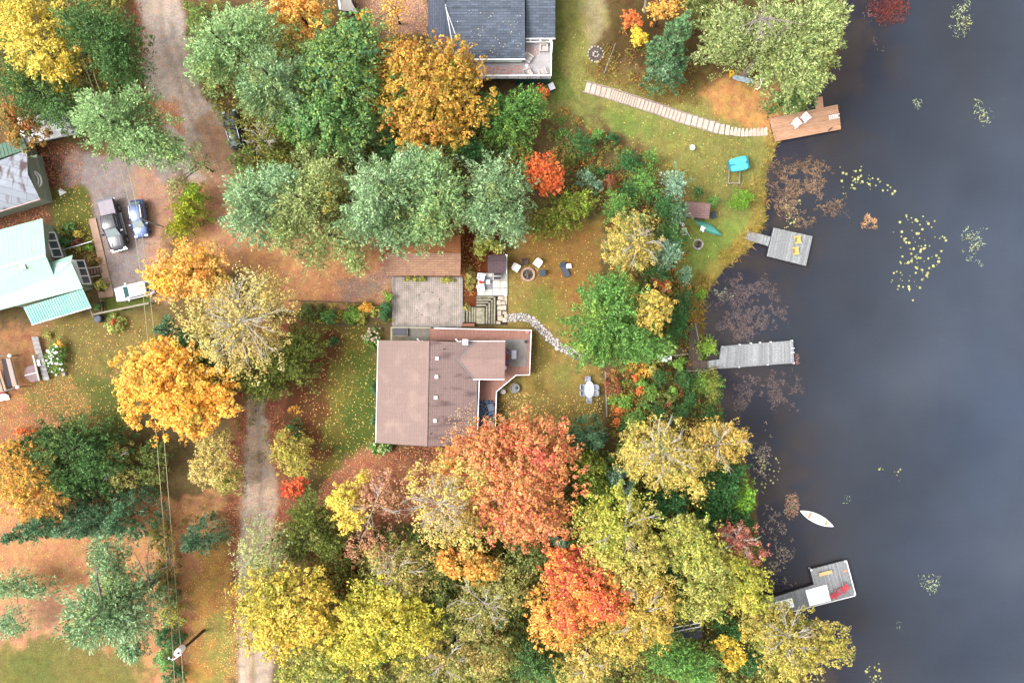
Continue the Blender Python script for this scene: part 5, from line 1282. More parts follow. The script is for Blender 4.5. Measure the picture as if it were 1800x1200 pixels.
def paddle_boat():
    g = G(1294, 292); r = T('pedal_boat', 'turquoise pedal boat sitting on a wooden frame near the shore', 'pedal boat', W(1295, 291, 1.0), ang(33, -7)); r.location.z = g.z
    m = mat('turquoise_plastic', c(96, 222, 232), c(80, 206, 220), .35, 2, .5, 0, spec=.5); md = mat('deep_turquoise', c(28, 150, 176), None, .5, 2, .4, 0)
    L, Bm = 2.35, 1.7; pts = []
    for k in range(28):
        t = 2*PI*k/28; s = lambda v: math.copysign(abs(v)**.45, v); taper = 1-.10*(math.cos(t) < -.2)
        pts.append((L/2*s(math.cos(t)), Bm/2*s(math.sin(t))*taper))
    b = MB(); k = len(pts); b.add([(x, y, .95) for x, y in pts]+[(x, y, .75) for x, y in pts]+[(x*.85, y*.85, .5) for x, y in pts], [tuple(range(k))]+[(i+d, (i+1) % k+d, (i+1) % k+k+d, i+k+d) for d in (0, k) for i in range(k)]+[tuple(range(3*k-1, 2*k-1, -1))]); b.build('hull', md, r)
    for y in (.4, -.4): 
        b = MB(); q = [(x*.86, y+v*.40) for x, v in ((p_[0], p_[1]/Bm*2) for p_ in pts)]; b.prism(q, .9, 1.06); b.build('float', m, r)
    MB().box(.45, 0, .98, .9, .1, .12).build('centre_groove', md, r); MB().lathe(-.62, .0, [(.15, .95), (.15, 1.02)], 12).build('drain_well', mat('navy_well', c(20, 100, 140), None, .5, 3, .3, 0), r)
    MB().box(1.12, 0, .9, .14, 1.5, .2).build('stern', md, r)
    f = T('wooden_rack', 'wooden frame lying on the grass under the turquoise pedal boat', 'rack', W(1291, 312, g.z))
    for x in (1282, 1301): MB().beam(W(x, 295, 1.0), W(x-2, 323, 1.15), .13, .13).build('rail', M_fencewood, f, world=True)
    MB().beam(W(1281, 322, 1.2), W(1301, 322, 1.2), .11, .11).build('crossbar', M_fencewood, f, world=True)
    for x in (1281, 1300): 
        p = W(x, 324, 1.1); MB().box(p.x, p.y, 1.0, .1, .1, .9).build('leg', M_fencewood, f, world=True)
paddle_boat()
def boards():
    g = G(1310, 145); r = T('paddle_board', 'pale paddle board with a blue-grey pattern lying under the big pine', 'paddle board', W(1307, 141, g.z+.2), ang(40, 9)); L = 2.7
    m = mat('patterned_board', c(222, 232, 236), c(110, 140, 156), .5, 3.5, 1, 0)
    pts = [(-L/2, -.2), (-L/4, -.3), (L/4, -.3), (L/2-.1, -.16), (L/2, 0), (L/2-.1, .16), (L/4, .3), (-L/4, .3), (-L/2, .2)]
    MB().prism(pts, .12, .24).build('board', m, r); MB().box(-L/2+.25, 0, .25, .16, .3, .02).build('deck_pad', M_metal, r)
    r2 = T('yellow_kayak', 'bright yellow seat float at the left end of the pale paddle board', 'float', W(1285, 131, g.z+.2), .4)
    MB().add([(-.45, -.45, .1), (.35, -.3, .1), (.4, .35, .1), (-.05, .55, .1), (-.4, -.35, .35), (.3, -.2, .38), (.3, .25, .38), (-.02, .45, .3)], [(3,2,1,0), (4,5,6,7), (0,1,5,4), (1,2,6,5), (2,3,7,6), (3,0,4,7)]).build('body', mat('bright_yellow', c(244, 190, 24), None, .5, 2, .4, 0), r2)
    MB().lathe(.0, .1, [(.12, .36), (.12, .41)], 10).build('cup_well', mat('amber', c(170, 100, 20), None, .6, 2, .4, 0), r2)
    r3 = T('hammock_frame', 'curved white frame with a beige cloth at the right end of the paddle board', 'chair frame', W(1330, 151, g.z+.2), 0)
    MB().tube([(.35, .7, .3), (.4, .2, .5), (.25, -.3, .45), (0, -.5, .3), (-.2, -.4, .2)], .05, 6).build('arc', M_chair_w, r3)
    MB().tube([(-.25, .5, .2), (-.2, 0, .3), (-.35, -.7, .1)], .05, 6).build('leg', M_yel, r3)
    MB().slab([(-.2, .45, .3), (-.15, -.35, .25), (.2, -.3, .4), (.35, .4, .45)], .03).build('cloth', mat('beige_cloth', c(206, 176, 150), None, .8, 3, .4, .1), r3)
boards()
def storage_box():
    p = W(1169, 630.5, 2.0); r = T('storage_box', 'white rectangular deck box among the shrubs at the head of the boardwalk', 'box', (p.x, p.y, hz(p.x, p.y)))
    MB().box(0, 0, .32, 1.55, .62, .64).build('body', M_chair_w, r); MB().box(0, 0, .69, 1.64, .7, .09).build('lid', M_plastic, r)
storage_box()
# garden edge timbers along the bank
def edging(label, pts, h=.5, wd=.16, m=M_fencewood, name='retaining_wall', cat='retaining wall'):
    V = [G(*p) for p in pts]; r = T(name, label, cat, V[0])
    for i in range(len(V)-1):
        n = max(1, int((V[i+1]-V[i]).length/2.4))
        for k in range(n): 
            a = L3(V[i], V[i+1], k/n); b = L3(V[i], V[i+1], (k+1)/n); d = (b-a).normalized()*.02; a = a+d; b = b-d
            za = max(a.z, b.z)+.1; a.z = b.z = za-h/2+.0
            MB().beam(a, b, wd, h).build('timber', m, r, world=True)
edging('timber retaining edge running down the right side of the lower lawn', [(1064, 652), (1066.5, 733)])
edging('timber retaining edge beside the upper lawn near the bare-branched birch', [(1062, 420), (1062.5, 464)])
def lawn_steps():
    r = T('bank_steps', 'dark wooden steps at the end of the flagstone path under the pine', 'steps', G(1046, 633))
    for k in range(6): 
        a = G(1032+6*k, 626, .06); b = G(1032+6*k, 636, .06); a.z = b.z = 2.1-.05*k; MB().beam(a, b, .18, .12).build('tread', M_darkwood, r, world=True)
    MB().beam(G(1030, 636.5, .15), G(1063, 635, .15), .14, .2).build('edge_timber', mat('red_timber', c(178, 120, 96)), r, world=True)
    o = T('boulder', 'single pale boulder at the top of the timber edge on the lower lawn', 'boulder', G(1059.5, 641)); MB().ball(0, 0, .15, .3, .25, 9, 6).build('stone', M_stone, o)
lawn_steps()
edging('low timber edge between the orange clearing and the flower bed left of the patio', [(508, 528.5), (560, 529), (640, 533)], .2, .1, M_darkwood, 'bed_edging', 'garden edging')
edging('low timber edge along the lawn below the flower bed left of the patio', [(536, 570), (600, 569.5), (688, 574)], .2, .1, M_darkwood, 'bed_edging', 'garden edging')
def fence_beam():
    r = T('split_rail_fence', 'pale horizontal rail fence beside the silver-white car', 'fence', G(215, 545))
    for a, b in (((163, 553), (262, 533)), ((158, 541), (164, 557))):
        MB().beam(W(*a, 3.0), W(*b, 3.0), .14, .12).build('rail', M_fencewood, r, world=True)
    MB().beam(W(166, 551, 2.6), W(262, 531.5, 2.6), .08, .1).build('rail', M_fencewood, r, world=True)
    for p_ in ((163, 554), (212, 544), (262, 533), (178, 528)):
        p = W(*p_, 2.9); MB().box(p.x, p.y, 2.45, .13, .13, 1.1).build('post', M_fencewood, r, world=True)
    MB().beam(W(177, 527, 2.4), W(181, 548, 2.4), .12, .3).build('bed_board', mat('grey_board', c(130, 112, 100)), r, world=True)
fence_beam()
lathe_thing('water_barrel', 'dark blue-grey barrel at the corner of the rail fence', 'barrel', 171, 560, 2.05, [(.4, 0), (.46, .4), (.42, .8), (.3, .84)], mat('blue_grey_barrel', c(84, 92, 110), None, .6, 3, .5, .05))
def white_cone():
    p = G(110, 338); r = T('lawn_sculpture', 'white angular pyramid ornament on the grass above the parked pickup', 'ornament', p); MB().add([(-.28, .5, .02), (-.3, -.45, .02), (.5, .0, .02), (-.1, .05, .7)], [(0,1,2), (0,3,1), (1,3,2), (2,3,0)]).build('body', M_plastic, r)
white_cone()
def pipe_rail():
    r = T('garden_rail', 'thin white metal rail crossing the flower bed by the turquoise house', 'rail', G(135, 432)); MB().tube([W(106, 440, 3), W(135, 432, 3), W(162, 424, 3)], .05, 6).build('bar', M_metal, r, world=True)
    for x, y in ((110, 439), (160, 425)):
        p = W(x, y, 3); MB().box(p.x, p.y, 2.5, .05, .05, .95).build('post', M_metal, r, world=True)
pipe_rail()
# swing and round table, far left
def swing():
    r = T('canopy_swing', 'garden swing frame with a dark seat and round white feet at the left edge', 'garden swing', W(18, 658, 2))
    z = 3.6; P = [W(-12, 626, z), W(17, 624.5, z), W(31, 680, z), W(6, 688, z)]
    mg = mat('grey_tube', c(128, 120, 112), None, .5, 3, .4, 0)
    for a, b in ((0, 1), (1, 2), (2, 3), (3, 0)): MB().tube([P[a], P[b]], .09, 8).build('frame_tube', mg, r, world=True)
    MB().slab([W(10, 630, z-.2), W(17, 630, z-.2), W(29, 678, z-.2), W(22, 680, z-.2)], .06).build('pale_board', mat('rose_beige_board', c(200, 168, 154), None, .7, 3, .4, .1), r, world=True)
    MB().slab([W(2, 630, z-.4), W(10, 630, z-.4), W(21, 678, z-.4), W(13, 682, z-.4)], .1).build('dark_seat', mat('near_black_fabric', (.02, .018, .022), None, .8, 3, .4, 0), r, world=True)
    MB().slab([W(-12, 650, z-.8), W(0, 650, z-.8), W(12, 688, z-.8), W(-12, 690, z-.8)], .1).build('wood_platform', M_concrete, r, world=True)
    for px, py in ((17, 625), (31, 680)):
        p = W(px, py, z); MB().ball(p.x, p.y, z, .22, .22).build('end_cap', M_plastic, r, world=True)
        MB().tube([p, p+Vector((.0, 0, -1.6))], .07, 6).build('leg', mg, r, world=True)
    o = T('towel', 'white cloth with a red edge lying below the garden swing', 'cloth', G(8, 697)); MB().slab([(-.8, .2, .2), (.2, .35, .25), (.6, .2, .3), (.7, -.3, .2), (-.6, -.5, .1)], .05).build('cloth', M_plastic, o); MB().slab([(-.9, .5, .2), (.3, .6, .25), (.2, .4, .27), (-.8, .25, .22)], .05).build('edge', mat('deep_red', c(170, 40, 50)), o)
swing()
def hex_table():
    r = T('picnic_table', 'plum-brown half-octagon table with a white centre seam beside the grey boards', 'table', W(55, 654, 2))
    z = 2.75; P = [W(x, y, z) for x, y in ((48, 644), (63, 640), (68, 668), (55, 672), (43, 661), (44, 650))]
    MB().slab(P, .06).build('table_top', mat('plum_boards', c(150, 122, 124), c(130, 104, 106), .7, 3, .6, .1), r, world=True)
    MB().beam(W(43, 660, z+.02), W(66, 654, z+.02), .07, .04).build('seam', M_white, r, world=True)
    MB().beam(W(58, 624, z+.06), W(69, 669, z+.06), .2, .1).build('edge_rail', mat('pale_rose_wood', c(216, 206, 204)), r, world=True)
    for x, y in ((50, 648), (62, 664)):
        p = W(x, y, 2.7); MB().box(p.x, p.y, 2.35, .1, .1, .7).build('leg', M_darkwood, r, world=True)
    b = T('grey_platform', 'narrow grey board platform beside the white-flowered hydrangea', 'platform', W(66, 636, 2)); zz = 2.5
    for k in range(10):
        y = 592+k*7.7; x = 55+k*2.1; MB().slab([W(x, y, zz), W(x+11.5, y-.8, zz), W(x+13, y+6.2, zz), W(x+1.5, y+7, zz)], .06).build('board', M_stoneg, b, world=True)
    MB().box(*W(68, 637.5, zz+.1), .3, .7, .15, .2).build('hatch', M_plastic, b, world=True)
hex_table()
def planter_box():
    r = T('raised_bed_post', 'small white post at the lower corner of the hydrangea bed', 'post', G(115, 657)); MB().box(0, 0, .2, .3, .35, .4, .3).build('body', M_stone, r)
planter_box()
# ------------------------------------------------------------ power line
def power():
    base = G(358, 1108); zt_ = 9.2; top = W(313, 1147.5, zt_)
    r = T('utility_pole', 'wooden utility pole with a white transformer leaning over the hedge near the bottom left', 'utility pole', base)
    MB().tube([base+Vector((0, 0, -.3)), top], [.19, .13], 10).build('pole', mat('pole_wood', c(120, 92, 84), c(90, 70, 64), .9, 4, .7, .2, stretch=(1, 1, .2)), r, world=True)
    c0 = W(313.5, 1144.5, zt_-.2)
    d = Vector((math.cos(.9), math.sin(.9), 0))
    t = MB(); t.lathe(c0.x-.0, c0.y, [(.3, zt_-1.4), (.36, zt_-1.3), (.36, zt_-.3), (.3, zt_-.15), (.05, zt_-.1)], 16, 1.0, 1.0); o = t.build('transformer', M_plastic, r, world=True)
    for px, py in ((311.5, 1147.5), ):
        q = W(px, py, zt_-.3); t = MB(); t.lathe(q.x, q.y, [(.3, zt_-1.4), (.36, zt_-1.3), (.36, zt_-.3), (.3, zt_-.15), (.05, zt_-.1)], 16); t.build('transformer', M_plastic, r, world=True)
    MB().tube([W(319, 1149, zt_), W(306, 1158, zt_)], .06, 6).build('cross_arm', M_metal, r, world=True)
    for px, py in ((304, 1158), (297, 1156)):
        q = W(px, py, zt_); MB().lathe(q.x, q.y, [(.07, zt_-.1), (.12, zt_), (.05, zt_+.15)], 8).build('insulator', M_plastic, r, world=True)
    MB().tube([W(304, 1158, zt_), W(300, 1158, zt_+.05), W(296, 1155, zt_), W(298, 1153, zt_)], .04, 6).build('wire_loop', M_metal, r, world=True)
    mw_ = mat('pale_cable', c(206, 200, 160), None, .5, 3, .3, 0)
    def wire(label, P):
        o = MB().tube([W(x, y, z) for x, y, z in P], .028, 5).build('power_line', mw_); tag(o, label, 'power line', 'overhead power lines')
    wire('left of two overhead wires crossing the left side of the scene', [(108, -60, 9), (125, 42, 8.8), (158, 140, 8.6), (210, 290, 8.2), (232, 375, 7.9), (250, 500, 7.7), (264, 640, 7.6), (276, 780, 7.7), (288, 930, 8), (300, 1085, 8.6), (304.5, 1158, 9.3), (311, 1262, 9.5)])
    wire('right of two overhead wires crossing the left side of the scene', [(120, -60, 9), (140, 42, 8.8), (168, 140, 8.6), (226, 300, 8.2), (246, 390, 7.9), (262, 500, 7.7), (276, 640, 7.6), (289, 780, 7.7), (301, 930, 8), (313, 1085, 8.6), (319, 1150, 9.3), (326, 1262, 9.5)])
    g = MB().tube([W(321, 1149, 8.6), G(430, 1172, .05)], .02, 5).build('guy_wire', mw_); tag(g, 'pale guy wire running from the utility pole down towards the gravel lane', 'guy wire')
power()
# ------------------------------------------------------------ trees and plants
KL = 1.68
def P_(*cols, k=1.0): return [c(*q, k=KL*k) for q in cols]
PAL = dict(
 gold=P_((255,178,30),(255,192,50),(246,156,30),(255,204,70),(206,176,50),(255,168,56),k=1.12),
 goldorange=P_((250,160,40),(255,180,60),(255,200,90),(232,136,36),(226,188,60)),
 orange=P_((255,120,40),(240,90,40),(255,150,60),(230,110,40)),
 redorange=P_((228,104,80),(242,136,72),(170,156,62),(244,160,100),(224,88,62),(236,172,66),(228,130,116),(214,166,62),(238,120,66)),
 fire=P_((250,120,50),(250,180,60),(232,96,56),(226,70,66),(255,190,80),(236,150,60)),
 oak=P_((206,160,44),(190,168,48),(226,150,40),(160,150,44),(200,110,34),(228,180,60)),
 tan=P_((196,176,92),(206,186,104),(174,158,80),(210,180,70),(160,156,74)),
 tanyellow=P_((206,184,82),(216,186,72),(190,174,96),(220,190,66),(166,164,70)),
 yellow=P_((240,204,50),(250,220,80),(220,190,50),(200,180,50)),
 lime=P_((176,174,58),(150,160,58),(204,190,64),(126,146,54),(206,190,100),(166,168,62)),
 olive=P_((156,150,68),(178,166,80),(128,136,56),(196,178,92),(186,150,70)),
 olivedark=P_((106,120,48),(130,136,58),(86,104,44),(150,148,70)),
 pink=P_((214,150,120),(226,166,128),(190,120,96),(230,180,110),(170,120,100)),
 pine=P_((138,170,112),(164,194,150),(112,148,100),(176,200,146),(98,136,92)),
 pineblue=P_((142,172,122),(172,198,148),(118,150,104),(104,136,90),(160,176,112)),
 pinelight=P_((144,178,120),(170,198,136),(118,156,98),(178,192,116)),
 pinedark=P_((88,128,66),(112,150,82),(70,108,56),(126,154,84)),
 pineolive=P_((150,164,104),(176,184,120),(122,144,86),(164,166,96),(140,170,104)),
 broadgreen=P_((92,140,66),(120,160,84),(70,114,54),(150,172,70),(84,132,84)),
 cedar=P_((100,150,70),(126,172,84),(78,126,58),(150,182,84)),
 cedardark=P_((62,116,62),(84,138,74),(50,96,50),(108,152,80)),
 bluespruce=P_((112,150,112),(148,182,150),(88,126,90),(160,192,166)),
 spruce=P_((84,128,84),(112,152,108),(66,106,66),(138,172,134)),
 brightgreen=P_((110,160,50),(140,184,62),(88,140,44),(160,190,70)),
 hydrangea=P_((92,140,52),(120,160,60),(70,120,44)),
)
GREEN = ('pine', 'pineblue', 'pinelight', 'pinedark', 'pineolive', 'broadgreen', 'cedar', 'cedardark', 'bluespruce', 'spruce')
PAL = {k_: ([tuple(min(.8, {'pinedark': .82, 'cedardark': .85, 'cedar': 1.0, 'broadgreen': 1.05, 'spruce': 1.0, 'bluespruce': 1.1}.get(k_, 1.15)*x) for x in q) for q in v_] if k_ in GREEN else v_) for k_, v_ in PAL.items()}
def rand_unit(n, rg):
    v = rg.normal(size=(n, 3)); return unit(v)
def leafset(clumps, per, rc, rg, pal, tcl, kind, lsize, flat=0.65, axis=None, st=1.0):
    """clumps (n,3); per leaves each; returns arrays"""
    n = len(clumps); idx = np.repeat(np.arange(n), per); N = len(idx)
    d = rand_unit(N, rg); d[:, 2] = np.abs(d[:, 2])*.9-.12; d = unit(d)
    rr = rc[idx][:, None]*rg.uniform(.62, 1.08, (N, 1))
    off = d*rr*np.array([1, 1, flat]); rad = np.zeros((N, 3))
    if axis is not None:
        rad[:, :2] = unit(clumps[:, :2]-np.array(axis)+rg.normal(0, .25, (n, 2)))[idx]; dt = (off*rad).sum(1, keepdims=True); off = off*(1/math.sqrt(st))+rad*dt*(st-1/math.sqrt(st))
    P = clumps[idx]+off
    t = tcl[idx]+rg.normal(0, .13, N)
    col = palmix(pal, t % 1.0 if False else np.clip(t, 0, 1))*rg.uniform(.5, 1.5, (N, 1))*rg.uniform(.78, 1.2, n)[idx][:, None]
    if n > 30 and axis is not None and kind == 'broad':
        ac = rg.uniform(0, 1, n); f_ = np.where((ac < .13)[:, None], np.array([.66, .84, .8]), np.where((ac > .9)[:, None], np.array([1.12, 1.06, 1.25]), 1.0)); col = col*f_[idx]
    if kind == 'broad':
        nr = unit(d*.8+np.array([0, 0, .55])+rand_unit(N, rg)*.65)
        a = unit(np.cross(nr, rand_unit(N, rg))); b = np.cross(nr, a); s = lsize*rg.uniform(.65, 1.3, (N, 1))
        return P, a*s, b*s*.62, col
    else:
        a = unit(d*.6+rad*.32+np.array([0, 0, .25])+rand_unit(N, rg)*.6); b = unit(np.cross(a, rand_unit(N, rg)))
        s = lsize*rg.uniform(.6, 1.3, (N, 1)); return P, a*s*1.12, b*s*.36, col
TREE_N = 0
STAT = [0]
def crown_clumps(kind, cx, cy, rx, ry, z, depth, rg, cl):
    """clump centres of one lobe"""
    area = PI*rx*ry; ph = rg.uniform(0, 6.28, 5); am = np.array([.09, .10, .09, .08, .07]); fq = (2, 3, 5, 7, 11)
    def f(th): return 1+sum(am[k]*np.sin(fq[k]*th+ph[k]) for k in range(5))
    out = []
    if kind == 'cone':
        n = max(40, int(rx*z*4.2)); u = rg.uniform(0, 1, n)**.62; th = rg.uniform(0, 6.28, n)
        return [(cx+(rx*a**.85*rg.uniform(.55, 1.05))*math.cos(b)*(1+.12*math.sin(7*b)), cy+(rx*a**.85*rg.uniform(.55, 1.05))*math.sin(b), z-depth*a) for a, b in zip(u, th)]
    if kind == 'pine':
        R = (rx+ry)/2; off = rg.uniform(0, 6.28)
        for t in range(4):
            nb = int(5+R*1.5)+t; u = (t+1)/4; z0 = z-depth*(u**1.3)+.3
            ln = .38+.62*u
            for k in range(nb):
                th = off+2*PI*(k+rg.uniform(-.3, .3))/nb+t*.7; L_ = ln*f(th)*rg.uniform(.8, 1.12)
                m = max(2, int(R*L_/(cl*.95)))
                for j in range(m):
                    q = (j+1)/m; w_ = (1-q*.5)*.32
                    out.append((cx+rx*L_*q*math.cos(th)+rg.normal(0, cl*.35), cy+ry*L_*q*math.sin(th)+rg.normal(0, cl*.35), z0-(.5-q)**2*0.8-q*.5*u+rg.normal(0, .15)))
    elif kind == 'spruce':
        R = (rx+ry)/2; n = max(26, int(area*3.4)); u = np.sqrt(rg.uniform(0, 1, n)); th = rg.uniform(0, 6.28, n)
        star = .86+.14*np.cos(th*rg.integers(6, 9)+ph[0])
        for a, b, s in zip(u, th, star): out.append((cx+rx*a*math.cos(b)*s, cy+ry*a*math.sin(b)*s, z-depth*a*1.0+rg.normal(0, .12)))
        out.append((cx, cy, z+.2))
    else:
        n = max(7, int(area/(cl*cl*1.15))); u = np.sqrt(rg.uniform(0, 1, n)); th = rg.uniform(0, 6.28, n)
        for a, b in zip(u, th):
            g = f(b)*rg.uniform(.86, 1.1); out.append((cx+rx*a*g*math.cos(b), cy+ry*a*g*math.sin(b), z-depth*a**2.4+rg.normal(0, .32*cl)))
        n2 = int(n*.55); u = np.sqrt(rg.uniform(0, 1, n2)); th = rg.uniform(0, 6.28, n2)
        for a, b in zip(u, th): out.append((cx+.92*rx*a*math.cos(b), cy+.92*ry*a*math.sin(b), z-depth*(.35+.75*a**2)-rg.uniform(.3, 1.2)))
    return out
def tree(name, label, kind, lobes, H, pal, dens=150, leaf=.135, cl=.8, depth=None, bark=None, cat='tree', group=None, branches=0, limbs=9, lean=(0, 0), seed=None, tr=None, grad=None, base=None, low=False):
    global TREE_N
    sc_ = 1.13 if H > 7 else (1.08 if H > 3 else (1.18 if group and 'bank' in group else 1.0))
    if kind == 'broad': pal_ = [tuple(.93*x+.07*(.3*q[0]+.6*q[1]+.1*q[2]) for x in q) for q in (PAL[pal] if isinstance(pal, str) else pal)]; pal = pal_
    if kind == 'broad' and H > 4: cl *= .8; leaf *= .95
    if kind == 'pine' and H > 8: cl *= .8
    lobes = [(q_[0], q_[1], q_[2]*sc_, q_[3]*sc_)+tuple(q_[4:]) for q_ in lobes]
    TREE_N += 1; rg = np.random.default_rng(seed or 100+TREE_N); pal = PAL[pal] if isinstance(pal, str) else pal
    l0 = lobes[0]; gz0 = G(l0[0]*.9+90, l0[1]*.9+60).z; zc = gz0+(H*.82 if kind != 'cone' else H)
    c0 = W(l0[0], l0[1], zc); gz = max(hz(c0.x, c0.y), 0.0)
    if base: b = G(*base)
    else: b = Vector((c0.x+lean[0], c0.y+lean[1], gz))
    r = T(name, label, cat, b, 0, group)
    allc = []; tint = []
    for li, lb in enumerate(lobes):
        px, py, rpx, rpy = lb[:4]; dzl = lb[4] if len(lb) > 4 else 0
        z = zc+dzl; q = W(px, py, z); k = (CZ-z)/F; rx, ry = rpx*k, rpy*k
        dp = depth if depth is not None else (min(H*.55, max(rx, ry)*(.75 if kind == 'broad' else .9)) if kind != 'spruce' else H*.62)
        if kind == 'cone': dp = H*.92
        cl_ = crown_clumps(kind, q.x, q.y, max(rx-cl*.55, .25), max(ry-cl*.55, .25), z, dp, rg, cl)
        if kind == 'broad' and H > 7:   # thin spots and stray sprigs
            o_ = np.array(cl_); kp = vnoise(o_[:, 0]+TREE_N*3, o_[:, 1], 1.15, 5)*.7+rg.uniform(0, .3, len(o_)) > .27; cl_ = [p_ for p_, k_ in zip(cl_, kp) if k_]
            for _ in range(int(len(cl_)*.14)):
                t_ = rg.uniform(0, 6.28); a_ = rg.uniform(.96, 1.2); cl_.append((q.x+rx*a_*math.cos(t_), q.y+ry*a_*math.sin(t_), z-dp*rg.uniform(.5, 1.0)))
        allc += cl_
        if H > 7 and kind != 'cone' and dens > 100 and li < 3:   # deeper foliage lower down the crown
            n_ = int(len(cl_)*.38); th_ = rg.uniform(0, 6.28, n_); u_ = np.sqrt(rg.uniform(0, 1, n_))*.8; zz_ = rg.uniform(gz+H*.25, z-dp*.5, n_)
            allc += [(q.x+rx*a*math.cos(t), q.y+ry*a*math.sin(t), b_) for a, t, b_ in zip(u_, th_, zz_)]
    C = np.array(allc); C[:, 2] = np.maximum(C[:, 2], gz+.25)
    tcl = fbm(C[:, 0]+TREE_N*13, C[:, 1], 3.0, 1)*1.5-.25+rg.normal(0, .16, len(C))
    if grad:   # palette drifts across the crown (a real colour change of the leaves)
        gx, gy, ga = grad; X = (C[:, 0]-C[:, 0].mean())/max(C[:, 0].std(), .1); Y = (C[:, 1]-C[:, 1].mean())/max(C[:, 1].std(), .1); tcl = tcl*(1-ga)+ga*(.5+.28*(gx*X+gy*Y))
    k = (CZ-zc)/F; area = sum(PI*lb[2]*lb[3] for lb in lobes)*k*k
    per = max(5, int(dens*.72*area*(1.3 if H > 7 else 1.1)/len(C))); leaf *= 1.13
    if kind == 'cone': per = int(dens/6)
    rc = cl*rg.uniform(.45, 1.25, len(C))*(.8 if kind != 'broad' else 1)
    A = leafset(C, per, rc, rg, pal, tcl, 'broad' if kind == 'broad' else 'needle', leaf, axis=(c0.x, c0.y), st=(1.2 if kind == 'broad' else (1.45 if kind == 'pine' else 1.25)) if H > 4 else 1.0)
    STAT[0] += len(A[0])*2
    quads_object('crown' if kind != 'shrub' else 'foliage', A[0], A[1], A[2], A[3], LEAF if kind == 'broad' else NEEDLE, r, b)
    # trunk and limbs
    tm = MB(); tr = tr or max(.07, H*.018)*(.4 if kind == 'cone' else 1); zt_ = zc+ (H*.05 if kind != 'broad' else -H*.12); top = Vector((c0.x, c0.y, zt_))
    mid = L3(b, top, .5)+Vector((rg.normal(0, .12), rg.normal(0, .12), 0))
    if not low:
        tm.tube([b-Vector((0, 0, .2)), b+Vector((0, 0, .4)), mid, top], [tr*1.25, tr, tr*.75, tr*.25], 7)
    else: tm.tube([b-Vector((0, 0, .1)), b+Vector((0, 0, .3)), Vector((b.x, b.y, max(zc-.2, b.z+.4)))], [tr, tr*.8, tr*.4], 6)
    if limbs and not low and kind != 'cone':
        sel = rg.choice(len(C), min(limbs, len(C)), replace=False)
        for s in sel:
            e = Vector(C[s]); t0 = rg.uniform(.42, .85); st = L3(mid, top, (t0-.4)/.6) if t0 > .4 else mid
            st = L3(b, top, t0)
            m_ = L3(st, e, .5)+Vector((0, 0, .35)); tm.tube([st, m_, e], [tr*.38, tr*.25, tr*.08], 5)
    tm.build('trunk', bark or M_bark, r, world=True)
    if branches:   # pale bare branches standing through the top of the crown
        bm_ = MB(); zc_ = zc
        hub = Vector((c0.x+rg.normal(0, .3), c0.y+rg.normal(0, .3), zc-H*.10)); R = max(l0[2], l0[3])*k
        for i in range(branches):
            th = 2*PI*(i+rg.uniform(-.3, .3))/branches; L_ = R*rg.uniform(.5, .98)
            e = hub+Vector((math.cos(th)*L_, math.sin(th)*L_, H*.10+rg.uniform(0, .5)-L_*.14)); m_ = L3(hub, e, .5)+Vector((rg.normal(0, .25), rg.normal(0, .25), .45))
            bm_.tube([hub, m_, e], [.062, .042, .015], 5)
            for s in range(7):
                st = L3(hub, m_, rg.uniform(.5, 1)) if s < 3 else L3(m_, e, rg.uniform(0, .8)); a2 = th+rg.uniform(-.9, .9); l2 = R*rg.uniform(.15, .42)
                e2 = st+Vector((math.cos(a2)*l2, math.sin(a2)*l2, rg.uniform(.1, .5))); bm_.tube([st, L3(st, e2, .5)+Vector((0, 0, .1)), e2], [.03, .022, .01], 4)
        bm_.build('bare_branches', M_birch, r, world=True)
    return r
B = 'broad'; N_ = 'pine'; SP = 'spruce'
# upper left
tree('birch_tree', 'leaning yellow birch with a white forked trunk at the top left corner', B, [(42,62,62,66),(20,20,60,40),(62,105,34,30)], 13, 'yellow', 110, bark=M_birch, tr=.26, base=(136,132), limbs=12)
tree('pine_tree', 'dark green pine left of the top of the gravel road', N_, [(178,60,54,62),(130,30,56,50),(190,105,36,32)], 15, 'pinedark', 190, base=(182,82))
tree('pine_tree', 'shadowy dark pine behind the yellow birch in the top left', N_, [(62,160,66,44),(20,140,40,36),(95,190,38,28)], 12, 'pinedark', 190)
tree('shrubby_tree', 'olive and rust coloured tree above the teal metal roof', B, [(20,215,38,40)], 8, P_((150,130,44),(176,120,40),(120,124,50),(190,90,40)), 150)
tree('young_tree', 'small golden sapling between the dark pine and the gravel road', B, [(172,108,26,34)], 6, P_((220,170,40),(200,150,40),(120,130,40)), 90, cl=.5, leaf=.11)
tree('pine_tree', 'pale green pine spreading over the white camper', N_, [(180,205,72,62),(235,240,52,40,-1),(150,190,48,44,1),(296,262,36,26,-3),(225,172,36,28,-1)], 15, 'pinelight', 180, grad=(.6,-.6,.4))
tree('pine_tree', 'faint low pine bough group between the gravel parking and the driveway', N_, [(345,285,26,16),(300,330,20,30,-1)], 6, 'pineolive', 60, cl=.6)
tree('pine_tree', 'large mid green pine right of the gravel road at the top', N_, [(375,60,72,66),(430,30,50,44),(355,105,40,34,-1)], 16, 'pinelight', 185)
tree('pine_tree', 'silvery blue-green pine in the middle of the upper pine group', N_, [(465,125,66,66),(438,165,32,32,-1.5)], 17, 'pineblue', 190)
tree('oak_tree', 'big leafy green oak between the silvery pine and the golden oak', B, [(580,125,92,98),(560,200,60,44,-1),(620,60,46,40,-1)], 15, 'broadgreen', 165, cl=.65)
tree('oak_tree', 'large golden-olive oak just left of the slate roof', B, [(748,150,88,84),(720,95,56,38,-.5),(790,110,46,44,-.5),(760,215,54,38,-1)], 14, 'oak', 170, cl=.6)
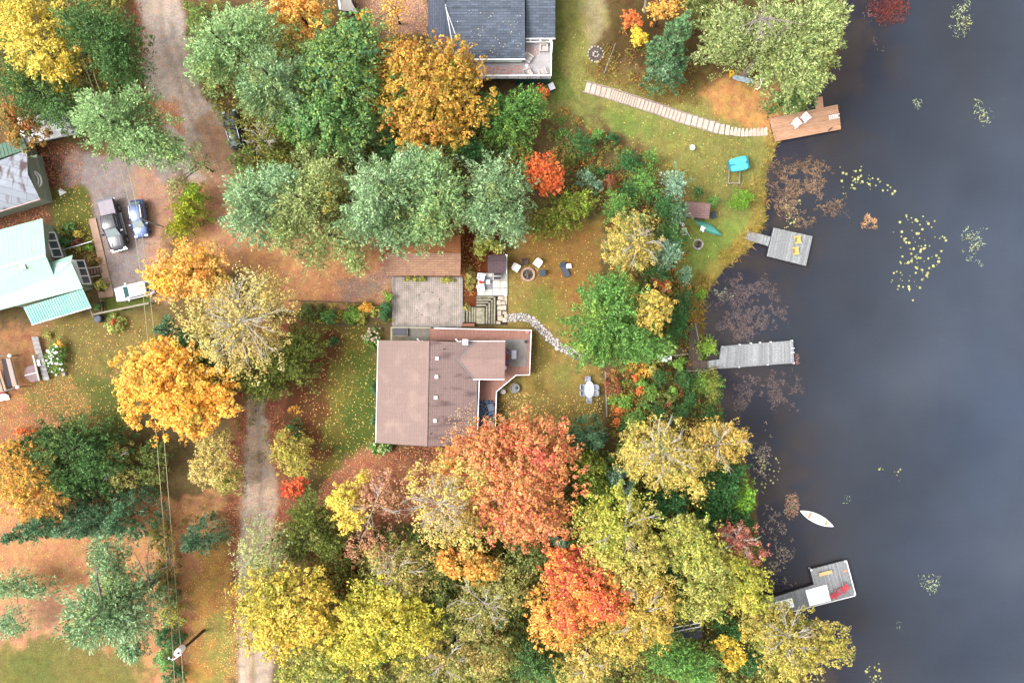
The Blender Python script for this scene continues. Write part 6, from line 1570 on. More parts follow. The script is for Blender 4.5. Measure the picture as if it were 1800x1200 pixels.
tree('maple_tree', 'yellow and orange maple at the top edge above the green oak', B, [(520,14,42,40),(490,-10,40,30)], 12, 'goldorange', 140)
tree('young_tree', 'thin yellow tree rising out of the pink leaf litter at the top edge', B, [(690,6,26,18),(684,46,14,26,-1),(640,20,20,14,-1)], 7, 'gold', 50, cl=.5, leaf=.11)
tree('spruce_tree', 'thin olive spruce with pale branches showing below the silvery pine', SP, [(460,245,30,32)], 9, 'olivedark', 120, branches=7)
tree('spruce_tree', 'narrow grey-green spruce tucked below the leafy oak', SP, [(645,205,34,42)], 10, 'pinelight', 190)
tree('cedar_tree', 'bright green cedar directly below the deck of the slate house', N_, [(895,200,58,54),(925,168,36,26,-1),(860,180,28,26,-1)], 9, 'cedar', 200, cl=.6)
tree('maple_shrub', 'small red maple bush at the lower right corner of the raised deck', B, [(953,162,13,16)], 2.6, 'orange', 220, cl=.3, leaf=.09, low=True)
FL = [(612,248,30,24,9,'pinelight','small green pine in the gap below the leafy oak'),(690,262,28,20,9,'cedardark','dark little pine in the gap below the golden oak'),(540,262,30,22,9,'pineolive','olive green pine filling the gap above the second row pine'),(505,215,26,26,9,'cedar','green young pine beside the thin olive spruce'),(828,262,26,20,8,'cedardark','dark young cedar between golden oak and the row of pines'),(800,255,20,16,7,'cedar','green young cedar below the right side of the golden oak')]
for x, y, rx, ry, H, pl, lab in FL: tree('young_pine', lab, N_, [(x, y, rx, ry)], H, pl, 190, cl=.6)
# the row of pines
tree('pine_tree', 'leftmost pine of the long pine row below the upper trees', N_, [(430,330,58,46),(425,385,48,42,-1),(480,310,44,36)], 16, 'pine', 190)
tree('pine_tree', 'second pine of the row with a yellow-green flank', N_, [(520,345,62,62),(560,310,40,42),(490,400,44,34,-2)], 16, 'pineolive', 180)
tree('pine_tree', 'third and largest pine of the row, silvery and overhanging the garage roof', N_, [(670,320,80,70),(640,375,56,50,-1),(720,300,60,50),(690,410,50,38,-3)], 18, 'pineblue', 190)
tree('pine_tree', 'fourth pine of the row above the right end of the garage', N_, [(765,340,58,66),(750,290,46,42,.5),(740,400,48,30,-2)], 17, 'pinelight', 180)
tree('pine_tree', 'rightmost pine of the row beside the orange maple', N_, [(872,320,62,62),(850,370,42,38,-1),(895,380,30,32,-2)], 16, 'pineblue', 190)
tree('pine_tree', 'lower drooping pine hanging over the orange clearing', N_, [(570,410,46,36),(545,445,30,34,-2),(610,430,36,36,-1),(625,465,18,18,-3)], 12, 'pineolive', 110, cl=.7)
tree('young_tree', 'mustard yellow sapling crown caught between the two middle pines', B, [(572,325,18,34)], 14.5, P_((176,160,50),(196,176,60)), 190, cl=.45, leaf=.11, limbs=3)
tree('maple_tree', 'vivid orange maple to the right of the pine row', B, [(955,302,26,30),(975,318,18,18,-.4),(940,285,14,18)], 8, 'orange', 220, cl=.42, leaf=.12)
tree('cedar_tree', 'olive green cedar bush at the top of the upper lawn', N_, [(985,372,44,38),(1015,355,36,28),(955,395,34,22,-1)], 6.5, P_((130,150,56),(156,170,62),(104,130,48),(170,160,70)), 210, cl=.55)
tree('pine_tree', 'grey-green pine below the orange maple at the top left of the upper lawn', N_, [(902,392,26,38)], 11, 'pine', 150)
tree('sapling', 'bright yellow-green shrub beside the plum-roofed shed', B, [(850,420,20,16),(868,432,20,12),(843,445,12,20,-.5)], 3.2, 'lime', 170, cl=.45, leaf=.11, low=True)
# shrubs right of centre
CED = [(1025,250,26,24,4,'cedardark','dark cedar bush furthest left beside the green neighbour lawn'),(1052,234,16,16,3,'cedar','small bright cedar bush below the stepped stone path'),(1077,240,18,16,3,'cedardark','small dark round cedar bush nearest the stepped path'),
 (1005,278,20,16,3,'olivedark','low olive bush above the blue spruce pair'),(1108,283,26,24,5,'cedardark','dark cedar bush at the top of the central thicket'),(1135,318,30,30,6,'cedar','mid green cedar in the upper thicket'),
 (1190,322,26,30,7,'bluespruce','bluish cedar at the top right of the thicket by the lake lawn'),(1088,358,30,32,6,'cedar','feathery green cedar just above the bare-branched birch'),(1170,362,26,28,7,'cedardark','dark cedar left of the rose-roofed shed'),
 (1196,372,22,26,7,'spruce','deep green cedar touching the rose-roofed shed'),(1188,415,30,30,8,'cedardark','dark green cedar right of the bare-branched birch'),(1178,442,26,28,9,'bluespruce','blue-tinged spruce between the two tan birches'),
 (1208,482,14,18,4,'bluespruce','small blue-green cedar at the lower end of the lake lawn'),(1160,480,24,20,6,'cedardark','shadowed cedar above the red maple shrub'),(1205,530,18,30,5,'cedardark','tall dark cedar above the boardwalk'),
 (1195,570,26,34,6,'cedardark','broad dark cedar beside the boardwalk steps'),(1230,335,14,12,2.5,'cedardark','little dark shrub above the rose-roofed shed'),(1257,352,12,12,2,'cedar','little green shrub at the corner of the rose-roofed shed'),(1060,300,16,14,3,'cedardark','tiny dark cedar right of the blue spruce pair'),
 (1110,330,22,20,5,'cedardark','dark cedar in the middle of the upper thicket'),(1145,275,18,16,4,'cedar','green cedar at the upper edge of the thicket'),(1120,385,22,16,5,'pineolive','pale olive cedar tucked behind the bare-branched birch')]
for x, y, rx, ry, H, pl, lab in CED: tree('cedar_bush', lab, N_ if H > 3 else SP, [(x, y, rx, ry)], H, pl, 230, cl=.45, leaf=.11, group='cedar bushes in the thicket', limbs=3, cat='bush')
tree('blue_spruce', 'upper of two small powdery blue spruces left of the thicket', SP, [(1032,306,20,18)], 4.5, 'bluespruce', 240, cl=.4, leaf=.1)
tree('blue_spruce', 'lower right of two small powdery blue spruces left of the thicket', SP, [(1052,322,16,14)], 4, 'bluespruce', 240, cl=.4, leaf=.1)
tree('maple_shrub', 'dull red shrub beside the powdery blue spruces', B, [(1074,318,13,17)], 3, P_((140,60,50),(170,90,60),(110,90,50)), 160, cl=.35, leaf=.09, low=True)
tree('birch_tree', 'tan birch with bare white branches in the middle of the thicket', B, [(1116,418,42,42),(1108,450,36,16,-.5)], 12, 'tan', 230, cl=.5, leaf=.1, bark=M_birch, branches=7)
tree('birch_tree', 'round mustard-tan birch crown between the big green pine and the dark cedars', B, [(1153,538,32,32),(1150,570,16,18,-.8)], 12, P_((206,176,62),(222,190,76),(186,160,58)), 250, cl=.45, leaf=.1, bark=M_birch)
tree('pine_tree', 'big green pine at the centre right covering the end of the flagstone path', N_, [(1065,560,68,62),(1050,610,46,40,-1),(1110,600,60,46,-1),(1080,505,52,38,-.5),(1150,610,44,28,-2)], 13, 'cedar', 210, cl=.75)
tree('maple_shrub', 'small crimson and gold maple shrub among the dark cedars', B, [(1155,490,11,13),(1170,500,12,14,-.3)], 5, 'fire', 150, cl=.35, leaf=.1)
# shore bushes
tree('shore_bush', 'bright lime green bush between boardwalk and long dock', N_, [(1247,611,20,24)], 3, 'brightgreen', 260, cl=.4, leaf=.1, cat='bush', low=True)
tree('shore_bush', 'green and olive bush on the shore just below the long dock', N_, [(1240,672,20,22),(1258,680,22,32)], 3.4, P_((70,130,60),(120,150,60),(160,160,74),(60,120,50)), 250, cl=.4, leaf=.1, cat='bush', grad=(1,0,.8), low=True)
tree('shore_bush', 'spreading lime green bush on the point above the square dock', N_, [(1310,346,26,20),(1300,356,22,12)], 2, 'brightgreen', 240, cl=.35, leaf=.1, cat='bush', low=True)
tree('shore_bush', 'small green bush at the shore above the long dock', N_, [(1236,517,11,13)], 2, 'brightgreen', 240, cl=.3, leaf=.09, cat='bush', low=True)
tree('shore_bush', 'dark green bush on the bank above the tan birch pair', N_, [(1252,735,24,20)], 3, 'cedardark', 240, cl=.4, leaf=.1, cat='bush', low=True)
TH = [(1180,600,16,12,2.4,'cedar'),(1193,640,13,12,2,'brightgreen'),(1205,668,18,20,3,'cedardark'),(1160,665,16,18,2.6,'cedardark'),(1145,690,18,18,2.6,'cedar'),(1175,700,16,16,2.4,'olivedark'),(1160,725,20,20,3,'cedardark'),(1200,725,15,22,3.4,'cedardark'),(1120,735,20,18,2.6,'cedar'),(1100,705,14,14,2,'brightgreen'),(1135,710,12,12,2,'cedar'),(1185,690,10,10,1.8,'brightgreen'),(1105,750,16,14,2.4,'cedardark'),(1215,700,12,16,2.8,'cedardark'),(1080,700,9,12,1.4,'brightgreen'),(1148,650,12,10,1.8,'lime'),(1128,672,12,10,1.8,'brightgreen')]
TL = ['small cedar above the white deck box','bright little bush right of the white deck box','dark cedar bush below the boardwalk stairs','dark round bush on the bank below the white deck box','green bush in the middle of the bank thicket','olive bush right of the middle of the bank thicket','dark bush above the tan birch on the bank','dark upright cedar near the water on the bank','green bush left of centre at the foot of the bank thicket','small bright bush near the timber edge','tiny green bush in the middle of the bank thicket','tiny bright bush high on the bank near the boardwalk','dark bush next to the round dark spruce of the lower lawn','dark narrow cedar beside the mown strip by the water','tiny green plant touching the timber retaining edge','lime coloured plant below the white deck box','small bright plant left of the dark bank bushes']
for (x, y, rx, ry, H, pl), lab in zip(TH, TL): tree('bank_bush', lab, N_ if 'cedar' in pl else B, [(x, y, rx, ry)], H, pl, 210, cl=.4, leaf=.1, group='bushes on the bank', low=True, cat='bush')
OR = [(1122,645,22,10,P_((240,190,50),(220,150,40),(150,80,40)),'golden yellow shrub under the deck box shrubs'),(1135,655,14,10,'gold','small golden shrub left of the white deck box'),(1127,687,9,8,'orange','tiny vivid orange shrub on the bank'),(1087,722,13,8,'orange','bright orange shrub touching the timber edge near the lower lawn'),(1085,742,6,9,'orange','small orange shrub above the round dark spruce'),(1173,715,10,12,P_((190,100,70),(210,130,90),(150,90,50)),'rusty shrub in the bank thicket'),(1136,707,7,7,P_((150,40,40),(120,50,40)),'tiny wine red shrub in the bank thicket'),(1078,680,13,20,P_((150,80,60),(190,110,70),(110,70,40)),'russet shrub along the timber edge'),(1195,690,8,14,P_((200,120,70),(160,90,50)),'russet fern patch beside the bank path'),(1165,742,8,8,'goldorange','small amber shrub above the tan birch'),(1118,665,8,6,'orange','tiny orange sprig under the golden shrub')]
for x, y, rx, ry, pl, lab in OR: tree('autumn_shrub', lab, B, [(x, y, rx, ry)], 1.6, pl, 170, cl=.3, leaf=.085, group='autumn shrubs on the bank', low=True, cat='shrub')
# below the cottage
tree('spruce_tree', 'round dark green spruce at the bottom of the lower lawn', SP, [(1038,768,38,34),(1052,780,22,20,.4)], 8, 'spruce', 260, cl=.5, leaf=.12)
tree('maple_tree', 'large red-orange maple just below the cottage deck', B, [(905,850,100,92),(850,800,60,44,-1),(950,800,54,54,-.5),(930,920,74,44,-1),(880,770,30,26,-1.5)], 15, 'redorange', 180, cl=.6, leaf=.125)
tree('maple_tree', 'yellow maple bough crowding the lower right corner of the cottage roof', B, [(812,808,38,26),(790,815,20,18)], 9, P_((244,190,40),(250,205,60),(236,110,50),(220,170,40)), 190, cl=.5, leaf=.12)
tree('maple_tree', 'pale yellow half-bare tree left of the red-orange maple', B, [(775,880,58,60),(820,850,40,40),(800,930,60,50,-1)], 14, P_((216,196,96),(236,206,80),(200,176,110),(226,180,60)), 80, cl=.6, leaf=.11, bark=M_greybark, branches=15)
tree('young_tree', 'thin salmon-leaved tree in the leaf litter below the cottage', B, [(660,880,54,38),(690,860,44,32),(640,960,50,40,-1)], 9, 'pink', 75, cl=.6, leaf=.1, branches=4)
tree('maple_tree', 'bright yellow maple left of the salmon-leaved tree', B, [(605,888,34,30),(620,920,26,20),(632,845,16,12,-1)], 9, 'yellow', 180, cl=.5, leaf=.12)
tree('cedar_tree', 'olive green cedar beside the gravel lane', N_, [(535,920,48,44),(570,960,40,38),(515,960,34,40,-1)], 9, 'olivedark', 190, cl=.6)
tree('maple_shrub', 'fiery orange maple sapling at the edge of the gravel lane', B, [(508,864,20,18),(525,852,12,14)], 4, P_((246,96,40),(252,120,50),(230,80,40)), 200, cl=.35, leaf=.1)
tree('shrubby_tree', 'olive yellow bush beside the gravel lane', B, [(500,795,38,34),(520,815,28,26)], 6, P_((186,168,60),(170,160,58),(206,180,70),(130,130,50)), 190, cl=.45, leaf=.1)
tree('small_spruce', 'small dark green spruce above the olive yellow bush', SP, [(514,750,18,15),(518,770,14,10)], 2.5, 'cedardark', 240, cl=.3, leaf=.1, low=True, cat='bush')
tree('autumn_shrub', 'small golden shrub in the brown grass above the dark little spruce', B, [(516,719,12,9)], 1.2, 'goldorange', 120, cl=.25, leaf=.08, low=True, cat='shrub')
tree('maple_tree', 'golden orange maple bough below the half-bare tree', B, [(815,998,44,24),(850,1010,36,20),(785,1000,22,16)], 11, 'goldorange', 200, cl=.5)
tree('blue_spruce', 'pale blue-green spruce right of the red-orange maple', SP, [(986,955,30,30)], 12, 'bluespruce', 260, cl=.45, leaf=.11)
tree('blue_spruce', 'blue-green spruce left of the big tan birch', SP, [(1105,865,30,30),(1090,850,20,20)], 10, 'bluespruce', 260, cl=.45, leaf=.11)
tree('cedar_tree', 'yellow-green cedar to the left of the big tan birch', N_, [(1035,830,34,36),(1050,870,30,34)], 8, P_((120,140,50),(150,164,60),(90,120,50),(170,170,60)), 200, cl=.5)
tree('birch_tree', 'big tan birch on the bank above the lake', B, [(1160,795,58,48),(1140,820,44,36,-.5),(1200,830,48,40,-.5),(1225,862,24,20,-1)], 13, 'tanyellow', 190, cl=.55, leaf=.1, bark=M_birch, branches=11)
tree('birch_tree', 'golden birch leaning out over the lake', B, [(1262,785,44,34),(1295,778,28,28,-.5),(1240,800,30,28),(1250,755,24,18,-1)], 12, P_((206,172,70),(222,184,66),(190,160,78),(170,160,70)), 190, cl=.5, leaf=.1, bark=M_birch, branches=6)
tree('cedar_tree', 'dark cedar under the right side of the tan birch', N_, [(1180,885,40,34),(1150,900,30,30)], 8, 'cedardark', 200, cl=.5)
tree('cedar_tree', 'deep green cedar on the shore below the golden birch', N_, [(1285,850,34,46),(1265,900,34,34,-1)], 8, 'cedardark', 210, cl=.5)
tree('cedar_tree', 'yellow-tipped green cedar at the water edge', N_, [(1315,880,22,30)], 7, 'brightgreen', 220, cl=.45)
tree('cedar_tree', 'green cedar at the water edge below the yellow-tipped one', N_, [(1305,920,34,22),(1245,930,26,30)], 7, 'cedardark', 210, cl=.5)
tree('poplar_tree', 'tall lime yellow tree in the middle of the lower right woods', B, [(1090,930,62,54),(1120,990,66,54),(1060,960,34,44,-.5)], 15, P_((186,182,44),(160,168,50),(204,190,70),(206,180,96),(146,156,50)), 185, cl=.55, leaf=.11, branches=4, grad=(.6,-.6,.5))
tree('poplar_tree', 'lime yellow tree left of the pink maple near the shore', B, [(1225,960,42,44),(1240,990,46,40),(1200,930,24,20)], 14, 'lime', 190, cl=.5, leaf=.11)
tree('poplar_tree', 'lower lime tree whose foliage covers the forest cabin edge', B, [(1250,1050,46,46),(1225,1080,26,20,-1)], 13, 'lime', 190, cl=.5, leaf=.11)
tree('poplar_tree', 'yellow-green tree overhanging the shore end of the L-shaped dock', B, [(1315,1030,42,40),(1325,1060,30,24),(1300,1000,24,20)], 12, P_((206,190,70),(186,182,50),(170,170,50)), 190, cl=.5, leaf=.11)
tree('maple_tree', 'coral pink maple on the shore above the L-shaped dock', B, [(1300,950,32,28),(1325,975,30,24)], 10, P_((236,110,80),(226,140,110),(206,130,110),(220,90,60)), 130, cl=.45, leaf=.1, grad=(1,0,.5), branches=5)
tree('autumn_shrub', 'rust red bush beside the trunk at the shore end of the L-shaped dock', B, [(1297,1080,16,14)], 2.5, P_((160,70,40),(180,80,50),(120,60,40)), 200, cl=.3, leaf=.09, low=True, cat='shrub')
tree('maple_tree', 'fiery red and orange maple in the bottom middle', B, [(1040,1040,60,52),(1000,1010,40,34),(1070,1070,38,36),(1010,1080,46,40,-.5),(985,985,24,18,-.5)], 14, 'fire', 190, cl=.55, leaf=.12, grad=(-.5,.5,.2))
tree('maple_tree', 'golden maple left of the fiery maple at the bottom', B, [(965,1090,34,44),(985,1130,36,24,-.5)], 12, 'goldorange', 180, cl=.5, leaf=.11)
tree('maple_tree', 'mustard golden tree right of the fiery maple', B, [(1120,1080,66,44),(1160,1060,34,34),(1100,1130,66,44),(1150,1110,34,30)], 13, P_((206,176,60),(222,184,70),(186,164,60),(226,170,60)), 180, cl=.55, leaf=.11, branches=6)
tree('poplar_tree', 'yellow maple covering the gravel lane at the bottom left', B, [(455,1080,52,56),(510,1070,56,50),(480,1120,52,44),(540,1100,44,46)], 14, P_((250,206,60),(226,196,60),(190,180,60),(250,190,50)), 190, cl=.55, leaf=.125, grad=(-.8,.3,.5))
tree('willow_tree', 'hazy grey-green sapling crown over the gravel lane', B, [(448,975,44,48),(465,1015,36,34),(430,1030,24,30)], 11, P_((150,160,100),(170,176,110),(200,196,100)), 120, cl=.5, leaf=.09, limbs=4)
tree('poplar_tree', 'broad lime yellow tree at the bottom centre left', B, [(650,1100,72,54),(620,1140,56,50),(700,1120,60,50),(680,1060,44,34,-.5)], 14, P_((210,196,44),(190,186,50),(232,206,56),(150,156,48)), 190, cl=.55, leaf=.12)
tree('poplar_tree', 'olive yellow tree at the bottom edge left of the lime one', B, [(560,1170,66,44),(520,1190,40,30)], 13, 'lime', 180, cl=.55, leaf=.115)
tree('oak_tree', 'olive tree with bare white branches above the bottom lime tree', B, [(700,1010,52,44),(720,1030,46,40),(670,990,30,26)], 12, 'olive', 110, cl=.6, leaf=.1, branches=8)
tree('oak_tree', 'second olive tree with bare twigs to the right at the bottom', B, [(850,1065,54,44),(890,1040,46,40),(830,1100,44,36)], 12, 'olive', 130, cl=.6, leaf=.1, branches=8)
tree('oak_tree', 'dull olive tree between the two bare-twigged trees', B, [(770,1040,34,50),(780,1090,34,36,-.5),(930,985,36,34)], 10, 'olivedark', 170, cl=.55, leaf=.11)
tree('poplar_tree', 'yellow-olive tree at the bottom edge in the centre', B, [(790,1160,54,40),(850,1170,52,40),(740,1190,40,30)], 12, 'olive', 160, cl=.55, leaf=.11, branches=5)
tree('pine_tree', 'dark pine at the bottom edge below the fiery maple', N_, [(930,1175,40,34),(970,1190,44,26)], 11, 'pinedark', 190)
tree('poplar_tree', 'pale gold tree at the bottom edge right of the dark pine', B, [(1040,1175,44,34),(1010,1195,36,24)], 12, 'tanyellow', 170, cl=.5, leaf=.11, branches=4)
tree('pine_tree', 'green pine at the bottom edge below the forest cabin', N_, [(1190,1170,46,40),(1230,1190,40,30)], 11, 'cedar', 190)
tree('young_tree', 'vivid yellow small maple at the bottom right of the forest cabin', B, [(1275,1135,20,16),(1295,1160,22,24),(1310,1115,8,10)], 7, P_((250,206,30),(255,216,60),(230,180,30)), 190, cl=.4, leaf=.11)
tree('cedar_tree', 'dark green cedar behind the vivid yellow small maple', N_, [(1290,1115,30,26),(1330,1170,34,30,-1)], 6, 'cedardark', 200, cl=.5)
tree('birch_tree', 'wide yellow-olive birch leaning over the lake in the bottom right', B, [(1390,1130,58,46),(1440,1150,54,42),(1360,1110,36,36,-.5),(1475,1140,28,30,-.5),(1400,1175,50,34)], 12, P_((184,168,60),(204,180,70),(160,158,56),(206,174,84),(146,146,56)), 180, cl=.55, leaf=.11, bark=M_birch, branches=10, base=(1330,1095))
tree('cedar_tree', 'dark green filler cedar right of the pale blue-green spruce', N_, [(1020,900,30,34),(1010,940,24,30)], 8, P_((110,130,50),(80,110,50),(140,150,56)), 190, cl=.5)
tree('cedar_tree', 'small dark cedar in the gap beside the tall lime tree', N_, [(1180,1010,28,24),(1195,1040,20,20)], 7, 'cedardark', 200, cl=.45)
tree('spruce_tree', 'teal green small spruce at the bottom beside the golden maple', SP, [(878,1098,16,20)], 10, 'bluespruce', 220, cl=.4, leaf=.1)
# left side
tree('maple_tree', 'brilliant orange-yellow maple on the left lawn', B, [(282,690,76,70),(242,664,46,46,-.5),(320,728,44,38,-.5),(358,682,38,30,-1),(285,634,52,30,-.5),(388,718,24,18,-1.5)], 12, 'gold', 185, cl=.6, leaf=.135)
tree('maple_tree', 'yellow-orange maple covering the rear of the silver-white car', B, [(325,470,52,42),(290,490,44,32),(350,500,34,28,-.5),(270,478,26,20,-1)], 10, P_((255,196,50),(250,180,46),(255,172,80),(244,204,84),(214,176,60)), 170, cl=.55, leaf=.125)
tree('cedar_tree', 'green and yellow bush between the parked cars and the driveway', N_, [(322,365,36,36),(310,395,30,26),(335,340,24,22)], 4.5, P_((90,140,40),(120,160,44),(190,180,50),(80,120,40)), 220, cl=.45, leaf=.12, grad=(-.8,-.3,.6))
tree('birch_tree', 'large tan half-bare tree with white branches above the dark cedar', B, [(415,550,76,64),(390,600,62,56,-.5),(450,520,46,44),(430,610,50,50,-.5),(350,560,46,40,-1)], 15, P_((206,182,96),(190,170,90),(226,196,96),(176,166,84),(214,196,130)), 84, cl=.6, leaf=.1, bark=M_birch, branches=17)
tree('cedar_tree', 'big dark green cedar right of the tan half-bare tree', N_, [(490,640,66,46),(450,680,48,30,-.5),(520,605,40,34),(400,660,40,30,-1)], 9, 'olivedark', 210, cl=.6)
tree('pine_tree', 'dark green tree peeping out behind the brilliant orange-yellow maple', N_, [(350,640,34,34),(330,610,26,24)], 8, 'cedardark', 190)
tree('spruce_tree', 'grey-green spruce at the left edge of the tan half-bare tree', SP, [(275,580,28,28)], 9, 'spruce', 220, cl=.45)
tree('cedar_tree', 'large dark green cedar on the left below the lawn', N_, [(115,782,80,48),(70,800,62,44),(150,820,52,56),(100,850,58,40),(30,790,40,26,-1)], 9, 'pinedark', 220, cl=.6)
tree('spruce_tree', 'dark blue-green spruce in front of the large dark cedar', SP, [(120,862,48,34)], 7, 'spruce', 220, cl=.5)
tree('maple_tree', 'yellow and orange tree at the left edge below the dark cedar', B, [(20,850,56,56),(50,890,40,30),(10,800,30,24)], 10, P_((206,180,50),(226,170,50),(230,150,60),(180,170,60)), 160, cl=.5, leaf=.11)
tree('autumn_shrub', 'small orange bush at the left edge above the dark cedar', B, [(32,762,18,10)], 2.5, 'orange', 170, cl=.3, leaf=.1, low=True, cat='shrub')
tree('shrubby_tree', 'olive bush below the brilliant orange-yellow maple', B, [(195,800,36,26),(205,840,34,26)], 6, 'olive', 150, cl=.45, leaf=.1, branches=3)
tree('shrubby_tree', 'dark olive bush under the power lines', B, [(262,800,36,26),(255,835,30,22)], 5, P_((110,130,50),(90,110,44),(150,150,60)), 160, cl=.45, leaf=.1)
tree('young_tree', 'pale cream-yellow tree beside the gravel lane', B, [(370,790,36,34),(350,830,34,28),(385,840,32,30)], 7, P_((216,190,110),(226,196,90),(200,176,100),(196,176,60)), 130, cl=.45, leaf=.1)
tree('shrubby_tree', 'yellow-green bush below the pale cream-yellow tree', B, [(395,850,26,24)], 5, 'lime', 170, cl=.4, leaf=.1)
LS = [(38,925,26,22,(3,950),'first spruce at the left edge of the diagonal spruce row'),(118,912,32,30,(46,936),'second dark spruce of the spruce row with a pale tip'),(185,905,34,34,(96,937),'third spruce of the row, grey-blue at its tip'),(235,880,36,38,(132,936),'fourth and widest spruce of the spruce row'),(290,870,42,40,(184,928),'rightmost spruce of the row under the power lines')]
for x, y, rx, ry, tip, lab in LS: tree('spruce_tree', lab, 'cone', [(tip[0], tip[1], rx*1.25, rx*1.25)], 10, 'spruce', 230, cl=.5, leaf=.13, group='row of spruces')
tree('spruce_tree', 'single grey-green spruce standing alone left of the gravel lane', 'cone', [(322,963,38,38)], 9, 'spruce', 260, cl=.6, leaf=.13)
tree('pine_tree', 'tall isolated blue-green pine on the orange ground at bottom left', N_, [(165,1085,74,66),(135,1110,56,50,-.5),(205,1110,50,50,-.5),(175,980,40,34,-1),(190,1025,50,36,-.5),(225,1150,20,18,-2)], 17, 'pineblue', 190, cl=.8, bark=M_greybark, tr=.42)
tree('pine_tree', 'pine boughs reaching in at the lower left edge', N_, [(5,1035,34,26),(50,1040,40,24,-.5),(10,1100,30,26,-.5)], 6, 'pine', 170)
tree('hedge_tree', 'dark shrub with golden leaves below the forked bare trunk', B, [(275,950,26,30),(282,1005,22,32)], 3.5, P_((130,120,50),(100,104,44),(180,150,60),(90,110,50)), 220, cl=.4, leaf=.1, low=True)
HG = [(287,1045,26,28,'olivedark','olive hedge shrub, topmost under the wires'),(298,1085,26,26,'lime','lime hedge shrub just above the utility pole'),(290,1125,30,26,'cedardark','dark hedge shrub behind the white transformer'),(285,1165,26,22,'cedar','green hedge shrub below the utility pole'),(300,1195,24,18,'cedardark','dark hedge shrub at the bottom edge under the wires')]
for x, y, rx, ry, pl, lab in HG: tree('hedge_shrub', lab, B, [(x, y, rx, ry)], 2.6, pl, 220, cl=.4, leaf=.1, group='hedge under the power lines', low=True, cat='shrub')
# house gardens
GD = [(654,592,18,20,1.6,'hydrangea','hydrangea bush with cream and pink flowers at the cottage upper left corner',1),(668,786,22,18,1.5,'hydrangea','hydrangea bush with pale green flowers at the cottage lower left corner',1),(92,628,20,32,1.8,'hydrangea','tall white-flowered hydrangea beside the grey board platform',1),
 (681,521,9,10,1.5,'brightgreen','clipped bright green ball shrub at the patio corner',0),(676,545,15,20,1.8,'cedardark','clipped dark green shrub left of the patio',0),(657,680,7,13,1.4,'cedardark','upper dark clipped shrub against the left wall of the cottage',0),(656,738,7,13,1.4,'cedardark','lower dark clipped shrub against the left wall of the cottage',0),
 (540,548,26,18,1.6,'olivedark','green and rust shrub at the left end of the flower bed',0),(575,556,18,14,1.2,'cedar','low green shrub in the middle of the flower bed',0),(618,552,20,16,1.3,'brightgreen','leafy bright shrub in the flower bed near the patio',0),(640,540,14,12,1.3,'gold','golden shrub in the flower bed near the patio',0),(632,560,14,12,1.1,'lime','lime shrub low in the flower bed near the patio',0),(661,548,12,10,1.2,'lime','yellow-green shrub beside the clipped dark shrub',0),
 (582,600,12,10,1.1,'cedardark','small dark green shrub alone on the left lawn of the cottage',0),(728,491,24,5,.7,'lime','left strip of yellow-green plants in front of the garage',0),(786,491,20,5,.7,'lime','right strip of yellow-green plants in front of the garage',0),(826,487,10,22,1.3,'olive','straggly olive shrub between garage and white terrace',0),(820,540,8,6,.7,'olive','small olive plant above the timber steps',0),
 (174,500,13,13,1.3,'lime','round variegated shrub beside the silver-white car',0),(199,569,22,18,1.3,P_((190,190,90),(150,170,70),(210,200,100),(110,140,50)),'round yellow-green shrub with a red centre below the rail fence',0),(199,566,6,5,1.6,P_((200,70,40),(180,50,40)),'small red plant in the middle of the yellow-green shrub',0),
 (101,404,10,11,1.1,P_((210,206,120),(160,170,80)),'pale variegated plant at the top of the flower bed by the turquoise house',0),(134,412,10,9,1.1,P_((236,210,80),(200,180,60)),'yellow plant in the flower bed by the turquoise house',0),(118,400,12,11,1.3,'cedar','soft green shrub at the top of the flower bed by the turquoise house',0),(112,424,14,12,1.2,'cedardark','dark leafy shrub against the turquoise house',0),(133,424,12,8,.9,P_((120,60,60),(150,90,70),(80,70,50)),'dusky red plants in the flower bed by the turquoise house',0),(138,436,8,6,.8,'lime','small lime plant by the white garden rail',0),(153,436,9,8,1.0,'brightgreen','small green shrub beside the concrete walk',0),(158,456,18,10,.8,P_((150,110,50),(130,130,50),(170,130,70)),'low rusty ground plants above the wooden stairs',0),
 (80,590,8,6,.8,'lime','small lime plant above the white-flowered hydrangea',0),(102,605,9,8,1.2,'gold','golden-leaved sprig at the top of the white-flowered hydrangea',0),(170,540,8,8,.8,'cedar','small green plant inside the rail-fence corner bed',0)]
for x, y, rx, ry, H, pl, lab, fl in GD:
    r = tree('garden_shrub', lab, B, [(x, y, rx, ry)], H, pl, 260, cl=.3, leaf=.09, group='garden shrubs', low=True, cat='shrub')
    if fl:
        cr = [o for o in r.children if o.name.startswith('crown')][0]; rg = np.random.default_rng(int(x)); n = 46
        vs = np.array([v.co for v in cr.data.vertices]); up = vs[vs[:, 2] > np.quantile(vs[:, 2], .55)]; mb = MB()
        q = up[rg.integers(0, len(up), n)]
        mf = mat('flower_cream' if x > 200 and y < 700 else ('flower_green_white' if y > 700 else 'flower_white'), c(236, 214, 190) if (x > 200 and y < 700) else (c(206, 226, 150) if y > 700 else (.8, .8, .76)), c(226, 170, 150) if (x > 200 and y < 700) else None, .9, 6, .8, .2)
        for v in q: mb.ball(v[0], v[1], v[2]+.08, rg.uniform(.09, .15), .08, 6, 4)
        o = mb.build('flower_heads', mf, r); o['kind'] = 'stuff'
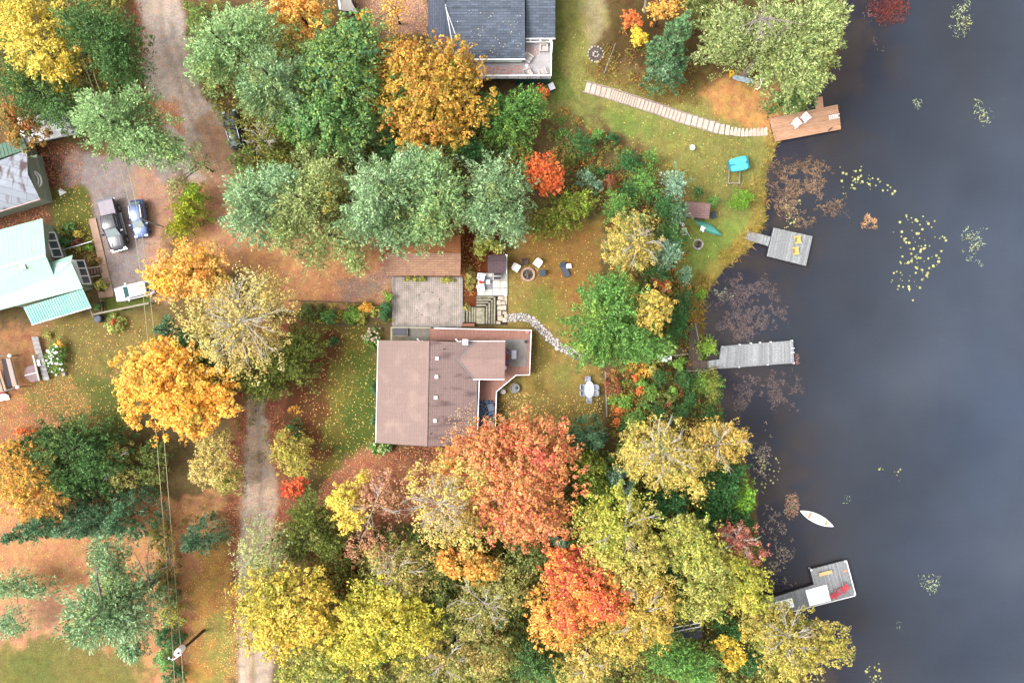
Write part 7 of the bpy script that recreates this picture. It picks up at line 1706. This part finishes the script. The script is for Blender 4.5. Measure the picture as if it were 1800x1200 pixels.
# top right
tree('pine_tree', 'huge pale green pine at the top right shore with a bare grey fork', N_, [(1378,52,84,58),(1290,58,48,36,-1),(1420,100,70,62,-.5),(1450,50,62,56),(1380,20,80,50,-.5),(1290,30,50,40,-1),(1460,10,50,40),(1430,135,30,22,-1)], 17, 'pineolive', 175, cl=.85, bark=M_greybark, branches=0, tr=.4, grad=(.9,-.2,.35))
tree('pine_tree', 'lower pine boughs at the shore just left of the brown dock', N_, [(1385,170,34,20),(1415,165,26,20)], 8, 'pinedark', 130, cl=.6)
tree('spruce_tree', 'blue-green spruce left of the huge pale pine', SP, [(1188,70,44,44),(1210,25,24,30,1),(1185,110,40,30,-1)], 11, P_((92,132,86),(122,160,108),(70,108,66),(140,170,130)), 240, cl=.5)
tree('maple_shrub', 'vivid yellow young maple left of the blue-green spruce', B, [(1126,64,15,12),(1118,55,10,12)], 5, P_((252,220,40),(255,206,50)), 200, cl=.35, leaf=.11)
tree('maple_shrub', 'orange young maple above the vivid yellow one', B, [(1110,28,15,15),(1125,35,8,10)], 5, 'orange', 200, cl=.35, leaf=.11)
tree('young_tree', 'golden tree at the top edge between the orange maple and the spruce', B, [(1170,5,30,14)], 8, 'goldorange', 170, cl=.4, leaf=.11)
tree('shrubby_tree', 'olive and brown undergrowth tree at the top beside the huge pine', B, [(1245,15,24,24),(1232,-5,26,20)], 9, 'olivedark', 160, cl=.5)
# dead fork of the huge pine and of the isolated pine; fallen logs
def dead_fork(label, hub, ends, z, r0=.12, name='dead_branch', m=None, zend=None):
    h = W(hub[0], hub[1], z); r = T(name, label, 'branch', h); mb = MB()
    for (x, y) in ends:
        e = W(x, y, (zend if zend is not None else z+.3)); md = L3(h, e, .5)+Vector((random.uniform(-.2, .2), random.uniform(-.2, .2), .25)); mb.tube([h, md, e], [r0*.7, r0*.45, r0*.15], 6)
        for k in range(3):
            s = L3(md, e, random.random()*.8); a = random.uniform(0, 6.28); mb.tube([s, s+Vector((math.cos(a)*.6, math.sin(a)*.6, .15))], [r0*.2, r0*.08], 4)
    mb.build('limbs', m or M_greybark, r, world=True); return r
dead_fork('pale grey bare limbs fanning out near the top of the huge pine', (1337, 33), [(1294, 52), (1325, 78), (1342, 76), (1360, 60), (1412, 44), (1372, 38), (1326, 22), (1345, 12), (1310, 60), (1352, 50)], 17.3, .16)
def forked_trunk():
    r = T('forked_trunk', 'grey forked trunk stump with curled twigs beside the isolated blue-green pine', 'tree trunk', G(288, 1014)); z = 6.5
    mb = MB(); b = W(278, 1016, 3.4)
    mb.tube([G(290, 1010, -.1), b, W(244, 1050, 10)], [.34, .3, .22], 8); mb.tube([b, W(262, 1022, 7), W(236, 1028, 10)], [.26, .24, .2], 8)
    for pts in ([(262, 1022), (246, 990), (236, 970)], [(262, 1022), (258, 990), (262, 950)], [(266, 1020), (276, 1004), (302, 992)], [(300, 992), (296, 960), (280, 950)], [(268, 1030), (267, 1050), (267, 1052)]):
        mb.tube([W(x, y, 6+k*.6) for k, (x, y) in enumerate(pts)], [.09, .06, .03], 5)
    mb.build('trunk', M_greybark, r, world=True)
forked_trunk()
def log(label, a, b, z0, z1, r0, m, name='fallen_log'):
    o = MB().tube([W(*a, z0), L3(W(*a, z0), W(*b, z1), .5)+Vector((0, 0, .05)), W(*b, z1)], [r0, r0*.85, r0*.6], 8).build(name, m); tag(o, label, 'log')
log('thin bare pole leaning on the brush above the stepped stone path', (1062, 130), (1082, 76), 2.15, 2.6, .07, M_greybark)
log('grey tree trunk leaning at the top beside the orange young maple', (1133, 22), (1136, -6), 3.0, 4.2, .2, M_greybark)
log('pale trunk lying out over the bank at the shore end of the L-shaped dock', (1312, 1090), (1345, 1106), .8, 2.2, .22, M_greybark)
log('small driftwood log floating off the brown dock corner', (1456, 230), (1463, 224), .66, .66, .07, M_bark)
log('long pale branch hanging over the blue hatchback', (288, 399), (245, 384), 3.0, 5.2, .09, M_greybark)
log('thin cream stick standing at the edge of the cedar bushes below the slate house', (993, 229), (981, 217), 2.2, 2.5, .05, M_fencewood)

# ------------------------------------------------------------ undergrowth, weeds, leaf litter
def poly_points(poly, dens, rg, z=2.0):
    P = np.array([tuple(W(x, y, z))[:2] for x, y in poly]); a, b = P.min(0), P.max(0); n = int((b-a).prod()*dens)
    q = rg.uniform(a, b, (n, 2)); return q[inside(q[:, 0], q[:, 1], P)]
def cover(name, label, polys, clump_dens, per, cl, leaf, pal, m, hgt=(.15, .8), patch=1.0, kind='broad', z=1.6):
    rg = np.random.default_rng(abs(hash(label)) % 9999 if False else len(label)*7+per); Cs = []
    for poly in polys:
        q = poly_points(poly, clump_dens, rg, z)
        k = fbm(q[:, 0], q[:, 1], 2.6, 4) < patch; q = q[k]
        Cs.append(np.column_stack([q, hzv(q[:, 0], q[:, 1])+rg.uniform(hgt[0], hgt[1], len(q))]))
    C = np.vstack(Cs); t = fbm(C[:, 0], C[:, 1], 2.2, 3)*1.6-.3+rg.normal(0, .15, len(C)); rc = cl*rg.uniform(.6, 1.2, len(C))
    A = leafset(C, per, rc, rg, PAL[pal] if isinstance(pal, str) else pal, t, kind, leaf); STAT[0] += len(A[0])*2
    o = quads_object(name, A[0], A[1], A[2], A[3], m); tag(o, label, kind='stuff'); o['category'] = 'undergrowth'
    return o
WOODS = [[(560,960),(900,880),(1010,800),(1100,780),(1290,790),(1330,930),(1340,1060),(1420,1220),(500,1220),(560,1100)], [(0,-30),(230,-30),(235,60),(215,190),(100,200),(0,230)], [(330,0),(700,90),(880,230),(960,300),(860,390),(420,380),(420,250),(360,160)]]
cover('woodland_undergrowth', 'dark green and brown low growth under the trees', WOODS, 3.0, 24, .62, .13, P_((104,140,66),(136,156,70),(90,122,58),(176,146,72),(124,146,64),(164,164,74)), LEAF, (.2, 3.4))
BANK = [[(1066,640),(1210,650),(1262,700),(1290,780),(1080,790),(1068,740)], [(1064,400),(1010,340),(965,330),(960,240),(980,190),(1060,240),(1110,265),(1200,300),(1210,400),(1215,480),(1235,560),(1215,640),(1080,640),(1064,500)]]
cover('bank_undergrowth', 'mixed green, gold and russet low plants on the bank', BANK, 3.7, 24, .42, .085, P_((96,144,66),(130,160,66),(80,124,60),(170,130,60),(190,110,60),(200,170,70),(110,150,66)), LEAF, (.1, 1.0))
cover('meadow_brush', 'low yellow-green brush and ferns above the stepped stone path', [[(1040,110),(1095,50),(1240,120),(1240,185),(1150,175),(1060,145)]], 2.6, 16, .36, .085, P_((150,140,60),(120,130,50),(170,120,60),(130,80,50),(190,170,80)), LEAF, (.05, .3), .62)
cover('bed_plants', 'low mixed plants filling the flower bed left of the patio', [[(512,532),(690,536),(690,572),(540,568)]], 3.2, 20, .3, .08, P_((90,130,50),(130,150,60),(190,170,60),(150,110,50)), LEAF, (.05, .3), .7)
cover('clover_patches', 'scattered low bushes in the leaf-strewn woods at the left', [[(20,880),(420,870),(420,700),(470,700),(480,860),(400,900),(300,930)],[(150,820),(300,830),(300,870),(150,880)]], .9, 20, .45, .09, P_((90,110,44),(120,124,50),(160,130,60)), LEAF, (.1, .5), .55)
def blades(name, label, polys, dens, L_, w_, pal, z=.3, wet=False, up=.5, patch=1.0, cat='grass', kw='stuff', jitter=0, clump=0):
    rg = np.random.default_rng(len(label)*3+int(dens)); P = []
    for poly in polys:
        q = poly_points(poly, dens, rg, z)
        Pp = np.array([tuple(W(x, y, z))[:2] for x, y in poly]); ed = segdist(q[:, 0], q[:, 1], Pp, True)
        if wet:
            w1 = np.clip(ed/(.8+.12*math.sqrt(np.ptp(Pp[:, 0])*np.ptp(Pp[:, 1]))), 0, 1); keep = ((fbm(q[:, 0], q[:, 1], 1.1, 2)-.5)*1.5+.5+.35*vnoise(q[:, 0], q[:, 1], .35, 3)-.17 > (1-patch)+.32*(1-w1)-(.1 if patch == 1 else 0)) & (rg.uniform(0, 1, len(q)) < .25+.75*w1); q = q[keep]
        elif patch < 1: q = q[fbm(q[:, 0], q[:, 1], 1.7, 2) > (1-patch)]
        P.append(q)
    q = np.vstack(P); n = len(q)
    if wet: zz = np.full(n, .02)+rg.uniform(0, .05, n)
    else: zz = hzv(q[:, 0], q[:, 1])
    a = unit(np.column_stack([rg.normal(size=(n, 2)), np.abs(rg.normal(size=n))*up*2+up*.2])); s = L_*(rg.uniform(.5, 1.3, (n, 1)) if not wet else rg.uniform(.5, 1.35, (n, 1))**2.2)
    b = unit(np.cross(a, rand_unit(n, rg))) if not wet else unit(np.column_stack([-a[:, 1], a[:, 0], rg.normal(0, .1, n)]))
    Pc = np.column_stack([q, zz])+a*s*(.9 if not wet else 0)*np.array([1, 1, 1])
    t = fbm(q[:, 0], q[:, 1], 1.5, 6)*1.6-.3+rg.normal(0, .2, n)
    col = palmix(PAL[pal] if isinstance(pal, str) else pal, t)*rg.uniform(.7, 1.25, (n, 1)); STAT[0] += 2*n
    o = quads_object(name, Pc, a*s, b*w_*(s/L_)**.5, col, NEEDLE); tag(o, label, cat, kind=kw); return o
blades('shore_grass', 'tall golden and olive grass along the lake shore', [[(1300,330),(1345,300),(1352,340),(1348,400),(1315,440),(1290,430),(1330,390)],[(1352,230),(1372,240),(1352,300),(1335,300)],[(1225,480),(1262,485),(1245,520),(1238,560),(1236,600),(1218,560)],[(1262,440),(1310,425),(1312,445),(1262,480)]], 46, .42, .03, P_((196,156,66),(176,150,70),(150,140,56),(206,180,100),(160,110,50)), z=.6)
blades('lawn_tufts', 'rough tufts of grass on the neighbour lawn', [[(985,60),(1060,130),(1250,210),(1350,250),(1340,330),(1250,330),(1190,290),(1100,240),(970,190)],[(1205,380),(1320,370),(1330,420),(1240,480),(1200,480)]], 7, .14, .03, P_((150,146,66),(130,140,56),(180,160,80),(120,110,50)), z=1.4, up=.25)
blades('waterweed', 'brown and mauve tangled water weed off the upper shore', [[(1352,285),(1400,270),(1450,280),(1470,310),(1450,345),(1420,370),(1455,350),(1490,345),(1492,372),(1465,385),(1430,400),(1400,405),(1355,375),(1348,330)],[(1508,382),(1545,370),(1545,405),(1510,400)],[(1485,378),(1505,375),(1500,392)]], 95, .2, .03, P_((104,82,62),(140,112,84),(80,60,54),(170,136,104),(96,82,62),(124,100,72)), z=0, wet=True, up=.25, patch=.72, cat='water weed')
blades('waterweed', 'dark wine red water bush off the top right shore', [[(1520,-10),(1595,-15),(1602,15),(1590,42),(1550,48),(1522,25)]], 150, .22, .03, P_((110,50,44),(140,64,50),(80,40,44),(150,90,76)), z=0, wet=True, up=.9, cat='water weed')
blades('waterweed', 'thin brown weed strands along the top right tree line', [[(1505,0),(1530,30),(1548,70),(1560,100),(1540,95),(1525,60)]], 40, .2, .022, P_((130,110,110),(176,150,130),(110,80,90)), z=0, wet=True, up=.3, patch=.7, cat='water weed')
blades('waterweed', 'mauve weed drifting between the long dock and the shore', [[(1240,505),(1300,465),(1350,475),(1400,560),(1345,602),(1290,604),(1245,600)],[(1270,655),(1360,650),(1425,645),(1400,730),(1290,740)],[(1300,550),(1350,560),(1335,595),(1270,604)]], 90, .14, .022, P_((92,76,78),(124,104,98),(70,58,64)), z=0, wet=True, up=.1, patch=.56, cat='water weed')
blades('waterweed', 'pale weed along the lower right shore', [[(1330,740),(1352,740),(1362,800),(1345,850),(1325,830),(1318,780)],[(1340,860),(1370,900),(1400,960),(1380,1030),(1345,1010)],[(1362,1010),(1395,1005),(1402,1030),(1370,1035)]], 60, .17, .022, P_((160,144,130),(186,164,140),(120,104,104)), z=0, wet=True, up=.2, patch=.7, cat='water weed')
blades('waterweed', 'ragged brown clump of weed beside the white canoe', [[(1380,870),(1400,865),(1408,888),(1402,905),(1390,915),(1378,905)]], 190, .16, .03, P_((180,140,110),(150,116,96),(140,150,110)), z=0, wet=True, up=.5, cat='water weed')
blades('waterweed', 'small brown clump of weed at the end of the long dock', [[(1395,618),(1405,625),(1408,640),(1392,640)]], 190, .14, .03, P_((150,110,100),(176,130,116)), z=0, wet=True, up=.4, cat='water weed')
blades('waterweed', 'orange-brown weed island right of the big weed bed', [[(1512,375),(1542,370),(1544,404),(1514,402)],[(1382,402),(1390,404),(1386,410)]], 120, .16, .03, P_((216,170,120),(190,140,100)), z=0, wet=True, up=.5, patch=.7, cat='water weed')
RD = [([(1680,400),(1735,388),(1732,430),(1715,455),(1750,465),(1745,478),(1700,460),(1685,440)], 34, 'green-white reed patch far right in the lake'), ([(1662,0),(1718,-5),(1718,40),(1700,80),(1668,60)], 30, 'pale reed patch at the top right of the lake'), ([(1710,170),(1742,172),(1748,205),(1735,225),(1712,215)], 34, 'speckled reed patch on the right below the top one'), ([(1613,1008),(1657,1000),(1655,1045),(1620,1050)], 24, 'upright pale reeds in the lower right of the lake'), ([(1572,1090),(1585,1088),(1580,1115)], 20, 'small sprig of reeds in the lower right of the lake'), ([(1478,868),(1497,870),(1495,890),(1480,885)], 40, 'small reed sprig right of the weed by the white canoe'), ([(1603,172),(1622,175),(1620,200),(1600,198)], 30, 'tiny reed patch in the upper lake'), ([(1250,508),(1275,500),(1290,520),(1262,535)], 40, 'pale green reeds near the upper shore of the long dock'), ([(1440,655),(1460,662),(1470,675),(1462,672)], 12, 'speck of weed off the end of the long dock')]
for poly, dn, lab in RD: blades('reeds', lab, [poly], dn*1.3, .14, .028, P_((170,184,140),(196,204,160),(140,160,120),(200,196,120)), z=0, wet=True, up=.35, patch=.75, cat='reeds')
# lily pads, one by one
pads = []
for s in range(3):
    mb = MB(); n = 9; pts = [(math.cos(.25+5.8*k/(n-1))*random.uniform(.9, 1.05), math.sin(.25+5.8*k/(n-1))*random.uniform(.9, 1.05)) for k in range(n)]+[(.1, 0)]
    mb.slab([(x, y, .02) for x, y in pts], .02); o = mb.build('pad', mat('lily_pad', c(214, 210, 128), c(168, 180, 104), .5, 2, .9, 0, rnd=.25, spec=.5)); pads.append(o.data); bpy.data.objects.remove(o)
PD = [([(1475,292),(1512,290),(1520,300),(1575,335),(1580,350),(1510,330),(1480,345)], 52, 'yellow lily pad in the cluster beside the big weed bed'), ([(1575,378),(1640,380),(1665,415),(1650,470),(1600,535),(1560,495),(1585,450),(1560,430)], 110, 'yellow lily pad in the widest scattered patch in the middle of the lake'), ([(1380,345),(1408,350),(1408,400),(1378,405)], 44, 'whitish lily pad in the cluster above the square dock'), ([(1312,802),(1370,800),(1372,840),(1350,860),(1325,850)], 44, 'whitish lily pad in the cluster at the lower right shore'), ([(1545,820),(1585,820),(1584,848),(1570,842),(1545,826)], 9, 'lily pad in the small lone cluster in the lower lake'), ([(1520,1168),(1546,1165),(1550,1200),(1524,1200)], 26, 'lily pad in the cluster cut by the bottom edge')]
rg = np.random.default_rng(5)
for poly, n, lab in PD:
    q = poly_points(poly, 12, rg, 0); rg.shuffle(q)
    for x, y in q[:n]:
        o = bpy.data.objects.new('lily_pad', pads[int(rg.integers(3))]); COL.objects.link(o); s = (.05+.12*rg.uniform(0, 1)**1.6)*(1.1 if 'yellow' in lab else .9); o.location = (x, y, .012+rg.uniform(0, .02)); o.rotation_euler = (0, 0, rg.uniform(0, 6)); o.scale = (s, s*rg.uniform(.8, 1), 1)
        tag(o, lab, 'lily pad', lab.replace('lily pad', 'lily pads'))
# fallen leaves
def litter(label, poly, dens, pal, size=.1, z=2.0, patch=.78, name='fallen_leaves', zoff=.02):
    dens = dens*1.25
    rg = np.random.default_rng(len(label)*5+int(dens)); q = poly_points(poly, dens, rg, z)
    w_ = fbm(q[:, 0], q[:, 1], 2.4, 5); q = q[w_ > (1-patch)*rg.uniform(.6, 1.0, len(q))]
    n = len(q); P = np.column_stack([q, hzv(q[:, 0], q[:, 1])+zoff+rg.uniform(0, .03, n)])
    nr = unit(np.array([0, 0, 1.])+rand_unit(n, rg)*.45); a = unit(np.cross(nr, rand_unit(n, rg))); b = np.cross(nr, a); s = size*rg.uniform(.6, 1.3, (n, 1))
    col = palmix(pal, rg.uniform(0, 1, n))*rg.uniform(.8, 1.2, (n, 1)); STAT[0] += 2*n
    o = quads_object(name, P, a*s, b*s*.7, col, LEAF); tag(o, label, 'leaves', kind='stuff')
YL = P_((244,214,120),(230,190,90),(214,150,80),(250,230,160)); RL = P_((196,120,80),(170,90,60),(220,160,110),(150,80,60)); OL = P_((230,150,80),(214,120,60),(240,180,110))
litter('yellow leaves scattered over the lower lawn', [(880,690),(935,690),(1060,700),(1060,760),(870,760)], 7, YL, .085)
litter('thick yellow and tan leaves on the lawn near the red-orange maple', [(873,700),(920,690),(960,740),(1060,755),(1000,790),(870,770)], 16, P_((220,190,120),(200,150,90),(240,220,150),(150,100,60)), .085)
litter('sparse pale leaves over the upper lawn', [(890,400),(1060,400),(1060,690),(935,690),(935,580),(890,560)], 1.6, YL, .07)
litter('brown-red leaves below the cottage', [(560,850),(640,800),(690,785),(870,782),(860,900),(560,930)], 34, RL, .09)
litter('leaves over the left lawn of the cottage', [(520,575),(660,575),(660,790),(600,830),(500,860),(520,700)], 5, YL, .08)
litter('rust leaves on the lane verges', [(425,690),(440,690),(430,850),(418,990),(405,960)], 24, RL, .08)
litter('rust leaves right of the lane', [(466,695),(500,720),(490,870),(540,900),(480,940),(486,870)], 20, RL, .08)
litter('dark red leaves in the wood gap', [(540,970),(640,985),(620,1050),(570,1110)], 40, P_((120,50,24),(150,70,34),(90,40,24)), .09)
litter('pink and tan leaves at the top between shed and slate house', [(616,-10),(752,-10),(752,62),(650,60)], 34, P_((226,170,130),(206,150,120),(236,190,130),(180,120,100)), .09)
litter('brown leaves beside the camper and cabin', [(60,245),(150,255),(140,330),(90,335)], 26, RL, .08)
litter('leaves along the cabin wall', [(0,380),(75,352),(92,385),(0,420)], 18, RL, .08)
litter('leaves on the small lawn beside the pickup', [(92,335),(158,325),(180,470),(140,470),(95,400)], 6, YL, .075)
litter('leaves over the gravel parking', [(100,262),(330,280),(290,520),(200,525),(160,330)], 4, RL, .07)
litter('orange leaves heaped at the bend of the gravel road', [(255,175),(315,185),(325,240),(285,210)], 34, OL, .08)
litter('red leaves along the upper road verge', [(232,0),(246,0),(258,60),(262,110),(240,150),(225,90)], 30, P_((190,90,60),(160,70,50),(214,130,80)), .08)
litter('leaves on the driveway', [(300,0),(320,0),(420,260),(430,420),(360,430),(330,260),(250,100),(250,0)], 2.5, OL, .07)
litter('yellow flecks on the orange field', [(0,900),(420,880),(420,1180),(320,1190),(320,960),(0,1080)], 5, P_((240,180,90),(226,150,80),(250,210,130)), .075)
litter('orange leaves on the ground below the left patio', [(0,690),(120,650),(190,760),(60,760),(0,790)], 12, P_((236,160,90),(206,110,60),(240,190,120)), .08)
litter('leaves over the orange clearing', [(460,470),(690,470),(690,530),(470,530),(420,450)], 8, P_((220,160,110),(240,200,150),(180,100,60)), .07)
litter('leaves over the left lawn', [(80,570),(265,560),(230,770),(120,760)], 3.5, YL, .075)
litter('leaves on the neighbour lawn', [(985,30),(1340,250),(1240,480),(1200,380),(1080,220)], 1.6, YL, .07, z=1.4)
litter('leaves in the passage between garage and terrace', [(812,420),(850,420),(838,520),(814,520)], 30, P_((190,130,60),(150,80,40),(220,180,80)), .08)
litter('leaves along the lane edge near the utility pole', [(395,1040),(418,1040),(418,1200),(385,1200)], 14, YL, .07)
def roof_leaves(label, pts, zf, n, pal, size=.07):
    rg = np.random.default_rng(len(label)); P = np.array([tuple(W(x, y, 5.5))[:2] for x, y in pts]); a, b = P.min(0), P.max(0)
    q = rg.uniform(a, b, (n*3, 2)); q = q[inside(q[:, 0], q[:, 1], P)][:n]; n = len(q); z = zf(q[:, 0], q[:, 1]); nr = unit(np.array([0, 0, 1.])+rand_unit(n, rg)*.35); A = unit(np.cross(nr, rand_unit(n, rg))); Bq = np.cross(nr, A); s = size*rg.uniform(.6, 1.3, (n, 1))
    o = quads_object('fallen_leaves', np.column_stack([q, z]), A*s, Bq*s*.7, palmix(pal, rg.uniform(0, 1, n)), LEAF); tag(o, label, 'leaves', kind='stuff')
e_x = W(838, 700, 5).x; r_x = W(751, 700, 6.7).x
roof_leaves('pale leaves on the lower right corner of the cottage roof', [(790,725),(835,700),(836,782),(775,782)], lambda x, y: 5.03+(e_x-x)/(e_x-r_x)*1.7, 240, P_((236,206,160),(220,170,120)))
y0 = W(850, 103, 5.6).y; y1 = W(850, 9, 7.4).y
roof_leaves('white and tan leaf specks on the slate roof', [(790,30),(920,30),(920,100),(800,100)], lambda x, y: 5.64+(y-y0)/(y1-y0)*1.8, 60, P_((236,226,210),(220,190,150)), .06)
roof_leaves('red leaves drifted on the raised deck of the slate house', [(845,112),(925,110),(920,122),(850,130)], lambda x, y: x*0+4.43, 420, P_((206,120,100),(230,160,130),(180,90,80)), .06)
roof_leaves('red leaves in the upper corner of the raised deck', [(925,76),(950,76),(945,92),(925,92)], lambda x, y: x*0+4.43, 110, P_((206,120,100),(230,160,130)), .06)
print('LEAF TRIS', STAT[0], 'objects', len(S.objects))
# short grass blades and small debris give the open ground its grain
blades('grass', 'short olive grass on the cottage lawns', [[(888,400),(1062,400),(1062,735),(880,735),(935,660),(935,580),(890,560)],[(600,580),(664,580),(662,790),(590,800),(560,700)]], 26, .07, .016, P_((150,140,66),(176,156,84),(120,126,52),(160,120,60)), z=2, up=.6)
blades('grass', 'short green grass on the neighbour lawns', [[(975,10),(1040,60),(1060,130),(1250,215),(1350,250),(1340,330),(1250,330),(1190,290),(1100,240),(975,190)],[(1205,385),(1320,370),(1335,420),(1240,480),(1205,480)],[(80,580),(262,562),(230,760),(120,750)],[(0,1140),(70,1125),(250,1150),(240,1210),(0,1210)],[(330,960),(410,940),(412,1200),(325,1200)]], 20, .07, .016, P_((140,150,66),(166,160,84),(120,136,54),(180,150,80)), z=1.7, up=.6)
TN = P_((190,150,116),(160,110,80),(214,180,146),(130,90,66),(176,120,80))
litter('tan and brown debris over the orange ground', [(0,890),(420,880),(418,1060),(320,1190),(0,1130)], 16, TN, .05)
litter('tan and brown debris over the clearing and driveway', [(370,230),(430,230),(430,400),(690,430),(690,530),(480,530),(330,430)], 16, TN, .05)
litter('grey and tan grit on the gravel road and lane', [(238,0),(318,0),(420,268),(420,420),(330,300),(250,130)], 10, P_((200,186,176),(150,130,118),(220,206,196)), .035)
litter('leaves blown onto the lower lane', [(424,700),(474,700),(490,900),(482,1000),(410,1200),(414,900)], 7, RL, .07)
litter('pale grit on the lower lane', [(432,700),(468,700),(484,900),(478,1000),(414,1200),(420,900)], 14, P_((206,190,176),(140,122,108),(226,210,196)), .035)
